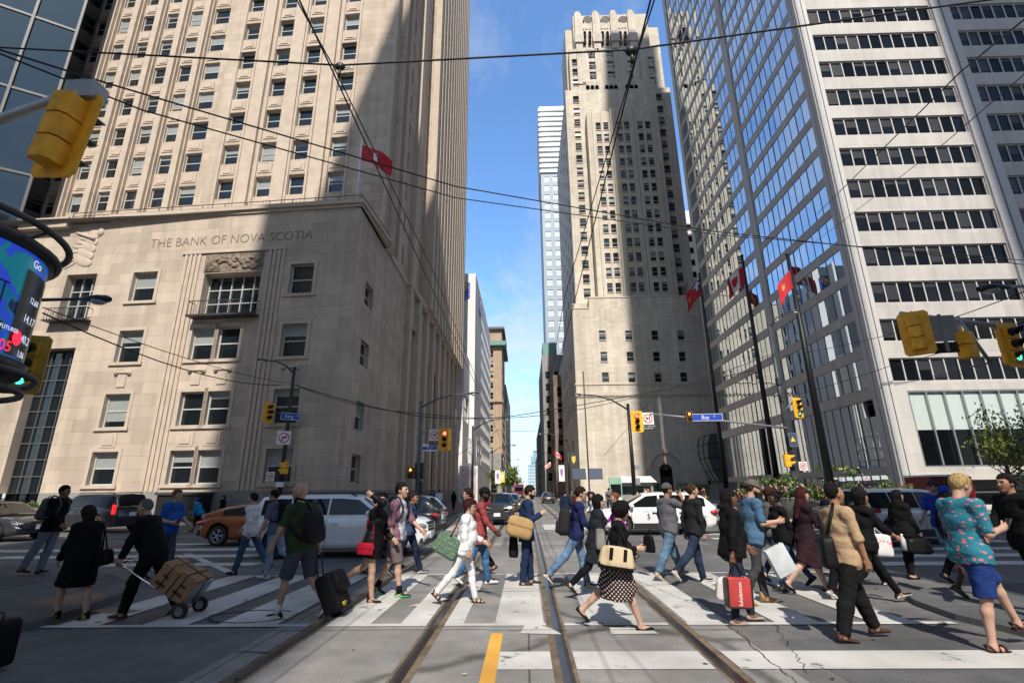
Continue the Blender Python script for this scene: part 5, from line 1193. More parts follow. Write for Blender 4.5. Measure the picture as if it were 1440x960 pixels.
def car(label, x, y, rz, col, L=4.5, W=1.8, H=1.5, belt=.95, wb=2.7, wr=.33, top=None, roof=None, wins=(), metal=.0, lit=False, head=False, name='car', cat='car', dark=False, spokes=5, tail='side', seams=(), grille=.4, rails=False, clad=False, group=None, cx=0):
    paint = pbr('car_paint_%02d%02d%02d' % tuple(int(c * 99) for c in col), col, .32, metal, var=.02, coat=1.)
    t = thing(name, label, cat, T(x, y, 0, R_(rz)), group)
    top = top or [(-.5, .86), (-.42, .93), (-.2, 1), (.2, 1), (.4, .9), (.5, .74)]; tz = [(a * L, c * belt) for a, c in top]
    rf = [(a * L, belt + c * (H - belt)) for a, c in roof]
    hw = lambda X: W / 2 * (1 - .13 * abs(2 * X / L) ** 4 - .1 * abs(2 * X / L) ** 14)
    zb = lambda X: .2 * H / 1.5 + .14 * abs(2 * X / L) ** 10
    xs = sorted(set([-L / 2, -L / 2 + .03, -L / 2 + .09, L / 2 - .03, L / 2 - .09, L / 2] + list(np.linspace(-L / 2 + .18, L / 2 - .18, 34))))
    V = []; F = []; n = 0
    for X in xs:
        e = min(1, (L / 2 - abs(X)) / .12); sh = 1 - .1 * (1 - e) ** 2; w_ = hw(X) * sh; z0 = zb(X) + .08 * (1 - e) ** 2; z1 = lerp_pts(tz, X) - .07 * (1 - e) ** 2; zm = (z0 + z1) / 2
        half = [(0, z0), (w_ * .8, z0), (w_ * .965, z0 + .06), (w_ * .985, z0 + .17), (w_ * .97, zm - .02), (w_, zm + .12), (w_ * .985, z1 - .15), (w_ * .945, z1 - .045), (w_ * .86, z1 - .004), (w_ * .45, z1 + .02), (0, z1 + .03)]
        ring = half + [(-a, c) for a, c in half[-2:0:-1]]; n = len(ring); V += [(X, a, c) for a, c in ring]
    for i in range(len(xs) - 1):
        for j in range(n): F.append((i * n + j, (i + 1) * n + j, (i + 1) * n + (j + 1) % n, i * n + (j + 1) % n))
    F.append(tuple(range(n))); F.append(tuple((len(xs) - 1) * n + j for j in range(n - 1, -1, -1)))
    b = MB(); b.add(V, F, 0, True); body = b.build('body', [paint, TRIM], t)
    cut = MB()
    for wx in (-wb / 2 + cx, wb / 2 + cx):
        for sd in (-1, 1): cut.lathe([(0, 0), (wr + .06, 0), (wr + .06, .5), (0, .5)], 26, T(wx, sd * (W / 2 - .3) if sd > 0 else sd * (W / 2 - .3) , wr + .02) @ rotx(-90 if sd > 0 else 90), sm=False)
    co = cut.build('cut', TRIM); co.matrix_world = t.matrix_world.copy()
    md = body.modifiers.new('b', 'BOOLEAN'); md.object = co; md.operation = 'DIFFERENCE'; md.solver = 'EXACT'
    try: md.material_mode = 'TRANSFER'
    except Exception: pass
    applied(body); bpy.data.objects.remove(co)
    # cabin
    yb, yt = W / 2 * .93, W / 2 * .72; hh = H - belt
    x0, x1 = rf[0][0], rf[-1][0]; xs2 = list(np.linspace(x0, x1, 30)); V = []; F = []
    zr = lambda X: lerp_pts(rf, X, False) 
    for X in xs2:
        h = max(.02, (zr(X) - belt) / hh); k = hw(X) / (W / 2)
        half = [(yb * k, belt - .06), (yb * k, belt), ((yb - (yb - yt) * h * .5) * k, belt + h * hh * .5), ((yb - (yb - yt) * h * .92) * k, belt + h * hh * .9), ((yb - (yb - yt) * h) * k * .9, belt + h * hh * .98), (0, belt + h * hh + .025)]
        ring = half + [(-a, c) for a, c in half[-2::-1]]; m_ = len(ring); V += [(X, a, c) for a, c in ring]
    for i in range(len(xs2) - 1):
        for j in range(m_ - 1): F.append((i * m_ + j, (i + 1) * m_ + j, (i + 1) * m_ + j + 1, i * m_ + j + 1))
    F.append(tuple(range(m_ - 1, -1, -1))); F.append(tuple((len(xs2) - 1) * m_ + j for j in range(m_)))
    b = MB(); b.add(V, F, 0, True); b.build('roof', paint, t)
    for sd in (-1, 1):
        for (a, c) in wins:
            b = MB(); V = []; k = 12; ok = []
            for i in range(k + 1):
                X = a * L + (c - a) * L * i / k; zl = belt + .035; zu = max(zl + .02, min(belt + hh * .84, zr(X) - .09)); kk_ = hw(X) / (W / 2)
                for z in (zl, zu): V.append((X, sd * ((yb - (yb - yt) * (z - belt) / hh) * kk_ + .008), z))
            b.add(V, [(2 * i, 2 * i + 2, 2 * i + 3, 2 * i + 1) if sd < 0 else (2 * i + 1, 2 * i + 3, 2 * i + 2, 2 * i) for i in range(k)]); b.build('side_window', CARGLASS, t)
    for nm, (ia, ib) in (('rear_window', (0, 1)), ('windscreen', (len(rf) - 2, len(rf) - 1))):
        xa, xb = rf[ia][0], rf[ib][0]; V = []; k = 8
        for i in range(k + 1):
            X = xa + (xb - xa) * (.1 + .82 * i / k); h = (zr(X) - belt) / hh; yy = (yb - (yb - yt) * h) * hw(X) / (W / 2) * .88 - .02
            off = .016 * (1 if abs(xb - xa) > .25 * hh else 3); sx_ = (-1 if ia == 0 else 1) * .015
            V += [(X + sx_, -yy, belt + h * hh + off * .6), (X + sx_, 0, belt + h * hh + .025 + off), (X + sx_, yy, belt + h * hh + off * .6)]
        F = []
        for i in range(k): F += [(3 * i, 3 * i + 3, 3 * i + 4, 3 * i + 1), (3 * i + 1, 3 * i + 4, 3 * i + 5, 3 * i + 2)]
        b = MB(); b.add(V, F, 0, True); b.build(nm, CARGLASS, t)
    for wx in (-wb / 2 + cx, wb / 2 + cx):
        for sd in (-1, 1): wheel(t, wx, sd * (W / 2 - .12), wr, sd, dark, spokes)
    hz = lerp_pts(tz, L / 2 - .2); rz_ = lerp_pts(tz, -L / 2 + .1)
    for sd in (-1, 1):
        b = MB(); b.ell((L / 2 - .2, sd * (W / 2 - .26), hz - .13), (.2, .2, .075), 12, rot=Matrix.Rotation(-sd * .5, 3, 'Z')); b.build('headlight', HEADON if head else HEADL, t)
        b = MB()
        if tail == 'tall': b.obox((-L / 2 + .1, sd * (W / 2 - .13), belt - .05), (.14, .1, .42))
        elif tail == 'wide': b.ell((-L / 2 + .15, sd * (W / 2 - .25), rz_ - .14), (.17, .3, .085), 12, rot=Matrix.Rotation(sd * .35, 3, 'Z'))
        elif tail == 'crv':
            b.obox((-L / 2 + .1, sd * (W / 2 - .25), belt - .06), (.12, .42, .13)); b.obox((-L / 2 + .34, sd * (W / 2 - .1), belt - .04), (.5, .1, .1), Matrix.Rotation(-.1, 3, 'Y')); b.obox((-L / 2 + .24, sd * (W / 2 - .19), belt + .2), (.07, .09, .4), Matrix.Rotation(.3, 3, 'Y'))
        else: b.ell((-L / 2 + .16, sd * (W / 2 - .2), rz_ - .15), (.2, .17, .09), 12, rot=Matrix.Rotation(sd * .5, 3, 'Z'))
        b.build('tail_light', TAILON if lit else TAIL, t)
        b = MB(); mx = rf[-1][0] - .35; b.ell((mx, sd * (W / 2 + .07), belt + .07), (.09, .11, .075), 10); b.build('mirror', paint, t)
        b = MB()
        for s_ in seams:
            X = s_ * L; zz = [zb(X) + .12, (zb(X) + belt) / 2, belt - .17, belt - .06]; kk_ = [.98, 1.0, 1.0, .97]
            for i in range(3): b.quad(*[(X + d, sd * (hw(X) * kk_[i + q] + .004), zz[i + q]) for d, q in ((-.006, 0), (.006, 0), (.006, 1), (-.006, 1))])
        if seams: b.build('door_seam', SEAM, t)
        for s_ in seams[:-1]:
            b = MB(); b.obox((s_ * L + .2, sd * (hw(s_ * L) + .012), belt - .17), (.2, .03, .035)); b.build('handle', paint if not clad else TRIM, t)
    b = MB(); b.obox((L / 2 - .05, 0, hz - .16), (.12, W * .42, .16 * (1 + grille))); b.obox((L / 2 - .05, 0, .36), (.1, W * .62, .14)); 
    for sd in (-1, 1): b.obox((L / 2 - .12, sd * W * .36, .4), (.1, .2, .13))
    b.build('grille', TRIM, t)
    b = MB(); b.obox((L / 2 + .0, 0, hz - .13), (.06, W * .36, .025)); b.obox((L / 2 + .0, 0, hz - .2), (.06, W * .36, .02)); b.build('grille_bar', CHROME, t)
    b = MB(); b.obox((-L / 2 - .005, 0, belt * .75), (.02, .32, .17)); b.build('number_plate', PALE, t); b = MB(); b.obox((L / 2 + .025, 0, .5), (.02, .32, .16)); b.build('number_plate', PALE, t)
    b = MB(); b.obox((-L / 2 + .06, 0, .4), (.14, W * .8, .18)); b.build('bumper', TRIM, t)
    if rails:
        for sd in (-1, 1): b = MB(); b.tube([(rf[1][0] + .2, sd * yt * .95, H - .02), (rf[1][0] + .35, sd * yt * .95, H + .05), (rf[-2][0] - .3, sd * yt * .95, H + .05), (rf[-2][0] - .1, sd * yt * .95, H - .03)], .02, 6); b.build('roof_rail', TRIM, t)
    if clad:
        for sd in (-1, 1): b = MB(); b.box(-wb / 2 + wr + .07 + cx, wb / 2 - wr - .07 + cx, min(sd * (W / 2 * .955), sd * (W / 2 + .008)), max(sd * (W / 2 * .955), sd * (W / 2 + .008)), .2 * H / 1.5 + .015, .42); b.build('sill', TRIM, t)
    return t
SUVR = [(-.49, 0), (-.44, .93), (-.36, 1.), (.02, 1.), (.12, .93), (.27, 0)]
SUVT = [(-.5, .97), (-.3, 1), (.25, 1.0), (.42, .93), (.5, .8)]
SEDR = [(-.4, 0), (-.2, .93), (-.1, 1), (.05, 1), (.12, .92), (.29, 0)]
car('orange hatchback coupe seen behind the man in the blue polo shirt', -8.75, 17.75, 0, (.34, .085, .012), 4.0, 1.74, 1.3, .9, 2.5, .315, [(-.5, .93), (-.35, 1.02), (.2, .98), (.4, .88), (.5, .7)], [(-.5, .12), (-.3, .72), (-.12, .97), (.02, 1), (.1, .93), (.3, 0)], ((-.3, -.03), (-.01, .22)), .3, name='hatchback', seams=(-.02, .27), tail='wide')
car('large white sport utility vehicle crossing behind the bald man', -5.0, 14.45, 0, (.8, .82, .84), 4.75, 1.82, 1.55, 1.02, 2.85, .37, SUVT, SUVR, ((-.42, -.26), (-.25, -.045), (-.035, .2)), name='sport_utility', dark=True, seams=(-.24, -.04, .2), rails=True, clad=False)
car('dark blue crossover with red tail light behind the white sport utility vehicle', -5.3, 19.3, 176, (.02, .03, .045), 4.5, 1.78, 1.5, .98, 2.65, .34, SUVT, [(-.5, 0), (-.4, .85), (-.32, 1.), (.02, 1.), (.12, .93), (.27, 0)], ((-.36, -.2), (-.19, -.03), (-.02, .2)), name='crossover', tail='wide', seams=(-.2, -.03, .2), lit=False, rails=True)
car('black sport utility vehicle with lit brake lights on the left', -20.2, 24.2, 163, (.012, .012, .016), 4.7, 1.85, 1.68, 1.05, 2.8, .37, SUVT, SUVR, ((-.42, -.26), (-.25, -.045), (-.035, .2)), name='sport_utility', lit=True, tail='tall', seams=(-.24, -.04, .2), rails=True)
car('dark grey sedan nosing in at the left edge', -20.75, 19.9, -6, (.05, .055, .06), 4.5, 1.76, 1.42, .92, 2.65, .32, None, SEDR, ((-.3, -.1), (-.09, .1), ), .5, name='sedan', seams=(-.1, .1))
car('black oncoming sport utility vehicle with lit headlights on the far street', -1.45, 27.9, -90, (.015, .018, .022), 4.2, 1.6, 1.52, .98, 2.5, .34, [(-.5, .97), (.25, 1.0), (.45, .97), (.5, .9)], SUVR, ((-.4, -.06), (-.05, .2)), name='sport_utility', head=True, grille=1.2)
car('silver blue sedan following the black oncoming vehicle', -1.3, 43.5, -90, (.16, .2, .26), 4.4, 1.7, 1.4, .92, 2.6, .32, None, SEDR, ((-.3, -.1), (-.09, .2)), .6, name='sedan', head=True)
tx_ = car('white crossover with teal lettering on its door crossing at right', 4.85, 20.45, 180, (.7, .71, .72), 4.5, 1.78, 1.5, .95, 2.68, .355, SUVT, [(-.49, 0), (-.4, .75), (-.28, .97), (-.05, 1.), (.08, .93), (.29, 0)], ((-.4, -.24), (-.23, -.03), (-.015, .22)), name='crossover', tail='side', seams=(-.24, -.02, .22), clad=True)
text('ACTIONS', .15, 'lettering', pbr('teal_print', (.05, .35, .42), .5, var=0), tx_, T(-.25, .9, .82, PI) @ UP, .002); text('S', .26, 'lettering', pbr('navy_print', (.02, .06, .16), .5, var=0), tx_, T(.35, .905, .66, PI) @ UP, .002); text('AUTO', .15, 'lettering', pbr('teal_print', (.05, .35, .42), .5, var=0), tx_, T(.3, .9, .86, PI) @ UP, .002)
b = MB(); b.obox((.15, .0, 1.02), (.4, .35, .5)); b.build('front_seat', pbr('orange_vest', (.6, .15, .02), .8), tx_)
car('white crossover with tall red tail lights seen from behind at right', 11.55, 16.6, 14, (.62, .62, .62), 4.4, 1.8, 1.55, .98, 2.65, .35, SUVT, SUVR, ((-.42, -.26), (-.25, -.045), (-.035, .2)), name='crossover', tail='crv', seams=(-.24, -.04, .2), clad=True)
car('dark navy sedan behind the woman with the large black bag', 14.2, 21.8, 4, (.02, .025, .035), 4.6, 1.78, 1.45, .93, 2.7, .33, None, SEDR, ((-.3, -.1), (-.09, .2)), .4, name='sedan', seams=(-.1, .1))
car('dark sedan parked further right behind the man in the printed shirt', 21.4, 20.6, 0, (.015, .016, .02), 4.7, 1.8, 1.5, .95, 2.75, .34, None, SEDR, ((-.3, -.1), (-.09, .2)), .3, name='sedan')
# red lorry and green van beyond, far tram
t = thing('delivery_lorry', 'red lorry with white roof edge and sign lettering at right', 'lorry', T(24.6, 31.5, 0)); b = MB(); b.box(-1.3, 1.1, -1.0, 1.0, .5, 2.15); b.build('body', pbr('lorry_red', (.2, .012, .015), .4, coat=.6), t); b = MB(); b.box(-1.35, 1.15, -1.05, 1.05, 2.16, 2.26); b.build('roof', WHITE, t)
b = MB(); b.box(-1.1, .95, -1.03, -1.005, 1.5, 2.1); p_ = b.build('sign_panel', pbr('lorry_dark_red', (.12, .008, .01), .4), t); text('GMC', .5, 'lettering', CHROME, t, T(-.05, -1.04, 1.8) @ UP)
for wx in (-.8, .7):
    for sd in (-1, 1): wheel(t, wx, sd * .85, .38, sd)
t = thing('passenger_van', 'dark green passenger van with curved roof at the right edge', 'van', T(27.6, 26.5, 0)); b = MB(); b.prism([(-3.2, .5), (3.2, .5), (3.2, 2.1), (2.6, 2.35), (-1.6, 2.4), (-2.6, 2.1), (-3.2, 1.4)], -1, 1); b.build('body', pbr('van_green', (.02, .035, .03), .4, coat=.7), t, rotx(90))
b = MB()
for x in (-1.9, -.3, 1.3): b.box(x, x + 1.4, -1.02, -1.0, 1.4, 2.05)
b.build('side_window', CARGLASS, t)
for wx in (-2, 2.2):
    for sd in (-1, 1): wheel(t, wx, sd * .9, .38, sd)
t = thing('tram', 'small red tram far down the street', 'tram', T(-1.9, 135, 0)); b = MB(); b.box(-1.2, 1.2, 0, 14, .35, 3.3); b.build('body', pbr('tram_red', (.3, .02, .02), .4), t); b = MB(); b.box(-1.05, 1.05, -.03, -.005, 1.5, 2.6); b.build('windscreen', CARGLASS, t); b = MB(); b.box(-.8, .8, -.03, -.005, 2.75, 3.15); b.build('destination_panel', FBLUE, t)
for i, (x, y, rz, c, lb) in enumerate(((-3.7, 66, -90, (.4, .4, .42), 'small pale car far down the left lane'), (2.9, 70, 90, (.03, .03, .035), 'small dark car far down the right lane'), (-1.5, 130, -90, (.25, .02, .02), 'tiny red car in the far distance'))):
    car(lb, x, y, rz, c, 4.4, 1.7, 1.42, .92, 2.6, .32, None, SEDR, ((-.3, -.1), (-.09, .2)), name='sedan')
# ------------------------------------------------------------------ people
def nets(F, lo, h):
    """surface nets: the zero surface of the sampled field F (negative inside)"""
    s = F < 0; nx, ny, nz = F.shape
    c = [s[i:nx - 1 + i, j:ny - 1 + j, k:nz - 1 + k] for i in (0, 1) for j in (0, 1) for k in (0, 1)]
    tot = sum(x.astype(np.int8) for x in c); act = (tot > 0) & (tot < 8); idx = np.argwhere(act)
    if len(idx) == 0: return np.zeros((0, 3)), np.zeros((0, 4), int)
    ids = -np.ones(act.shape, int); ids[act] = np.arange(len(idx))
    acc = np.zeros((len(idx), 3)); cnt = np.zeros(len(idx)); I, J, K = idx.T
    for ax in range(3):
        o1, o2 = [a for a in range(3) if a != ax]
        for p in (0, 1):
            for q in (0, 1):
                a = idx.copy(); a[:, o1] += p; a[:, o2] += q; b = a.copy(); b[:, ax] += 1
                fa = F[a[:, 0], a[:, 1], a[:, 2]]; fb = F[b[:, 0], b[:, 1], b[:, 2]]; m = (fa < 0) != (fb < 0)
                t = np.where(m, fa / np.where(m, fa - fb, 1), 0); P = a.astype(float); P[:, ax] += t; acc[m] += P[m]; cnt[m] += 1
    V = acc / cnt[:, None] * h + lo
    Q = []
    for ax in range(3):
        o1, o2 = [(1, 2), (2, 0), (0, 1)][ax]
        sl = [slice(None)] * 3; sl2 = [slice(None)] * 3; sl[ax] = slice(0, -1); sl2[ax] = slice(1, None)
        A = s[tuple(sl)]; B = s[tuple(sl2)]; ch = np.argwhere(A != B)
        ok = (ch[:, o1] > 0) & (ch[:, o2] > 0) & (ch[:, o1] < F.shape[o1] - 1) & (ch[:, o2] < F.shape[o2] - 1); ch = ch[ok]
        def at(d1, d2):
            z = ch.copy(); z[:, o1] += d1; z[:, o2] += d2; return ids[z[:, 0], z[:, 1], z[:, 2]]
        q = np.stack([at(-1, -1), at(0, -1), at(0, 0), at(-1, 0)], 1); flip = ~A[ch[:, 0], ch[:, 1], ch[:, 2]]
        q[flip] = q[flip][:, ::-1]; Q.append(q)
    return V, np.concatenate(Q)

class Field:
    def __init__(s, lo, hi, h):
        s.lo = np.array(lo, float) - 3 * h; s.h = h; s.n = np.ceil((np.array(hi) + 3 * h - s.lo) / h).astype(int) + 1
        s.F = np.full(s.n, .25, np.float32)
    def grid(s, lo, hi):
        a = np.clip(np.floor((np.array(lo) - s.lo) / s.h).astype(int), 0, s.n); b = np.clip(np.ceil((np.array(hi) - s.lo) / s.h).astype(int) + 1, 0, s.n)
        if (b <= a).any(): return None, None
        ax = [(np.arange(a[i], b[i]) * s.h + s.lo[i]).astype(np.float32) for i in range(3)]
        return tuple(slice(a[i], b[i]) for i in range(3)), (ax[0][:, None, None], ax[1][None, :, None], ax[2][None, None, :])
    def put(s, sl, d, k, op='u'):
        f = s.F[sl]
        if op == 'u':
            if k > 0: hh = np.maximum(k - np.abs(f - d), 0) / k; s.F[sl] = np.minimum(f, d) - hh * hh * k * .25
            else: s.F[sl] = np.minimum(f, d)
        else: hh = np.maximum(k - np.abs(f + d), 0) / k if k > 0 else 0; s.F[sl] = np.maximum(f, -d) + (hh * hh * k * .25 if k > 0 else 0)
    def cap(s, a, b, ra, rb, k=.03, side=None, kk=1., cut=None, op='u', o=0.):
        """tapered capsule, optionally wider along 'side'; cut=(point, normal) removes what lies beyond"""
        a = np.array(a, float); b = np.array(b, float); ra += o; rb += o; R = max(ra, rb) * kk + max(k, .02) + 2 * s.h
        sl, g = s.grid(np.minimum(a, b) - R, np.maximum(a, b) + R)
        if sl is None: return s
        e = b - a; L = float(e @ e) + 1e-9
        q = [g[i] - a[i] for i in range(3)]; t = np.clip((q[0] * e[0] + q[1] * e[1] + q[2] * e[2]) / L, 0, 1)
        q = [q[i] - t * e[i] for i in range(3)]; d2 = q[0] ** 2 + q[1] ** 2 + q[2] ** 2
        if side is not None:
            w = q[0] * side[0] + q[1] * side[1] + q[2] * side[2]; d2 = d2 - w * w * (1 - 1 / kk ** 2)
        d = np.sqrt(np.maximum(d2, 0)) - (ra + (rb - ra) * t)
        if cut is not None:
            p, n = cut; d = np.maximum(d, (g[0] - p[0]) * n[0] + (g[1] - p[1]) * n[1] + (g[2] - p[2]) * n[2])
        s.put(sl, d, k, op); return s
    def ell(s, c, r, A, k=.02, op='u', o=0.):
        c = np.array(c, float); r = np.array(r, float) + o; R = r.max() + max(k, .02) + 2 * s.h
        sl, g = s.grid(c - R, c + R)
        if sl is None: return s
        q = [g[i] - c[i] for i in range(3)]; l = [q[0] * A[j][0] + q[1] * A[j][1] + q[2] * A[j][2] for j in range(3)]
        k0 = np.sqrt(sum((l[j] / r[j]) ** 2 for j in range(3))); k1 = np.sqrt(sum((l[j] / r[j] ** 2) ** 2 for j in range(3))) + 1e-6
        s.put(sl, k0 * (k0 - 1) / k1, k, op); return s
    def plane(s, p, n):
        g = [(np.arange(s.n[i]) * s.h + s.lo[i]).astype(np.float32) for i in range(3)]
        d = (g[0][:, None, None] - p[0]) * n[0] + (g[1][None, :, None] - p[1]) * n[1] + (g[2][None, None, :] - p[2]) * n[2]
        s.F = np.maximum(s.F, d); return s
    def folds(s, amp, f=1., seed=0):
        q = np.random.default_rng(int(seed))
        def noise(c):
            k = [max(2, int(np.ceil((n - 1) * s.h / w_)) + 2) for n, w_ in zip(s.n, c)]; G = q.random(k).astype(np.float32) - .5
            for ax in range(3):
                t = np.arange(s.n[ax]) * s.h / c[ax]; i = t.astype(int); u_ = (t - i).astype(np.float32); u_ = u_ * u_ * (3 - 2 * u_); sh = [1, 1, 1]; sh[ax] = -1; u_ = u_.reshape(sh); G = np.take(G, i, ax) * (1 - u_) + np.take(G, i + 1, ax) * u_
            return G
        z = (np.arange(s.n[2]) * s.h)[None, None, :]; x = (np.arange(s.n[0]) * s.h)[:, None, None]; w_ = noise((.16, .16, .13))
        s.F = s.F + amp * (1.5 * noise((.1, .1, .05)) + 1.1 * noise((.05, .05, .035)) + .55 * (1 - np.abs(np.sin(34 * z + 20 * x + 16 * w_ + seed))) * (w_ > -.1)); return s
    def mesh(s): return nets(s.F, s.lo, s.h)

SK = dict(l=(.43, .265, .195), m=(.40, .22, .145), t=(.29, .15, .09), b=(.16, .08, .045), d=(.055, .028, .018))
HC = dict(black=(.009, .008, .008), brown=(.045, .024, .013), dark=(.02, .012, .009), blond=(.36, .25, .11), grey=(.12, .12, .12), red=(.10, .026, .012), ginger=(.16, .06, .025), wine=(.045, .012, .014))
def skin(k): return pbr('skin_' + k, SK[k], .5, var=.06, sc=14, spec=.4)
def cloth(c, nm='cloth', rough=.88, var=.12, bump=.25):
    k = '%s_%s' % (nm, '_'.join('%03d' % int(x * 999) for x in c)); return pbr(k, c, rough, var=var, sc=7, bump=bump if nm in ('leather', 'hair', 'nylon') else .55, bsc=13 if nm not in ('hair',) else 60, spec=.12)
def hairm(k):
    c = HC[k]; m = pbr('hair_' + k, c, .62, var=.55, sc=70, bump=1., bsc=95, spec=.1); nt = m.node_tree
    if 'strands' not in nt.nodes:
        mp = nt.nodes.new('ShaderNodeMapping'); mp.name = 'strands'; mp.inputs['Scale'].default_value = (1, 1, .13); tc = next(n for n in nt.nodes if n.type == 'TEX_COORD'); nt.links.new(tc.outputs['Object'], mp.inputs['Vector'])
        for n in nt.nodes:
            if n.type == 'TEX_NOISE': nt.links.new(mp.outputs[0], n.inputs['Vector'])
    return m
def denim(c): return pbr('denim_%s' % '_'.join('%03d' % int(x * 999) for x in c), c, .9, var=.4, sc=6, bump=.9, bsc=14, spec=.2)
EYE = pbr('eye_dark', (.02, .015, .012), .3, var=0); LIP = pbr('lips', (.3, .1, .085), .5, var=.1)
def sm(V, Q, mats, name, parent, mid=None):
    me = bpy.data.meshes.new(name); me.vertices.add(len(V)); me.vertices.foreach_set('co', np.asarray(V, np.float32).ravel())
    n = len(Q); me.loops.add(4 * n); me.loops.foreach_set('vertex_index', np.asarray(Q, np.int32).ravel()); me.polygons.add(n)
    me.polygons.foreach_set('loop_start', np.arange(0, 4 * n, 4, dtype=np.int32)); me.polygons.foreach_set('loop_total', np.full(n, 4, np.int32)) if bpy.app.version < (4, 1) else None
    me.polygons.foreach_set('use_smooth', np.ones(n, bool))
    if mid is not None: me.polygons.foreach_set('material_index', np.asarray(mid, np.int32))
    for m in (mats if isinstance(mats, (list, tuple)) else [mats]): me.materials.append(m)
    me.update(calc_edges=True); me.validate(); return obj(name, me, parent)
def centers(V, Q): return V[Q].mean(1)

_shoe = {}
def shoe_mesh(kind, col, sole):
    """toe toward +x, ankle joint at the origin, sole at z=-0.075"""
    k = (kind, col, sole)
    if k in _shoe: return _shoe[k]
    heel = .055 if kind == 'heel' else 0
    st_ = {'shoe': [(-.075, .028, .05), (-.06, .036, .075), (-.02, .038, .085), (.03, .041, .078), (.08, .046, .055), (.13, .046, .043), (.165, .038, .036), (.185, .018, .028)],
           'boot': [(-.078, .033, .13), (-.06, .042, .15), (-.01, .044, .15), (.035, .043, .1), (.08, .047, .06), (.13, .048, .05), (.17, .04, .042), (.188, .02, .034)],
           'flat': [(-.074, .03, .066), (-.055, .038, .062), (-.02, .04, .044), (.03, .042, .036), (.075, .046, .046), (.12, .045, .046), (.155, .036, .036), (.178, .014, .024)]}
    st_['heel'] = st_['flat']; st_['sandal'] = [(a, b * 1.08, .018) for a, b, c in st_['flat']]
    V = []; F = []; mi = []; n = 12
    prof = st_[kind]
    for (x, w_, h) in prof:
        zb = -.075 + heel * max(0, min(1, (.09 - x) / .12)); 
        for j in range(n):
            a = 2 * PI * j / n; cy, sz = math.cos(a), math.sin(a)
            zz = zb + (h * (.5 + .5 * sz) if sz > -.5 else 0); ww = w_ * (abs(cy) ** .7) * (1 if cy > 0 else -1)
            if sz > .3 and kind in ('shoe', 'boot'): ww *= .82
            V.append((x, ww, zz if sz > -.5 else zb))
    for i in range(len(prof) - 1):
        for j in range(n):
            F.append((i * n + j, (i + 1) * n + j, (i + 1) * n + (j + 1) % n, i * n + (j + 1) % n)); mi.append(1 if (2 * PI * (j + .5) / n > PI * 1.02 and 2 * PI * (j + .5) / n < 2 * PI * .99) else 0)
    F.append(tuple(range(n))); F.append(tuple((len(prof) - 1) * n + j for j in range(n - 1, -1, -1))); mi += [0, 0]
    b = MB(); b.v = V; b.f = F; b.m = mi; b.sm = [True] * len(F)
    if kind == 'heel': b.box(-.075, -.035, -.022, .022, -.075, -.02, 0)
    if kind == 'sandal':
        for x in (.03, .1): b.tube([(x, -.046, -.06), (x, -.035, -.02), (x, 0, -.0 if x < .05 else -.012), (x, .035, -.02), (x, .046, -.06)], .012, 6)
        b.tube([(-.02, -.042, -.06), (-.06, -.036, -.01), (-.07, 0, 0), (-.06, .036, -.01), (-.02, .042, -.06)], .01, 6)
    if kind == 'heel': b.tube([(-.03, -.035, -.0), (0, -.04, .03), (.03, 0, .045), (0, .04, .03), (-.03, .035, 0)], .006, 5)
    me = b.mesh('shoe', [cloth(col, 'leather', .5), pbr('sole_%d_%d_%d' % tuple(int(x * 99) for x in sole), sole, .8, var=.05)]); _shoe[k] = me; return me

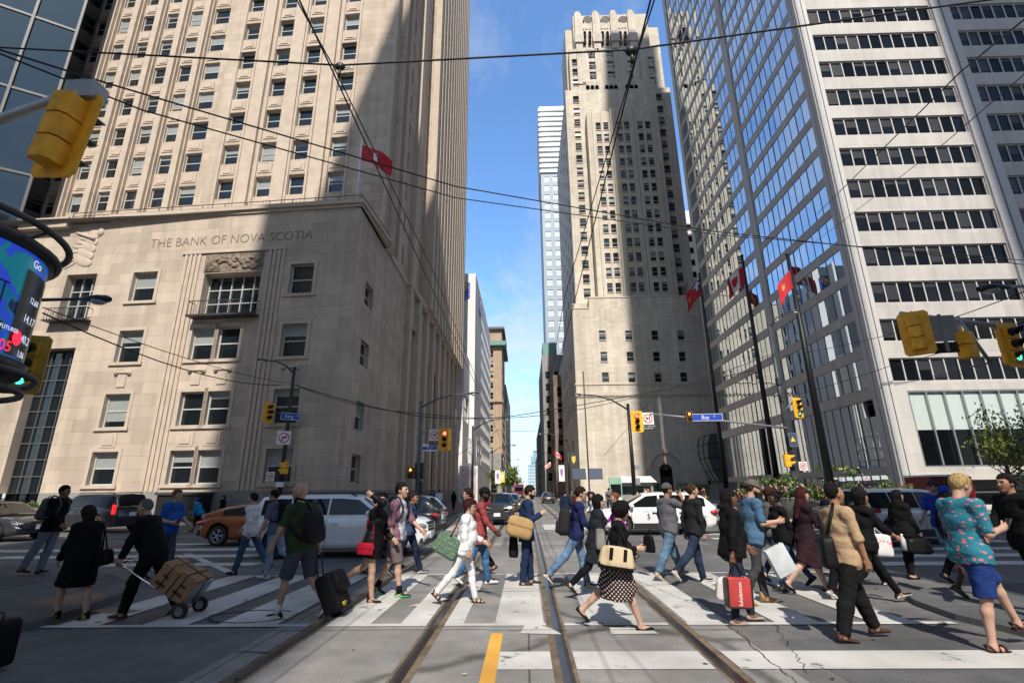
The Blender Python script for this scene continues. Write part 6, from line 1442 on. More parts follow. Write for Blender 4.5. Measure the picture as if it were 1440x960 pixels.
def sd_(a, b=0): return np.array([math.sin(R_(a)) * math.cos(R_(b)), math.sin(R_(b)), -math.cos(R_(a)) * math.cos(R_(b))])
PEOPLE = {}
def person(label, u, v, H, rz, pose=None, sk='l', hair=('short', 'brown'), top=None, bot=None, shoes=('shoe', (.02, .02, .02), (.02, .02, .02)), fem=False, fat=1., lod=1., cap=None, socks=None, glasses=False, beard=False, xy=None, key=None, earbud=False, z0=0.0, base=None):
    p = dict(lean=4, tw=0, hl=22, kl=6, fl=-8, hr=-20, kr=16, fr=32, sl=-18, el=14, sr=20, er=22, al=7, ar=7, il=4, ir=4, hy=0, hp=0, curl=30); p.update(pose or {})
    g = gp(u, v, z0) if xy is None else Vector((*xy, 0)); sc = H / 1.75 * .955
    t = thing('person', label, 'person', T(g.x, g.y, z0, R_(rz)) @ Matrix.Scale(sc, 4))
    A = lambda *q: np.array(q, float)
    Y = A(0, 1, 0); U = A(math.sin(R_(p['lean'])), 0, math.cos(R_(p['lean']))); X = A(math.cos(R_(p['lean'])), 0, -math.sin(R_(p['lean'])))
    P = A(0, 0, 0); C = P + U * .30; N = P + U * .53; tw = R_(p['tw']); SY = Y * math.cos(tw) + X * math.sin(tw)
    sw = .165 if fem else .19
    J = {}
    J['shL'] = N - U * .065 + SY * sw; J['shR'] = N - U * .065 - SY * sw
    J['hipL'] = P + Y * .092 - U * .03; J['hipR'] = P - Y * .092 - U * .03
    Fd = {}
    for s_, sg in (('L', 1), ('R', -1)):
        q = s_.lower(); a = p['h' + q]; k = a - p['k' + q]
        J['kn' + s_] = J['hip' + s_] + .43 * sd_(a, sg * 1.5); J['an' + s_] = J['kn' + s_] + .42 * sd_(k, 0); Fd[s_] = R_(p['f' + q])
        a = p['s' + q] + p['lean'] * .5; J['el' + s_] = J['sh' + s_] + .29 * sd_(a, sg * p['a' + q]); fd = sd_(a + p['e' + q], -sg * p['i' + q]); J['wr' + s_] = J['el' + s_] + .25 * fd; J['fd' + s_] = fd
    lowest = 1e9
    for s_ in 'LR':
        c, sn = math.cos(Fd[s_]), math.sin(Fd[s_])
        for (fx, fz) in ((-.07, -.075), (.17, -.075)): lowest = min(lowest, J['an' + s_][2] + fz * c - fx * sn)
    off = A(-(J['anL'][0] + J['anR'][0]) / 2 * 0, 0, -lowest)
    for k in J:
        if k[:2] != 'fd': J[k] = J[k] + off
    P, C, N = P + off, C + off, N + off
    # head frame
    hy, hp = R_(p['hy']), R_(p['hp'] + p['lean'] * .45)
    hf = A(math.cos(hy) * math.cos(hp), math.sin(hy) * math.cos(hp), -math.sin(hp)); hl = A(-math.sin(hy), math.cos(hy), 0); hu = np.cross(hf, hl)
    hc = N + U * .05 + hu * .11 + hf * .025
    Hd = lambda a, b, c: hc + hf * a + hl * b + hu * c
    J.update(P=P, C=C, N=N, hc=hc, U=U, X=X, Y=Y)
    info = dict(o=t, J=J, M=t.matrix_world.copy(), sc=sc, p=p); PEOPLE[key or label] = info
    AX = (hf, hl, hu); BX = (X, Y, U); ff = fat
    if base is not None:       # a distant copy of a person built already
        return info
    allp = np.array([v_ for k, v_ in J.items() if k[:2] in ('sh', 'el', 'wr', 'hi', 'kn', 'an')] + [P, N, hc]); lo = allp.min(0) - .2; hi = allp.max(0) + .22; hi[2] = hc[2] + .2
    def torso(f, o, arms=True):
        wm = 1.18 if fem else 1.0
        f.cap(P - U * .02, P + U * .10, .108 * wm * (ff * .5 + .5), .102 * ff, .04, Y, 1.46, o=o); f.cap(P + U * .10, C, .098 * ff * (.93 if fem else 1), .105 * ((ff + 1) / 2), .05, Y, 1.42, o=o)
        if ff > 1.05: f.ell(P + U * .16 + X * .05 * ff, (.13 * ff, .15, .15), BX, .06, o=o)
        f.cap(C, N - U * .10, .107, .09, .05, SY, 1.55 if not fem else 1.38, o=o)
        if fem: 
            for q in (1, -1): f.ell(C + U * .07 + X * .085 + Y * .065 * q, (.06, .06, .06), BX, .04, o=o)
            f.ell(P - U * .06 - X * .07, (.1, .15, .1), BX, .05, o=o)
        f.cap(J['shL'] - SY * .06 + U * .005, J['shL'], .058, .056, .04, o=o); f.cap(J['shR'] + SY * .06 + U * .005, J['shR'], .058, .056, .04, o=o)
        f.cap(N - U * .06 + SY * .05, N - U * .06 - SY * .05, .062, .062, .05, o=o)
    af = .86 if fem else 1.0
    def arm(f, s_, o, ln=2., k=.03):
        a, b, c = J['sh' + s_], J['el' + s_], J['wr' + s_]
        if ln >= 1: f.cap(a, b, .05 * af, .04 * af, k, o=o)
        else:
            e = a + (b - a) * ln; n = (b - a) / np.linalg.norm(b - a); f.cap(a, b, .05 * af, .043 * af, k, cut=(e, n), o=o + .006)
        if ln > 1:
            e = b + (c - b) * min(1, ln - 1); n = (c - b) / np.linalg.norm(c - b); f.cap(b, c, .041 * af, .03 * af, k, cut=(e, n), o=o)
    def leg(f, s_, o, ln=2., k=.03, w=1.):
        a, b, c = J['hip' + s_], J['kn' + s_], J['an' + s_]; wf = 1.04 if fem else 1.
        if ln >= 1: f.cap(a, b, .088 * wf * w, .056 * w, k, o=o)
        else:
            e = a + (b - a) * ln; n = (b - a) / np.linalg.norm(b - a); f.cap(a, b, .09 * wf * w, .075 * w, k, cut=(e, n), o=o)
        if ln > 1:
            e = b + (c - b) * min(1.02, ln - 1); n = (c - b) / np.linalg.norm(c - b); cf = b + (c - b) * .3 - X * .012
            f.cap(b, cf, .054 * w, .056 * w, k, cut=(e, n), o=o); f.cap(cf, c, .056 * w, .037 * w * (1.25 if o > .005 else 1), k, cut=(e, n), o=o)
    # ---- body: one continuous skin surface, with finer head, hands with five fingers
    h = .0135 * lod; f = Field(lo, hi, h); torso(f, -.006)
    for s_ in 'LR':
        arm(f, s_, 0); leg(f, s_, 0 if bot and bot[0] in ('skirt', 'none') else -.004)
        c, sn = math.cos(Fd[s_]), math.sin(Fd[s_]); tx = A(c, 0, -sn); tz = A(sn, 0, c); an = J['an' + s_]
        f.cap(an - tz * .035, an + tx * .12 - tz * .052, .034, .024, .02, Y, 1.25); f.cap(an, an - tz * .035 - tx * .03, .036, .032, .02)
    f.cap(N - U * .03, hc - hu * .05 - hf * .01, .058 * (.88 if fem else 1), .05, .02)
    Vb, Qb = f.mesh()
    hh_ = .0068 * lod; f = Field(hc - .155, hc + .155, hh_)
    f.ell(Hd(-.012, 0, .025), (.098, .077, .098), AX); f.cap(Hd(.03, 0, -.02), Hd(.052, 0, -.082), .058, .036, .03, hl, 1.12); f.ell(Hd(.05, 0, -.02), (.05, .06, .07), AX, .03)
    f.cap(Hd(.092, 0, .012), Hd(.108, 0, -.022), .010, .0145, .012); f.cap(Hd(.082, .035, .026), Hd(.088, 0, .022), .011, .011, .015); f.cap(Hd(.082, -.035, .026), Hd(.088, 0, .022), .011, .011, .015)
    f.cap(Hd(.084, .018, -.055), Hd(.09, 0, -.054), .009, .011, .012); f.cap(Hd(.084, -.018, -.055), Hd(.09, 0, -.054), .009, .011, .012); f.ell(Hd(.074, 0, -.098), (.02, .022, .018), AX, .02)
    for q in (1, -1):
        f.ell(Hd(.098, .031 * q, .006), (.014, .017, .012), AX, .012, 's'); f.ell(Hd(-.005, .077 * q, -.005), (.026, .011, .034), (hf, hl, hu), .01)
    f.cap(hc - hu * .05 - hf * .02, N + U * .0, .05 * (.88 if fem else 1), .056 * (.88 if fem else 1), .03)
    Vh, Qh = f.mesh(); ch = centers(Vh, Qh) - hc; a, b_, c_ = ch @ hf, ch @ hl, ch @ hu
    mid = np.zeros(len(Qh), int); mid[(a > .07) & (abs(abs(b_) - .031) < .015) & (abs(c_ - .005) < .0075)] = 1; mid[(a > .075) & (abs(b_) < .022) & (abs(c_ + .055) < .008)] = 2
    mid[(a > .06) & (abs(abs(b_) - .033) < .02) & (abs(c_ - .027) < .0055)] = 3
    if beard: mid[(c_ < -.035) & (a > .0) & (c_ > -.13) & ~((abs(c_ + .055) < .008) & (abs(b_) < .02))] = 3
    hb = MB(); hb.v = [tuple(x) for x in Vb] + [tuple(x) for x in Vh]; nb = len(Vb)
    hb.f = [tuple(int(i) for i in q) for q in Qb] + [tuple(int(i) + nb for i in q) for q in Qh]; hb.m = [0] * len(Qb) + [int(i) for i in mid]; hb.sm = [True] * len(hb.f)
    for s_, sg in (('L', 1), ('R', -1)):
        fd = J['fd' + s_]; wr = J['wr' + s_]; sd0 = A(math.cos(R_(p['s' + s_.lower()] + p['e' + s_.lower()])), 0, math.sin(R_(p['s' + s_.lower()] + p['e' + s_.lower()])))
        lat = sd0 - fd * (sd0 @ fd); lat /= np.linalg.norm(lat); pn = np.cross(fd, lat) * -sg      # lat: thumb side (forward), pn: palm side (inward)
        if pn @ (Y * -sg) < 0: pn = -pn
        k0 = wr + fd * .085; pm = Field(wr - .09, wr + fd * .1 + .09, .008 * lod); pm.cap(wr + fd * .005, wr + fd * .08, .02, .017, .01, lat, 2.1); pm.cap(wr - fd * .03, wr + fd * .02, .027 * af, .024, .02)
        Vp, Qp = pm.mesh(); hb.add(Vp, Qp, 0, True)
        for i, (l_, ln) in enumerate(((.03, .072), (.01, .08), (-.01, .074), (-.028, .058))):
            cu = R_(p['curl'] * (1 + .12 * i)); q0 = wr + fd * .07 + lat * l_; pts = [q0]; d = fd.copy(); ang = 0
            for sgm in (.45, .32, .25):
                ang += cu * (.5 if sgm == .45 else 1); d = fd * math.cos(ang) + pn * math.sin(ang); pts.append(pts[-1] + d * ln * (sgm if sgm != .45 else .45 + .012 / ln))
            hb.tube(pts, [.0098, .0092, .0085, .0062], 6)
        q0 = wr + fd * .025 + lat * .026; d1 = fd * .7 + lat * .65 + pn * .25; d2 = fd * .9 + lat * .2 + pn * .35
        hb.tube([q0, q0 + d1 * .035, q0 + d1 * .035 + d2 * .03, q0 + d1 * .035 + d2 * .052], [.014, .0115, .01, .007], 6)
    hcol = hairm(hair[1] if hair else 'dark')
    hb.build('body', [skin(sk), EYE, LIP, hcol], t)
    # ---- hair
    if hair and hair[0] != 'bald':
        kind = hair[0]; vol = dict(short=.012, crop=.007, curly=.03, long=.016, bob=.022, bun=.012, fluffy=.026, pony=.012, receding=.009)[kind]
        f = Field(hc - hu * (.45 if kind in ('long', 'pony') else .2) - .17, hc + .17, .0095 * lod)
        if kind in ('long', 'pony'): f = Field(np.minimum(hc - .17, C - .17), hc + .17, .0095 * lod)
        f.ell(Hd(-.014, 0, .028), (.099, .079, .1), AX, 0, o=vol)
        if kind == 'curly': f.ell(Hd(-.03, 0, .01), (.12, .11, .12), AX, .03)
        if kind == 'bob': f.cap(Hd(-.035, 0, .0), Hd(-.03, 0, -.09), .085, .075, .03, hl, 1.15)
        if kind == 'fluffy': f.ell(Hd(.03, 0, .09), (.08, .07, .04), AX, .03)
        if kind in ('long',):
            bk_ = C - X * .12 + U * (.06 if len(hair) < 3 else hair[2]); f.cap(Hd(-.05, 0, -.02), Hd(-.075, 0, -.13), .075, .06, .03, hl, 1.25); f.cap(Hd(-.075, 0, -.13), bk_, .06, .04, .03, Y, 1.7)
            for q in (1, -1): f.cap(Hd(.0, .07 * q, 0), N + SY * .09 * q + X * .03 + U * .0, .034, .03, .03)
        if kind == 'pony': f.cap(Hd(-.1, 0, .05), Hd(-.15, 0, -.02), .03, .035, .02); f.cap(Hd(-.15, 0, -.02), Hd(-.15, 0, -.2), .035, .015, .02)
        if kind == 'bun': f.ell(Hd(-.115, 0, .05), (.04, .04, .04), AX, .02)
        g = [(np.arange(f.n[i]) * f.h + f.lo[i]).astype(np.float32) - hc[i] for i in range(3)]
        a = g[0][:, None, None] * hf[0] + g[1][None, :, None] * hf[1] + g[2][None, None, :] * hf[2]; c = g[0][:, None, None] * hu[0] + g[1][None, :, None] * hu[1] + g[2][None, None, :] * hu[2]; b_ = g[0][:, None, None] * hl[0] + g[1][None, :, None] * hl[1] + g[2][None, None, :] * hl[2]
        if kind in ('short', 'crop', 'fluffy', 'receding', 'pony', 'bun'):
            ln = .068 if kind != 'receding' else .09; xf = .03 if kind != 'receding' else .0
            R1 = np.maximum(xf - a, c - ln + .12 * np.abs(b_)); R2 = np.maximum(c + .012, -.035 - a)
            R3 = c + .062 if kind != 'pony' else np.maximum(c + .062, -.1 - a); rem = np.minimum(np.minimum(R1, R2), R3)
        else: rem = np.maximum(np.maximum(.035 - a, c - .062), np.abs(b_) - .066 + .2 * np.maximum(0, c)); rem = np.minimum(rem, np.maximum(np.maximum(.02 - a, c + .03), np.abs(b_) - .062)) if kind != 'curly' else rem
        if kind in ('long', 'bob'): rem = np.minimum(rem, np.maximum(np.maximum((.0 if kind == 'long' else .022) - a, c - .035), -c - .2))
        f.F = np.maximum(f.F, -rem); amp = dict(curly=.012, crop=.002, fluffy=.006, long=.005, bob=.005).get(kind, .004)
        f.F += amp * (np.sin(60 * a + 11 * np.sin(22 * b_ + 9 * c)) + .6 * np.sin(95 * b_ + 7 * np.sin(31 * c + 14 * a)) + (.8 * np.sin(70 * c + 9 * np.sin(25 * a)) if kind == 'curly' else 0)) * .5
        V, Q = f.mesh(); sm(V, Q, hcol, 'hair', t)
    if cap:
        f = Field(hc - .16, hc + .18, .009 * lod); s0 = cap[1]; f.ell(Hd(-.014, 0, .03), (.099, .079, .1), AX, 0, o=.021)
        f.plane(Hd(0, 0, .034), -hu * .98 + hf * .14 * (s0 or .5)); V, Q = f.mesh(); cm = cloth(cap[0], 'cap'); co = sm(V, Q, cm, 'cap', t)
        if s0:
            R3 = Matrix((hf, hl, hu)).transposed() @ Matrix.Rotation(.22 * s0, 3, 'Y'); b = MB(); b.ell(Hd(.105 * s0, 0, .036), (.085, .075, .009), 12, rot=R3); b.build('brim', cm, co)
    if glasses:
        b = MB()
        for q in (1, -1):
            cc = Hd(.108, .033 * q, .006); b.tube([cc + hl * .024 * math.cos(i * PI / 5) + hu * .018 * math.sin(i * PI / 5) for i in range(11)], .0028, 4); b.tube([Hd(.106, .057 * q, .012), Hd(.0, .083 * q, .012)], .003, 4)
        b.tube([Hd(.11, .01, .01), Hd(.11, -.01, .01)], .003, 4); b.build('spectacles', BLACK, t)
    if earbud: b = MB(); b.ell(Hd(.012, .084, -.008), (.01, .008, .012), 8); b.tube([Hd(.012, .086, -.01), Hd(.02, .086, -.035)], .004, 5); b.build('earbud', WHITE, t)
    # ---- clothes
    wm = 1.18 if fem else 1.
    if bot and bot[0] != 'none':
        kind = bot[0]; m = bot[1]; f = Field(lo, hi, .0125 * lod); w = bot[3] if len(bot) > 3 else 1.0
        if kind == 'skirt':
            ln = bot[2]; kn = (J['knL'] + J['knR']) / 2; dn = kn - P; dn = dn / np.linalg.norm(dn); e = P + dn * ln
            f.cap(P + U * .1, P - U * .04, .115, .14, .04, Y, 1.3, o=.012); f.cap(P - U * .04, e, .14, .15 + .09 * (w - 1) + .02, .04, Y, 1.25, cut=(e, dn), o=.01); leg(f, 'L', .045, min(.99, ln / .43), .06); leg(f, 'R', .045, min(.99, ln / .43), .06); f.plane(e, dn)
            f.folds(.007, .8, u)
        else:
            ln = bot[2] if len(bot) > 2 else 2.; o = .015 if kind != 'slim' else .006
            f.cap(P - U * .02, P + U * .10, .108 * wm * (ff * .5 + .5), .102 * ff, .04, Y, 1.46, o=.01)
            if fem: f.ell(P - U * .06 - X * .07, (.1, .15, .1), BX, .05, o=.008)
            for s_ in 'LR': leg(f, s_, o if ln > 1.2 else .019, ln, .03 if ln > 1.2 else .012, w)
            f.folds(.006 if kind != 'slim' else .003, 1., u)
        f.plane(P + U * .11, U); V, Q = f.mesh(); sm(V, Q, m, {'skirt': 'skirt'}.get(kind, 'shorts' if len(bot) > 2 and bot[2] <= 1.2 else 'trousers'), t)
    if top:
        kind, m, sl = top[:3]; hem = top[3] if len(top) > 3 else .06; o = {'tee': .017, 'shirt': .02, 'jacket': .028, 'coat': .034, 'dress': .018, 'slim': .011}[kind]
        lo2 = lo.copy(); lo2[2] = P[2] - hem - .15; f = Field(lo2, hi, .0125 * lod); torso(f, o)
        if hem > .0:
            kn = (J['knL'] + J['knR']) / 2; dn = -U if hem < .2 else (kn - P) / np.linalg.norm(kn - P); e = P + dn * hem; rr = .122 * wm * (ff * .5 + .5) if bot and fem is not None else .12
            f.cap(P + U * .04, e + dn * .05, .108 * (1.18 if fem else 1.) * (ff * .5 + .5), (.118 + (.12 * (hem - .1) if hem > .1 else 0)) * (ff * .5 + .5), .04, Y, 1.34, o=o)
        for s_ in 'LR': arm(f, s_, o * .8, sl, .035)
        if 0 < hem <= .2:
            for s_ in 'LR': leg(f, s_, .046, .22, .03)
        if hem > .2:
            for s_ in 'LR': leg(f, s_, .03, min(.98, hem / .43), .05)
        f.folds(.0065 if kind in ('tee', 'shirt', 'coat', 'jacket') else .004, 1., u + 1)
        f.plane(P - U * hem if hem < .2 else e, -U if hem < .2 else dn); V, Q = f.mesh(); mats = [m]; mid = None
        if len(top) > 4:                                   # open front showing what is worn beneath
            cc = centers(V, Q) - C; x = cc @ X; y = cc @ Y; z = cc @ U; opn = top[5] if len(top) > 5 else 'v'
            if opn == 'v': mid = ((x > .03) & (np.abs(y) < .012 + .30 * np.maximum(0, z - .03)) & (z > .03)).astype(int)
            elif opn == 'open': mid = ((x > .04) & (np.abs(y) < .06)).astype(int)
            elif opn == 'raglan':
                sh_ = np.minimum(np.linalg.norm(centers(V, Q) - J['shL'], axis=1), np.linalg.norm(centers(V, Q) - J['shR'], axis=1)); mid = (np.abs(cc @ SY) < .135).astype(int)
            mats = [m, top[4]]
        if kind in ('tee', 'shirt', 'jacket', 'slim', 'coat', 'dress'): sm(V, Q, mats, {'tee': 't_shirt', 'slim': 'top'}.get(kind, kind), t, mid)
    if top and top[0] in ('jacket', 'shirt') and not fem:
        b = MB(); k = 14; ring = []
        for i in range(k + 1): a = .5 + (2 * PI - 1.0) * i / k; ring.append(N + U * (.0 - .018 * math.cos(a)) + X * .066 * math.cos(a) + Y * .074 * math.sin(a) - U * .01)
        b.tube(ring, .016, 6); b.build('collar', top[4] if len(top) > 4 and top[0] == 'jacket' else top[1], t)
    if shoes:
        me = shoe_mesh(*shoes)
        for s_ in 'LR':
            M = Matrix.Translation(J['an' + s_]) @ Matrix.Rotation(Fd[s_], 4, 'Y'); obj('shoe', me, t, M)
            if socks: c = (J['kn' + s_] - J['an' + s_]); c /= np.linalg.norm(c); b = MB(); b.tube([J['an' + s_] - c * .02, J['an' + s_] + c * .10], [.046, .045], 10); b.build('sock', socks, t)
    return info
def W(info, local): return info['M'] @ Vector(local)
def jw(info, k): return info['M'] @ Vector(info['J'][k])
def rb(b, size, r, M=None, m=0, seg=3):
    bm = bmesh.new(); bmesh.ops.create_cube(bm, size=1); bmesh.ops.scale(bm, vec=size, verts=bm.verts); bmesh.ops.bevel(bm, geom=bm.edges[:], offset=r, segments=seg, affect='EDGES', profile=.5)
    V = [(M @ v.co if M is not None else v.co.copy()) for v in bm.verts]; bm.verts.index_update(); F = [[v.index for v in f.verts] for f in bm.faces]; bm.free(); return b.add(V, F, m, True)
def pillow(b, size, p=.4, M=None, m=0, n=22, sag=.1, seed=0):
    sp_ = lambda q, e: math.copysign(abs(q) ** e, q); V = []; F = []; k = n // 2
    for i in range(k + 1):
        t = -PI / 2 + PI * i / k
        for j in range(n):
            q = 2 * PI * j / n; x = sp_(math.cos(t), p) * sp_(math.cos(q), p); y = sp_(math.cos(t), p) * sp_(math.sin(q), p); z = sp_(math.sin(t), p * .8)
            g = 1 - sag * z + .03 * math.sin(7 * x + 5 * z + seed) + .025 * math.sin(9 * z - 6 * y + 2 * seed); z += -.06 * math.cos(x * 1.6) * (z > 0) * sag * 6 * abs(z) + .02 * math.sin(5 * x + seed)
            v = Vector((x * g * size[0] / 2, y * g * size[1] / 2, z * size[2] / 2)); V.append(M @ v if M is not None else v)
    for i in range(k):
        for j in range(n): F.append((i * n + j, i * n + (j + 1) % n, (i + 1) * n + (j + 1) % n, (i + 1) * n + j))
    return b.add(V, F, m, True)
def pin(info, pos): return info['M'] @ Matrix.Translation(pos)
def backpack(info, label, col, s=1., side=0, z=.0, x=0):
    J = info['J']; c = J['C'] - J['X'] * (.215 + x) + J['U'] * (.02 + z) + J['Y'] * side; M = info['M'] @ Matrix.Translation(c) @ Matrix.Rotation(R_(info['p']['lean']), 4, 'Y')
    t = thing('backpack', label, 'backpack', M); m = cloth(col, 'nylon', .7); b = MB(); pillow(b, (.2 * s, .31 * s, .47 * s), .5, None, sag=.14, seed=len(label)); b.build('main_body', m, t); b = MB(); pillow(b, (.1 * s, .24 * s, .21 * s), .45, Matrix.Translation((-.09 * s, 0, -.1 * s))); b.build('pocket', m, t)
    if abs(side) < .1:
        for q in (1, -1): b = MB(); b.tube([(.06, .09 * q, .18), (.14, .115 * q, .275), (.26, .12 * q, .25), (.345, .12 * q, .1), (.33, .15 * q, -.06), (.2, .19 * q, -.16), (.07, .13 * q, -.17)], .017, 6); b.build('strap', m, t)
    b = MB(); b.tube([(-.02, -.04, .2), (-.02, -.03, .25), (-.02, .03, .25), (-.02, .04, .2)], .01, 6); b.build('handle', m, t); return t
def bag(info, label, pos, size, col, r=.03, rz=0, ry=0, strap=None, sw=.012, cat='bag', name='shoulder_bag', scol=None, mats=None, handles=None, flap=False, rough=.6):
    """pos in the person's own frame; strap: list of points in that frame, or joint names"""
    sc = info['sc']; M = info['M'] @ Matrix.Translation(pos) @ Matrix.Rotation(R_(rz), 4, 'Z') @ Matrix.Rotation(R_(ry), 4, 'Y'); t = thing(name, label, cat, M)
    m = mats or cloth(col, 'leather', rough); b = MB(); (rb(b, size, r) if name in ('shopping_bag', 'purse') else pillow(b, (size[0] * 1.06, size[1] * 1.1, size[2] * 1.06), .42 if r < .06 else .6, None, sag=.12, seed=len(label))); b.build('bag_body', m, t)
    I = M.inverted() @ info['M']; sm_ = cloth(scol, 'leather', .6) if scol else m
    for st_ in (strap or []): b = MB(); b.tube([I @ Vector(info['J'][p] if isinstance(p, str) else p) for p in st_], sw, 6); b.build('strap', sm_, t)
    for hd_ in (handles or []): b = MB(); b.tube(hd_, .008, 6); b.build('handle', sm_, t)
    if flap: b = MB(); pillow(b, (size[0] * 1.04, size[1] * 1.14, size[2] * .55), .4 if r < .06 else .55, Matrix.Translation((0, 0, size[2] * .24)), sag=.15); b.build('flap', m, t)
    return t
def phone(info, hand, label):
    J = info['J']; M = info['M'] @ Matrix.Translation(J['wr' + hand] + J['fd' + hand] * .10 + np.array([.0, 0, .02])) @ Matrix.Rotation(.6, 4, 'Y'); t = thing('phone', label, 'phone', M); b = MB(); rb(b, (.012, .07, .14), .005); b.build('case', BLACK, t); return t
BLK = (.007, .007, .008); NAVY = (.012, .018, .045)
cB = cloth(BLK); cN = cloth(NAVY); cD = cloth((.03, .03, .033)); cW = cloth((.62, .62, .64)); cWp = cloth((.6, .6, .62), 'pale_shirt')
JN = denim((.10, .17, .28)); JD = denim((.018, .028, .055)); JL = denim((.2, .27, .37)); JB = denim((.035, .07, .125))
S_BLK = ('shoe', (.012, .012, .012), (.015, .015, .015)); S_BW = ('shoe', (.015, .015, .018), (.6, .6, .58)); S_WH = ('shoe', (.55, .56, .58), (.5, .5, .5)); S_BR = ('shoe', (.07, .03, .018), (.03, .02, .02))
# patterned fabrics
def pattern_mat(name, base, spot, scale, thr, kind='spots', c3=None):
    m = bpy.data.materials.new(name); m.use_nodes = True; nt = m.node_tree; N = nt.nodes; L = nt.links; b = N['Principled BSDF']; b.inputs['Roughness'].default_value = .85; b.inputs['Specular IOR Level'].default_value = .25
    tc = N.new('ShaderNodeTexCoord'); mx = N.new('ShaderNodeMix'); mx.data_type = 'RGBA'; mx.inputs[6].default_value = (*base, 1); mx.inputs[7].default_value = (*spot, 1)
    mp = N.new('ShaderNodeMapping'); L.new(tc.outputs['Object'], mp.inputs['Vector'])
    if kind == 'spots':
        mp.inputs['Scale'].default_value = (1, 1, 1.7); dn = N.new('ShaderNodeTexNoise'); dn.inputs['Scale'].default_value = 26; L.new(tc.outputs['Object'], dn.inputs['Vector'])
        vm = N.new('ShaderNodeMix'); vm.data_type = 'RGBA'; vm.inputs[0].default_value = .06; L.new(mp.outputs[0], vm.inputs[6]); L.new(dn.outputs['Color'], vm.inputs[7])
        v = N.new('ShaderNodeTexVoronoi'); v.inputs['Scale'].default_value = scale; v.inputs['Randomness'].default_value = .8; L.new(vm.outputs[2], v.inputs['Vector'])
        r = N.new('ShaderNodeMapRange'); r.inputs['From Min'].default_value = thr + .04; r.inputs['From Max'].default_value = thr; L.new(v.outputs['Distance'], r.inputs['Value']); L.new(r.outputs['Result'], mx.inputs[0])
    elif kind == 'lattice':
        def wave(rot):
            q = N.new('ShaderNodeMapping'); q.inputs['Rotation'].default_value = (0, R_(rot), 0); L.new(tc.outputs['Object'], q.inputs['Vector'])
            w_ = N.new('ShaderNodeTexWave'); w_.inputs['Scale'].default_value = scale; w_.inputs['Distortion'].default_value = 0; L.new(q.outputs[0], w_.inputs['Vector']); return w_.outputs['Fac']
        a = N.new('ShaderNodeMath'); a.operation = 'MULTIPLY'; L.new(wave(45), a.inputs[0]); L.new(wave(-45), a.inputs[1])
        r = N.new('ShaderNodeMapRange'); r.inputs['From Min'].default_value = thr; r.inputs['From Max'].default_value = thr + .1; L.new(a.outputs[0], r.inputs['Value']); L.new(r.outputs['Result'], mx.inputs[0])
    elif kind == 'stripes':
        w_ = N.new('ShaderNodeTexWave'); w_.bands_direction = 'Z'; w_.inputs['Scale'].default_value = scale; w_.inputs['Distortion'].default_value = 1.2; L.new(tc.outputs['Object'], w_.inputs['Vector'])
        rp = N.new('ShaderNodeValToRGB'); rp.color_ramp.interpolation = 'CONSTANT'; el = rp.color_ramp.elements; el[0].color = (*base, 1); el[1].color = (*spot, 1); el[1].position = .75; q = el.new(.4); q.color = (*c3, 1); q = el.new(.2); q.color = (.2, .2, .17, 1)
        n_ = N.new('ShaderNodeTexNoise'); n_.inputs['Scale'].default_value = 14; L.new(tc.outputs['Object'], n_.inputs['Vector']); ad = N.new('ShaderNodeMath'); ad.operation = 'MULTIPLY_ADD'; ad.inputs[1].default_value = .8; ad.inputs[2].default_value = -.25
        L.new(n_.outputs['Fac'], ad.inputs[0]); a2 = N.new('ShaderNodeMath'); L.new(ad.outputs[0], a2.inputs[0]); sc2 = N.new('ShaderNodeMath'); sc2.operation = 'MULTIPLY'; sc2.inputs[1].default_value = .75; L.new(w_.outputs['Fac'], sc2.inputs[0]); L.new(sc2.outputs[0], a2.inputs[1]); L.new(a2.outputs[0], rp.inputs[0]); L.new(rp.outputs[0], b.inputs['Base Color']); return m
    L.new(mx.outputs[2], b.inputs['Base Color']); return m
FLAM = pattern_mat('printed_shirt_fabric', (.02, .16, .22), (.62, .16, .19), 15, .27)
LATT = pattern_mat('lattice_skirt_fabric', (.012, .01, .012), (.5, .38, .35), 8, .42, 'lattice')
PLAID = pattern_mat('blue_check_fabric', (.12, .22, .45), (.5, .58, .68), 30, .3, 'lattice')
TOTE = pattern_mat('striped_tote_fabric', (.015, .02, .05), (.01, .11, .125), 5, .4, 'stripes', (.13, .2, .05))

ST = dict  # shorthand
q = person('man in black jacket with grey backpack standing on the left corner', 58, 807, 1.78, 5, ST(hl=-6, hr=-20, kr=4, fr=5, hp=5), 't', ('short', 'black'), ('jacket', cB, 2, .12), ('pants', cloth((.2, .23, .29)), 2, 1.1), S_BR, z0=.1)
backpack(q, 'grey backpack on the man in the black jacket at left', (.1, .11, .13), 1.0)
q = person('woman in black coat and heeled shoes stepping onto the left kerb', 98, 874, 1.52, 165, ST(lean=7, hl=30, kl=34, hr=-8, kr=6, fr=8, fl=0, hp=14, sl=12, el=18, sr=-4), 'l', ('bob', 'dark'), ('coat', cB, 2, .42), ('none', cB), ('heel', BLK, BLK), True, 1.28)
bag(q, 'black handbag hanging behind the woman in the black coat', (-.3, -.1, .95), (.3, .14, .24), BLK, .05, 0, 12, [[(-.24, -.1, 1.06), (-.12, -.16, 1.42), (-.34, -.1, 1.08)]], .014)
q = person('grey-haired man in black suit pulling a cart of boxes', 200, 868, 1.66, 188, ST(lean=20, hl=24, kl=14, fl=-4, hr=-22, kr=12, fr=34, sl=6, el=6, al=10, hp=8, sr=-20), 'l', ('receding', 'grey'), ('jacket', cB, 2, .2, cWp), ('pants', cB, 2, 1.2), S_BR, fat=1.15, key='cart')
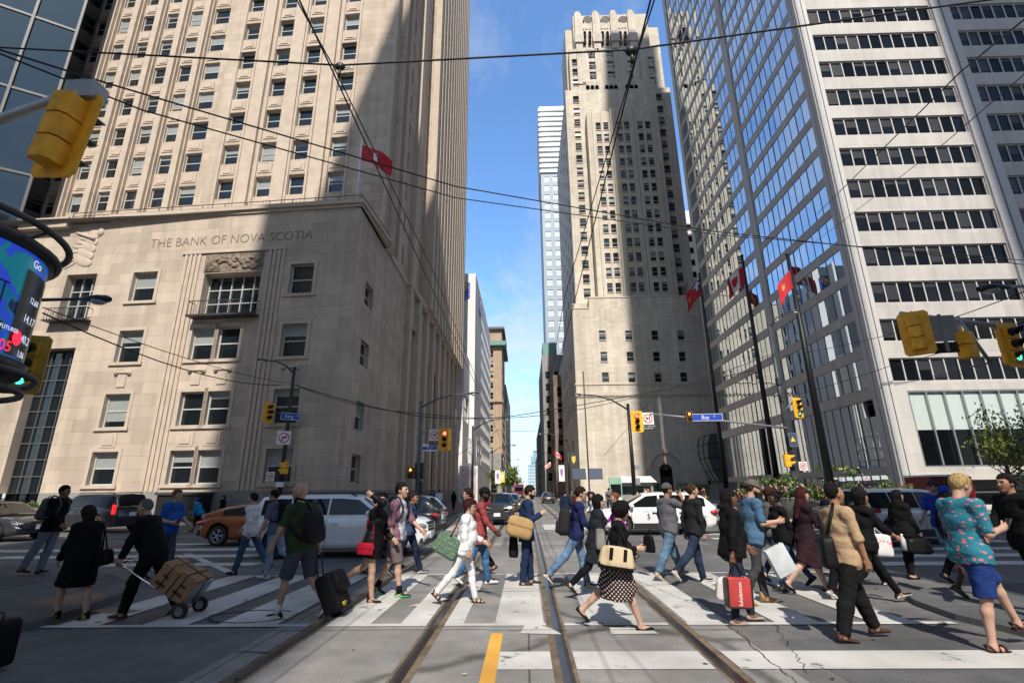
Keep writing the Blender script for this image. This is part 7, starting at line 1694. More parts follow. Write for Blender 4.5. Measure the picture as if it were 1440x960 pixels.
# hand cart
hnd = jw(q, 'wrL') + Vector((-.02, -.02, -.06)); ax = gp(252, 869); dx = (ax - hnd); dx.z = 0
t = thing('hand_cart', 'chrome folding hand cart carrying strapped cardboard boxes', 'hand cart', Matrix.Translation(ax))
lo_ = Vector((0, 0, .16)); hh_ = hnd - ax; sd2 = Vector((.0, 1, 0))
b = MB()
for s_ in (-.16, .16): b.tube([hh_ + sd2 * s_ + Vector((0, .16, 0)), lo_ + sd2 * s_ + Vector((0, .16, 0))], .014, 8)
b.tube([hh_ + Vector((0, 0, 0)), hh_ + Vector((0, .32, 0))], .018, 8); b.tube([lo_, lo_ + Vector((0, .32, 0))], .012, 6)
b.build('frame', pbr('bright_chrome', (.75, .75, .75), .12, 1., var=0), t)
dirn = (hh_ - lo_).normalized(); nrm = Vector((-dirn.z, 0, dirn.x)); nrm = nrm if nrm.z > 0 else -nrm
RT = Matrix((dirn, Vector((0, 1, 0)), nrm)).transposed()
b = MB(); b.obox(lo_ + Vector((0, .16, 0)) + nrm * .17, (.02, .4, .34), RT); b.build('toe_plate', GALV, t)
for s_ in (-.06, .38): b = MB(); b.lathe([(.05, -.02), (.1, -.025), (.1, .025), (.05, .02), (.05, -.02)], 20, Matrix.Translation((.03, s_, .1)) @ rotx(90)); wl = b.build('wheel', TYRE, t); g = MB(); g.lathe([(0, .022), (.06, .024)], 14, Matrix.Translation((.03, s_, .1)) @ rotx(90)); g.lathe([(0, -.022), (.06, -.024)], 14, Matrix.Translation((.03, s_, .1)) @ rotx(-90) @ Matrix.Identity(4)); g.build('rim', ALLOY, wl)
CARD = pbr('cardboard', (.30, .17, .085), .85, var=.1, sc=5); 
for i, (o_, sz, lb) in enumerate(((.14, (.25, .42, .34), 'lower cardboard box on the hand cart, nearest its wheels'), (.40, (.25, .42, .31), 'upper cardboard box on the hand cart, nearest the handle'))):
    bx_ = thing('cardboard_box', lb, 'box', Matrix.Translation(ax + lo_ + Vector((0, .16, 0)) + dirn * o_ + nrm * (sz[2] / 2 + .025)) @ RT.to_4x4(), 'boxes on the hand cart'); b = MB(); b.obox((0, 0, 0), sz); b.build('carton', CARD, bx_)
    b = MB(); b.obox((0, 0, sz[2] / 2 - .03), (sz[0] + .012, sz[1] + .012, .07)); b.build('lid', CARD, bx_); b = MB(); b.obox((0, -sz[1] / 2 - .002, .02), (.09, .004, .03)); b.obox((0, -sz[1] / 2 - .002, -.09), (.15, .003, .04)); b.build('hand_hole', pbr('dark_print', (.05, .03, .02), .9, var=0), bx_)
b = MB()
c0 = ax + lo_ + Vector((0, .16, 0)) + dirn * .27 + nrm * .19
for o_ in (-.12, .1): b.tube([c0 + RT @ Vector((o_, y_, z_)) for y_, z_ in ((-.225, -.17), (-.225, .19), (.225, .19), (.225, -.17))], .007, 5)
b.tube([c0 + RT @ Vector((x_, .02, z_)) for x_, z_ in ((-.29, -.17), (-.28, .19), (.27, .19), (.28, -.17))], .007, 5)
tag(b.build('elastic_cord', WIRE), 'black elastic cords strapped over the cardboard boxes', 'cord')

q = person('man in blue polo shirt looking right with a phone in his hand', 224, 813, 1.74, -8, ST(lean=6, hl=10, hr=-12, kr=12, sr=-12, er=88, ir=12, sl=14, el=40), 'l', ('short', 'ginger'), ('tee', cloth((.02, .09, .34)), .8, .1), ('pants', cloth((.075, .08, .1)), 2, 1.15), S_BLK, fat=1.08, key='polo')
phone(q, 'R', 'phone held by the man in the blue polo shirt')
bag(q, 'black sling bag strap across the man in the blue polo shirt', (-.2, .08, 1.15), (.1, .26, .3), BLK, .04, 0, 0, [[(-.16, .05, 1.3), (-.02, -.12, 1.5), (.12, -.1, 1.4), (.17, 0, 1.2), (.12, .14, 1.02)]], .02, name='sling_bag')
person('person in pale shirt and blue jeans walking beside the man with the black backpack', 346, 807, 1.7, 180, ST(hl=18, hr=-26, kr=10), 'l', ('short', 'dark'), ('shirt', cWp, 2, .14), ('pants', JB), S_BLK)
q = person('man in grey blue T-shirt and pale jeans with black backpack walking left', 380, 813, 1.74, 178, ST(lean=8, hl=4, kl=2, hr=-18, kr=38, fr=40, sl=8, el=12, hp=10), 'l', ('short', 'black'), ('tee', cloth((.085, .105, .16)), .85, .1), ('pants', JL), S_WH)
backpack(q, 'black backpack on the man in the grey blue T-shirt', BLK, 1.0)
q = person('bald man in green T-shirt and grey shorts pulling a suitcase', 414, 868, 1.84, 160, ST(lean=9, hl=18, kl=8, fl=0, hr=-16, kr=26, fr=42, sl=14, el=14, al=12, sr=-26, er=10, ar=14, hy=20), 'l', ('bald', 'grey'), ('tee', cloth((.03, .055, .025)), .82, .1), ('shorts', cloth((.055, .063, .085)), .98), S_BW, socks=cW, fat=1.12, glasses=True, key='bald')
bag(q, 'black sling bag on the back of the bald man', (-.27, .1, 1.16), (.14, .36, .42), (.012, .012, .016), .06, 8, 12, [[(-.2, .05, 1.3), (-.1, .12, 1.5), (.05, .14, 1.53), (.14, .1, 1.4)], [(-.2, .2, .98), (-.05, .26, 1.1), (.1, .2, 1.2), (.15, .1, 1.38)]], .022, name='sling_bag')
hw = jw(q, 'wrR') + (q['M'].to_3x3() @ Vector(q['J']['fdR'])) * .09; base = gp(478, 866)
t = thing('suitcase', 'black wheeled suitcase tilted behind the bald man', 'suitcase', Matrix.Translation(base)); lean_ = (hw - base).normalized(); up_ = Vector((lean_.x, lean_.y * .3, lean_.z)).normalized(); R2 = Matrix((Vector((up_.z, 0, -up_.x)), Vector((0, 1, 0)), up_)).transposed().to_4x4()
b = MB(); pillow(b, (.27, .4, .53), .3, R2 @ Matrix.Translation((0.02, 0, .32)), sag=.03); pillow(b, (.17, .34, .3), .45, R2 @ Matrix.Translation((.15, 0, .42)), sag=.1); b.build('case', cloth((.012, .012, .014), 'nylon', .6), t)
b = MB(); [b.tube([R2 @ Vector((-.08, y_, .5)), hw - base + Vector((0, y_, 0))], .011, 6) for y_ in (-.09, .09)]; b.tube([hw - base + Vector((0, -.1, 0)), hw - base + Vector((0, .1, 0))], .015, 6); b.build('pull_handle', BLACK, t)
for y_ in (-.17, .17): b = MB(); b.lathe([(0, -.02), (.05, -.02), (.05, .02), (0, .02)], 14, R2 @ Matrix.Translation((-.08, y_, .04)) @ rotx(90)); b.build('wheel', TYRE, t)
b = MB(); b.obox(R2 @ Vector((.15, -.1, .12)), (.03, .09, .06)); b.build('luggage_tag', pbr('yellow_tag', (.6, .4, .03), .6), t)
q = person('woman in black with a red purse raising a hand to her hair', 520, 846, 1.66, -5, ST(lean=3, hl=-26, kl=34, fl=40, hr=6, kr=3, fr=0, sr=128, er=108, ar=22, sl=10, el=40), 'l', ('bun', 'black'), ('jacket', cloth(BLK, 'leather', .5), 2, .1), ('skirt', cB, .24), ('heel', BLK, BLK), True, key='purse')
bag(q, 'red purse on a thin strap at the hip of the woman in black', (-.03, -.27, .86), (.27, .07, .19), (.38, .012, .03), .02, 4, 4, [[(-.12, -.26, .95), (-.04, -.18, 1.35), (.0, -.12, 1.42)], [(.1, -.26, .95), (.06, -.2, 1.2), (0, -.12, 1.42)]], .006, name='purse', cat='purse', flap=True)
person('person in blue checked shirt half hidden behind the woman with the red purse', 536, 806, 1.68, 180, None, 'l', ('short', 'dark'), ('shirt', PLAID, 2, .12), ('pants', JD), S_BLK)
q = person('young man in purple and white baseball shirt and shorts with a backpack', 553, 838, 1.83, -10, ST(lean=3, hl=-18, kl=10, fl=24, hr=14, kr=8, fr=-4, sr=-8, er=10, sl=26, el=22), 'l', ('short', 'black'), ('tee', cloth((.17, .09, .125)), 1.25, .1, cloth((.48, .48, .52)), 'raglan'), ('shorts', cloth((.125, .095, .1)), .98), ('shoe', (.015, .02, .018), (.1, .6, .15)), socks=cB, key='raglan')
backpack(q, 'dark backpack on the young man in the baseball shirt', (.015, .018, .03), 1.0)
q = person('person in navy shirt and dark trousers behind the young man in the baseball shirt', 572, 808, 1.68, 0, None, 't', ('short', 'dark'), ('tee', cloth((.03, .05, .1)), .9, .1), ('pants', cN), S_BW); backpack(q, 'navy backpack on the person behind the young man in the baseball shirt', (.02, .03, .06), 1.0)
q = person('man in navy vest and pale blue shirt walking left behind the woman in white', 663, 809, 1.76, 178, ST(lean=7, hl=20, kl=6, hr=-26, kr=10), 'l', ('short', 'dark'), ('jacket', cN, .3, .1, cloth((.3, .38, .52))), ('pants', cB), S_BR, glasses=True, key='vest')
f_ = person('man in red shirt and black cap walking right behind the woman in white', 674, 823, 1.74, 0, ST(hp=14, hl=14, hr=-18, kr=24), 'd', ('crop', 'black'), ('tee', cloth((.24, .05, .05)), 2, .22), ('pants', denim((.04, .11, .22))), S_WH, cap=(BLK, 1), beard=True)
q = person('woman in white jacket and white trousers carrying a striped tote bag', 652, 849, 1.56, -4, ST(lean=5, hl=16, kl=6, fl=0, hr=-24, kr=18, fr=42, sr=-4, er=14, sl=10, el=50, hp=6), 'l', ('fluffy', 'wine'), ('jacket', cW, 1.85, .12), ('slim', cW), ('sandal', BLK, BLK), True, 1.12, glasses=True, key='white')
bag(q, 'striped turquoise tote bag on the shoulder of the woman in white', (-.27, -.22, .98), (.44, .14, .36), NAVY, .04, 10, 30, [[(-.2, -.28, 1.12), (-.04, -.24, 1.42), (-.1, -.16, 1.46), (-.36, -.2, 1.2)]], .012, name='tote_bag', mats=TOTE, scol=(.012, .015, .03))
q = person('man in navy suit standing by the tram rail with a tan shoulder bag', 741, 822, 1.77, 4, ST(lean=4, hl=9, kl=6, hr=-3, kr=4, fr=0, fl=0, sr=2, er=112, ir=10, sl=-6, hp=12), 'l', ('short', 'dark'), ('jacket', cloth((.014, .026, .07)), 2, .2, cWp), ('pants', cloth((.014, .024, .06))), ('shoe', (.012, .012, .012), (.02, .02, .02)), beard=True, key='suit')
bag(q, 'tan canvas shoulder bag on the man in the navy suit', (-.13, -.29, 1.02), (.46, .17, .36), (.36, .24, .11), .09, 6, 16, [[(-.3, -.26, 1.14), (-.12, -.1, 1.5), (.0, .02, 1.54)], [(.06, -.28, 1.12), (.12, -.18, 1.35), (.02, .02, 1.52)]], .018, scol=(.06, .035, .02), flap=True, rough=.9)
bag(q, 'small black bag hanging low behind the man in the navy suit', (-.24, .05, .66), (.16, .3, .36), BLK, .05, 0, 0, [[(-.26, .0, .84), (-.2, .1, 1.0), (-.1, .2, .98)]], .01)
q = person('man in navy sweater, jeans and spectacles walking right', 814, 828, 1.74, 0, ST(lean=7, hl=14, kl=4, hr=-32, kr=14, fr=40, sr=10, er=40, sl=-10, hp=8), 'l', ('short', 'dark'), ('shirt', cloth((.014, .018, .07)), 2, .1), ('pants', JN), S_BW, glasses=True, key='sweater')
backpack(q, 'black backpack hanging low on the man in the navy sweater', (.018, .018, .02), 1.05, -.12, -.14, .03)
q = person('woman in long dark coat with straight black hair walking right', 843, 840, 1.6, 4, ST(lean=5, hl=18, kl=6, hr=-26, kr=24, fr=42, sr=-6, er=12), 'l', ('bob', 'black'), ('coat', cloth((.014, .018, .024)), 2, .36), ('slim', cB), S_BLK, True, key='coat')
bag(q, 'grey and black bag at the side of the woman in the long dark coat', (.02, -.26, 1.0), (.16, .14, .34), (.2, .19, .18), .04, 0, 0, [[(-.02, -.22, 1.16), (-.04, -.16, 1.42)]], .01)
person('red-haired woman in purple top facing left behind the others', 874, 790, 1.62, 178, None, 'l', ('bun', 'ginger'), ('tee', cloth((.26, .03, .24)), 1.8, .1), ('pants', cB), S_BLK, True)
q = person('woman in patterned skirt and black cardigan carrying a cream tote bag', 874, 884, 1.55, 0, ST(lean=6, hl=-28, kl=22, fl=44, hr=20, kr=4, fr=-2, sr=-8, er=92, sl=4, el=20, hp=16), 'l', ('curly', 'black'), ('slim', cB, 1.95, .06), ('skirt', LATT, .52, 1.7), ('flat', BLK, BLK), True, 1.05, key='skirt')
bag(q, 'cream canvas tote with black base under the arm of the woman in the patterned skirt', (-.05, -.29, .98), (.46, .15, .28), (.5, .41, .27), .05, 4, 9, [[(-.2, -.32, 1.1), (-.1, -.24, 1.36), (-.02, -.14, 1.42), (.06, -.24, 1.3), (.1, -.33, 1.1)]], .014, name='tote_bag', scol=BLK, rough=.85)
tb = bpy.data.objects['tote_bag.001']; b = MB(); pillow(b, (.5, .175, .12), .42, Matrix.Translation((0, 0, -.115)), sag=.05); b.build('leather_base', cloth(BLK, 'leather', .4), tb)
for x in (-.1, .1): b = MB(); b.box(x - .025, x + .025, -.086, -.078, -.06, .12); b.build('trim_band', cloth(BLK, 'leather', .4), tb)
q = person('man in grey T-shirt and grey cap holding a phone to his ear', 946, 814, 1.8, 28, ST(lean=4, hl=26, kl=4, fl=-6, hr=-26, kr=8, fr=36, sr=62, er=128, ar=18, ir=20, sl=-4, hy=-12), 't', ('crop', 'black'), ('tee', cloth((.095, .092, .105)), .95, .12), ('pants', denim((.075, .135, .2)), 2, 1.15), ('shoe', (.16, .12, .07), (.5, .48, .42)), cap=((.07, .068, .072), 0), fat=1.1, key='caller')
phone(q, 'R', 'phone at the ear of the man in the grey cap')
bag(q, 'black soft bag in the hand of the man in the grey cap', (-.28, .26, .62), (.1, .24, .3), BLK, .04, 0, 0, [[(-.28, .2, .76), (-.24, .24, .9), (-.28, .3, .76)]], .01)
q = person('man in black pullover and dark jeans with white earbud', 984, 821, 1.76, 16, ST(lean=3, hl=12, kl=2, hr=-28, kr=20, fr=46, sr=-2, er=10, hy=-14), 'l', ('short', 'brown'), ('tee', cloth((.016, .016, .018)), 2, .12), ('pants', JD), S_BW, earbud=True, key='pullover')
q = person('woman in black blazer with long dark hair carrying a red shopping bag', 1043, 876, 1.66, 0, ST(lean=2, hl=20, kl=14, fl=0, hr=-5, kr=6, fr=0, sr=-14, er=6, ar=10, sl=24, el=14, hp=0), 'b', ('long', 'black', .27), ('jacket', cB, 1.7, .1, cloth((.45, .33, .34))), ('slim', JD), ('flat', (.3, .24, .22), (.2, .15, .13)), True, 1.1, key='blazer')
hx = q['J']['wrR'] + q['J']['fdR'] * .1
t = bag(q, 'red shopping bag with white vertical lettering held by the woman in the blazer', (hx[0] + .02, hx[1] - .02, hx[2] - .36), (.31, .13, .37), (.4, .05, .05), .02, 0, 3, [[(hx[0] - .08, hx[1] - .02, hx[2] - .18), (hx[0] - .03, hx[1] - .01, hx[2]), (hx[0] + .04, hx[1], hx[2]), (hx[0] + .12, hx[1] - .02, hx[2] - .18)]], .008, name='shopping_bag', cat='shopping bag', scol=BLK, rough=.5)
text('lululemon', .075, 'lettering', WHITE, t, T(.0, -.068, -.01) @ UP @ Matrix.Rotation(PI / 2, 4, 'Z'), .001); b = MB()
for x in (-.158, .158): b.box(x - .012, x + .012, -.07, .07, -.18, .17)
b.box(-.16, .16, -.07, .07, -.192, -.172); b.build('black_edge', BLACK, t)
bag(q, 'white patterned carrier bag behind the red shopping bag', (hx[0] + .02, hx[1] + .12, hx[2] - .34), (.46, .1, .3), (.55, .5, .48), .05, 0, 0, [[(hx[0] - .06, hx[1] + .1, hx[2] - .2), (hx[0], hx[1] + .02, hx[2])]], .006, name='carrier_bag')
q = person('bearded man in blue T-shirt and backward grey cap looking at his hand', 1072, 850, 1.78, 2, ST(lean=5, hl=10, kl=4, fl=0, hr=-8, kr=20, fr=24, sr=2, er=92, ar=8, sl=8, el=70, hp=14), 'l', ('crop', 'brown'), ('tee', cloth((.06, .125, .2)), .95, .16), ('slim', cloth((.045, .045, .05))), ('boot', (.38, .22, .09), (.2, .12, .06)), cap=((.11, .09, .085), -1), beard=True, earbud=True, key='cap')
e_ = (q['J']['elR'] + q['J']['wrR']) / 2
t = bag(q, 'white paper shopping bag hanging from the forearm of the man in the blue T-shirt', (e_[0] + .05, e_[1] - .03, e_[2] - .52), (.3, .1, .4), (.5, .53, .55), .006, 0, -24, [[(e_[0] - .14, e_[1] - .02, e_[2] - .33), (e_[0] - .04, e_[1], e_[2] + .03), (e_[0] + .06, e_[1] - .02, e_[2] - .3)]], .009, name='shopping_bag', cat='shopping bag', scol=BLK, rough=.5)
q = person('woman in grey top with short wine-coloured hair and black shoulder bag', 1098, 818, 1.7, 22, ST(sr=20, er=60, hl=20, hr=-26, kr=16), 'l', ('bob', 'wine'), ('tee', cloth((.11, .105, .105)), .85, .12), ('slim', JD), S_BLK, True, 1.15, key='grey')
bag(q, 'black shoulder bag of the woman in the grey top', (-.06, -.27, 1.08), (.28, .1, .24), BLK, .05, 0, 0, [[(-.1, -.26, 1.18), (-.02, -.18, 1.44), (.06, -.25, 1.18)]], .012)
person('woman in black sweater and blue jeans walking left', 1113, 829, 1.62, 184, ST(hl=18, hr=-26, kr=16, hp=2), 'd', ('bun', 'black'), ('tee', cB, 2, .14), ('slim', denim((.025, .05, .12))), S_BLK, True)
q = person('woman with long wine-red hair in dark dress walking right', 1146, 834, 1.7, 0, ST(hl=22, hr=-24, kr=20, fr=40), 'l', ('long', 'wine', .0), ('tee', cloth((.02, .01, .014)), 2, .1), ('skirt', cloth((.03, .012, .018)), .5), ('flat', BLK, BLK), True, key='wine')
q = person('man in dark navy pullover half hidden behind the man in the tan shirt', 1192, 842, 1.72, 4, ST(hl=16, hr=-16, kr=10), 't', ('short', 'black'), ('tee', cloth((.012, .014, .025)), 2, .12), ('pants', cB), S_BW)
q = person('man in tan shirt and black trousers carrying a black laptop bag', 1208, 900, 1.72, 6, ST(lean=1, hl=22, kl=2, fl=-2, hr=-15, kr=4, fr=8, sr=6, er=8, ar=12, sl=-8, hp=2), 't', ('receding', 'black'), ('shirt', cloth((.36, .25, .155)), 1.02, .16), ('pants', cloth((.009, .009, .01)), 2, 1.25), ('shoe', (.075, .03, .02), (.03, .02, .02)), fat=1.2, key='tan')
bag(q, 'black laptop bag at the hip of the man in the tan shirt', (-.27, -.1, .98), (.14, .34, .36), BLK, .03, -24, 0, [[(-.25, -.12, 1.15), (-.13, -.12, 1.42), (.0, .0, 1.545), (.13, .08, 1.4)], [(-.2, .05, 1.1), (-.1, .14, 1.3), (.12, .12, 1.35)]], .018, name='laptop_bag', flap=False)
q = person('person in black stepping forward with a water bottle in hand', 1232, 849, 1.7, 0, ST(lean=6, hl=34, kl=4, fl=-14, hr=-22, kr=24, fr=44, sr=30, er=22, sl=-20), 't', ('bob', 'black'), ('jacket', cB, 1.5, .16), ('slim', cB), S_BW, True, key='bottle')
w_ = jw(q, 'wrR') + (q['M'].to_3x3() @ Vector(q['J']['fdR'])) * .1
b = MB(); b.lathe([(0, -.12), (.035, -.12), (.035, .03), (.014, .07), (.014, .09)], 14, Matrix.Translation(w_)); wbt = thing('water_bottle', 'clear plastic water bottle held by the person stepping forward in black', 'bottle', Matrix.Identity(4)); b.build('bottle_body', glass_mat('clear_plastic', (.45, .5, .52), rough=.1, ior=1.4), wbt); b = MB(); b.lathe([(0, .1), (.017, .1), (.017, .085)], 10, Matrix.Translation(w_)); b.build('cap', WHITE, wbt)
q = person('person in olive shirt and black tracksuit trousers with white stripes', 1228, 824, 1.72, 0, ST(hl=22, kl=2, hr=-24, kr=18), 'l', ('short', 'dark'), ('shirt', cloth((.07, .08, .055)), 2, .14), ('pants', cB, 2, 1.15), S_BW, key='olive')
J = q['J']
for s_ in 'LR':
    b = MB(); c_ = -1 if s_ == 'R' else 1
    for o_ in (-.02, .02): b.tube([J['hip' + s_] + np.array([o_, c_ * .105, 0]), J['kn' + s_] + np.array([o_, c_ * .078, 0]), J['an' + s_] + np.array([o_, c_ * .066, .03])], .008, 4)
    b.build('white_stripe', cW, q['o'])
t = bag(q, 'white carrier bag with red letters beside the tracksuit trousers', (.12, -.3, .72), (.3, .1, .36), (.6, .6, .6), .03, 0, 6, [[(.04, -.28, .88), (.1, -.2, 1.0), (.18, -.28, .88)]], .007, name='carrier_bag', cat='carrier bag'); text('H&M', .14, 'lettering', REDS, t, T(0, -.053, .02) @ UP, .001)
q = person('woman with very long black hair and black coat carrying a large handbag', 1285, 813, 1.6, 6, ST(lean=2, hl=6, hr=-6, kr=4, fr=0, fl=0, sr=8, er=20, hp=0), 'l', ('long', 'black', -.12), ('coat', cB, 2, .2), ('slim', cB), ('flat', BLK, BLK), True, key='bag')
h_ = q['J']['wrR']
bag(q, 'large black leather handbag held by the woman with very long black hair', (h_[0] - .14, h_[1] - .06, h_[2] - .26), (.52, .2, .3), (.012, .012, .013), .07, 0, 4, [[(h_[0] - .3, h_[1] - .05, h_[2] - .14), (h_[0] - .05, h_[1], h_[2] - .04), (h_[0] + .06, h_[1] - .05, h_[2] - .14)]], .012, name='handbag', cat='handbag', rough=.3)
q = person('man in royal blue T-shirt, pale blue shorts and dark cap', 1343, 805, 1.72, 196, ST(hl=8, hr=-12, kr=8, sl=-6, el=6, hp=-8), 'l', ('crop', 'brown'), ('tee', cloth((.015, .04, .3)), .9, .12), ('shorts', denim((.16, .3, .5)), .95), ('shoe', (.1, .1, .11), (.2, .2, .2)), cap=((.03, .035, .05), 1), key='blue')
b = MB(); J = q['J']; b.tube([J['wrL'] - J['fdL'] * .03, J['wrL'] + J['fdL'] * .0], .034, 12); b.build('yellow_wristband', pbr('wristband', (.6, .35, .03), .6), q['o'])
person('person in royal blue cap and navy top behind the man in the black T-shirt', 1356, 818, 1.68, 0, None, 'l', ('short', 'dark'), ('tee', cN, 2, .12), ('pants', cB), S_BLK, cap=((.012, .06, .4), 1))
person('man in black T-shirt and long red shorts', 1374, 838, 1.76, 4, ST(hl=14, hr=-18, kr=14, hp=8), 'd', ('crop', 'black'), ('tee', cB, .9, .16), ('shorts', cloth((.24, .012, .015)), 1.15, 1.2), ('shoe', (.02, .02, .02), (.1, .1, .1)), z0=.075)
q = person('blond man in teal printed shirt and blue shorts looking at his phone', 1397, 913, 1.82, 6, ST(lean=4, hl=46, kl=26, fl=-10, hr=-5, kr=3, fr=0, sr=2, er=98, ir=14, sl=6, el=96, il=16, hp=22), 'l', ('short', 'blond'), ('tee', FLAM, .98, .14), ('shorts', cloth((.015, .035, .15)), .98, 1.06), ('sandal', (.05, .02, .018), (.04, .018, .015)), fat=.95, glasses=True, key='printed')
phone(q, 'R', 'phone in the hands of the blond man in the printed shirt')
person('dark-dressed person cut by the right edge of the view', 1476, 868, 1.74, 182, ST(hl=14, hr=-16), 't', ('short', 'black'), ('jacket', cB, 2, .16), ('pants', cB), S_BLK, z0=.075)
# black case in the bottom left corner
t = thing('suitcase', 'black case just entering at the bottom left corner', 'suitcase', Matrix.Translation(gp(-30, 948))); b = MB(); rb(b, (.3, .4, .42), .05, Matrix.Translation((0, 0, .24))); b.build('case', cloth(BLK, 'nylon', .6), t); b = MB(); b.tube([(-.1, 0, .42), (-.1, 0, .52), (.1, 0, .52), (.1, 0, .42)], .014, 6); b.build('handle', BLACK, t)
b = MB(); b.ell((0, 0, .012), (.1, .05, .012), 8); b.ell((.13, .03, .012), (.05, .04, .01), 8); tag(b.build('crushed_carton', pbr('red_card', (.5, .04, .08), .7), None, Matrix.Translation(gp(1312, 834))), 'small crushed red carton lying on the road at right', 'litter')

# ---- people further off
far = [
 ('woman in red top and grey trousers crossing before the black oncoming vehicle', 686, 738, 1.5, 0, dict(sk='l', hair=('bob', 'grey'), top=('tee', cloth((.3, .02, .03)), 2, .16), bot=('pants', cloth((.3, .3, .3)), 2, 1.3), fem=True)),
 ('man in navy jacket walking along the right kerb with jeans', 796, 742, 1.7, 60, dict(sk='l', hair=('short', 'dark'), top=('jacket', cN, 2, .14), bot=('pants', JN))),
 ('person in maroon top beside the man in the navy jacket on the right', 810, 735, 1.66, 30, dict(sk='t', hair=('short', 'black'), top=('tee', cloth((.1, .015, .02)), 2, .12), bot=('pants', cB))),
 ('woman in green top with pale cardigan between the walkers on the right', 838, 752, 1.62, 180, dict(sk='l', hair=('long', 'dark'), top=('jacket', cW, 2, .1, cloth((.1, .4, .08))), bot=('pants', JD), fem=True)),
 ('blonde woman in pale pink top on the right pavement', 968, 739, 1.6, 100, dict(sk='l', hair=('long', 'blond'), top=('tee', cloth((.55, .42, .42)), .9, .12), bot=('slim', cB), fem=True)),
 ('person in white shirt behind the black planter box at the bank', 176, 722, 1.62, -20, dict(sk='t', hair=('short', 'black'), top=('tee', cW, .9, .12), bot=('pants', cB))),
 ('person with bowed head in the middle behind the black planter box', 187, 722, 1.5, -90, dict(sk='t', hair=('short', 'brown'), top=('tee', cloth((.25, .25, .27)), .9, .12), bot=('pants', cB))),
 ('person in black top on the right behind the black planter box', 197, 723, 1.64, 200, dict(sk='t', hair=('short', 'black'), top=('tee', cB, .9, .12), bot=('pants', cB))),
 ('cyclist in bright blue jacket and helmet behind the orange hatchback', 278, 748, 1.6, 180, dict(sk='l', hair=('crop', 'black'), top=('jacket', cloth((.01, .2, .36)), 2, .12), bot=('pants', cB), cap=((.01, .12, .3), 0), pose=dict(lean=30))),
 ('person in dark coat at the bank wall beyond the orange hatchback', 310, 736, 1.64, 180, dict(sk='l', hair=('pony', 'brown'), top=('coat', cB, 2, .2), bot=('pants', cB), fem=True)),
]
bases = []
for lb, u, v, H, rz, kw in far: bases.append(person(lb, u, v, H, rz, shoes=S_BLK, lod=1.75, **kw))
def recolour(o, cols):
    for ch in o.children:
        n_ = ch.name.split('.')[0]
        m = cols.get('top') if n_ in ('t_shirt', 'jacket', 'coat', 'shirt') else cols.get('bot') if n_ in ('trousers', 'shorts') else None
        if m: ch.material_slots[0].link = 'OBJECT'; ch.material_slots[0].material = m
CT_ = dict(white=cW, black=cB, grey=cloth((.12, .12, .13)), blue=cloth((.03, .08, .25)), teal=cloth((.02, .2, .25)), red=cloth((.3, .03, .03)), yellow=cloth((.5, .35, .04)), pale_blue=cloth((.3, .38, .52)), green=cloth((.08, .2, .05)), orange=cloth((.5, .15, .02)), brown=cloth((.1, .06, .04)))
def extra(i, x, y, rz, col, bot, lb, grp, s=1.):
    src = bases[i]; M = T(x, y, .14, R_(rz)) @ Matrix.Scale(src['sc'] * s, 4); o = copy_tree(src['o'], M, lb); o['group'] = grp; recolour(o, dict(top=CT_[col], bot=bot)); return o
gl_, gr_ = 'pedestrians on the left pavement', 'pedestrians on the plaza at right'
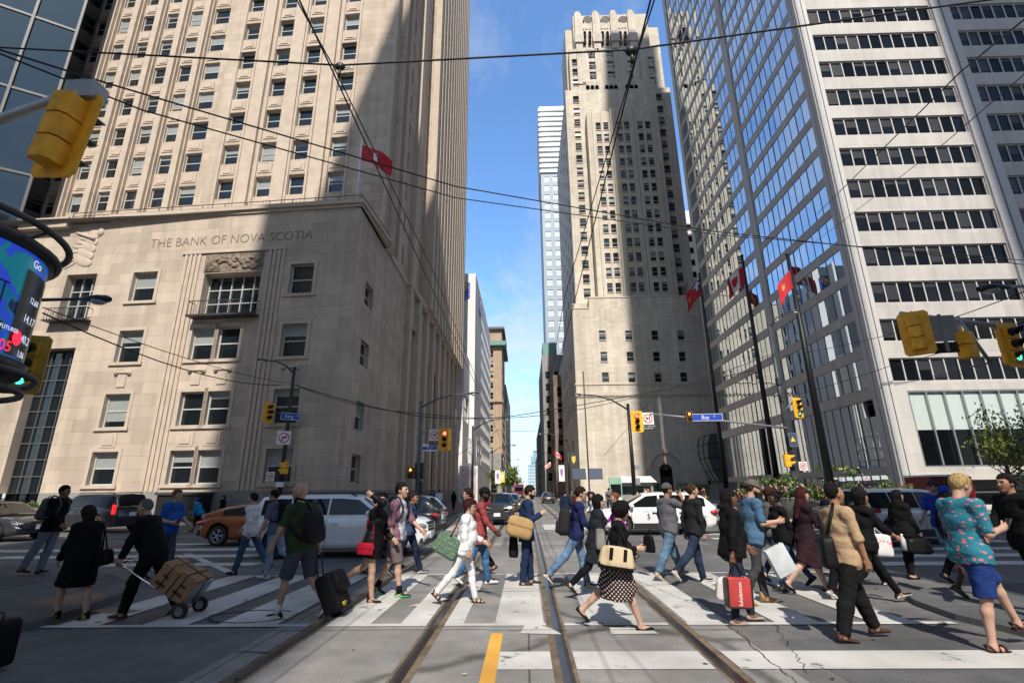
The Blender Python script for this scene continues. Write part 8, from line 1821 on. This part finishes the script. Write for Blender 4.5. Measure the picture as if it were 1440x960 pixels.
for i, x, y, rz, c, bt, lb in ((1, -6.4, 38, 90, 'white', cB, 'distant walker in white with black trousers, nearest on the left pavement'), (2, -7.2, 41, -80, 'blue', JD, 'distant walker in blue coming nearer on the left pavement'), (3, -6.0, 43, 85, 'black', cB, 'distant walker in black with dark trousers on the left pavement'), (1, -5.6, 47, -90, 'teal', cloth((.25, .2, .14)), 'distant walker in teal with khaki trousers on the left pavement'), (2, -7.6, 36, 100, 'grey', JN, 'distant walker in grey close to the bank wall'), (4, -6.9, 49, 80, 'pale_blue', JN, 'distant walker in pale blue with jeans on the left pavement'), (3, -8.4, 39, -95, 'white', JD, 'distant walker in white with dark jeans close to the bank wall'), (1, -8.0, 44, 60, 'blue', cB, 'distant walker in blue with black trousers by the bank wall'), (2, -5.5, 53, 90, 'yellow', cB, 'distant walker in yellow on the left pavement'), (4, -6.2, 57, -90, 'red', JD, 'distant walker in red far along the left pavement'), (1, -9.4, 41, 80, 'black', JN, 'distant walker in black with jeans by the bank wall'), (3, -7.0, 66, 90, 'green', cB, 'distant walker in green far along the left pavement')): extra(i, x, y, rz, c, bt, lb, gl_)
for i, x, y, rz, c, bt, lb in ((1, 6.0, 38, 90, 'grey', JD, 'distant walker in grey beside the hedge planter'), (2, 5.6, 46, -90, 'black', cB, 'distant walker in black beyond the hedge planter'), (3, 7.4, 35, 180, 'white', JN, 'distant walker in white with jeans near the black lamp post'), (4, 8.6, 37, -90, 'orange', cB, 'distant walker in orange on the plaza'), (1, 9.6, 42, 200, 'white', cB, 'distant walker in white with black trousers on the plaza'), (2, 10.8, 47, -60, 'red', cB, 'distant walker in red near the street kiosk'), (3, 12.0, 52, 180, 'red', JD, 'distant walker in red and jeans before the street kiosk'), (1, 13.4, 40, 20, 'brown', JN, 'distant walker in brown on the plaza'), (2, 9.0, 55, -90, 'black', JD, 'distant walker in black beside the information pillar'), (4, 15.6, 46, 180, 'yellow', cB, 'distant walker in yellow on the plaza'), (1, 7.0, 58, 90, 'blue', cB, 'distant walker in blue along the skyscraper side'), (3, 14.6, 50, -30, 'pale_blue', JN, 'distant walker in pale blue with jeans on the plaza'), (2, 6.2, 72, 90, 'grey', cB, 'distant walker in grey far along the right pavement'), (4, 21.0, 41, 120, 'white', cB, 'distant walker in white among the planters at right'), (1, 24.0, 36, 180, 'black', JD, 'distant walker in black before the marble tower')): extra(i, x, y, rz, c, bt, lb, gr_)
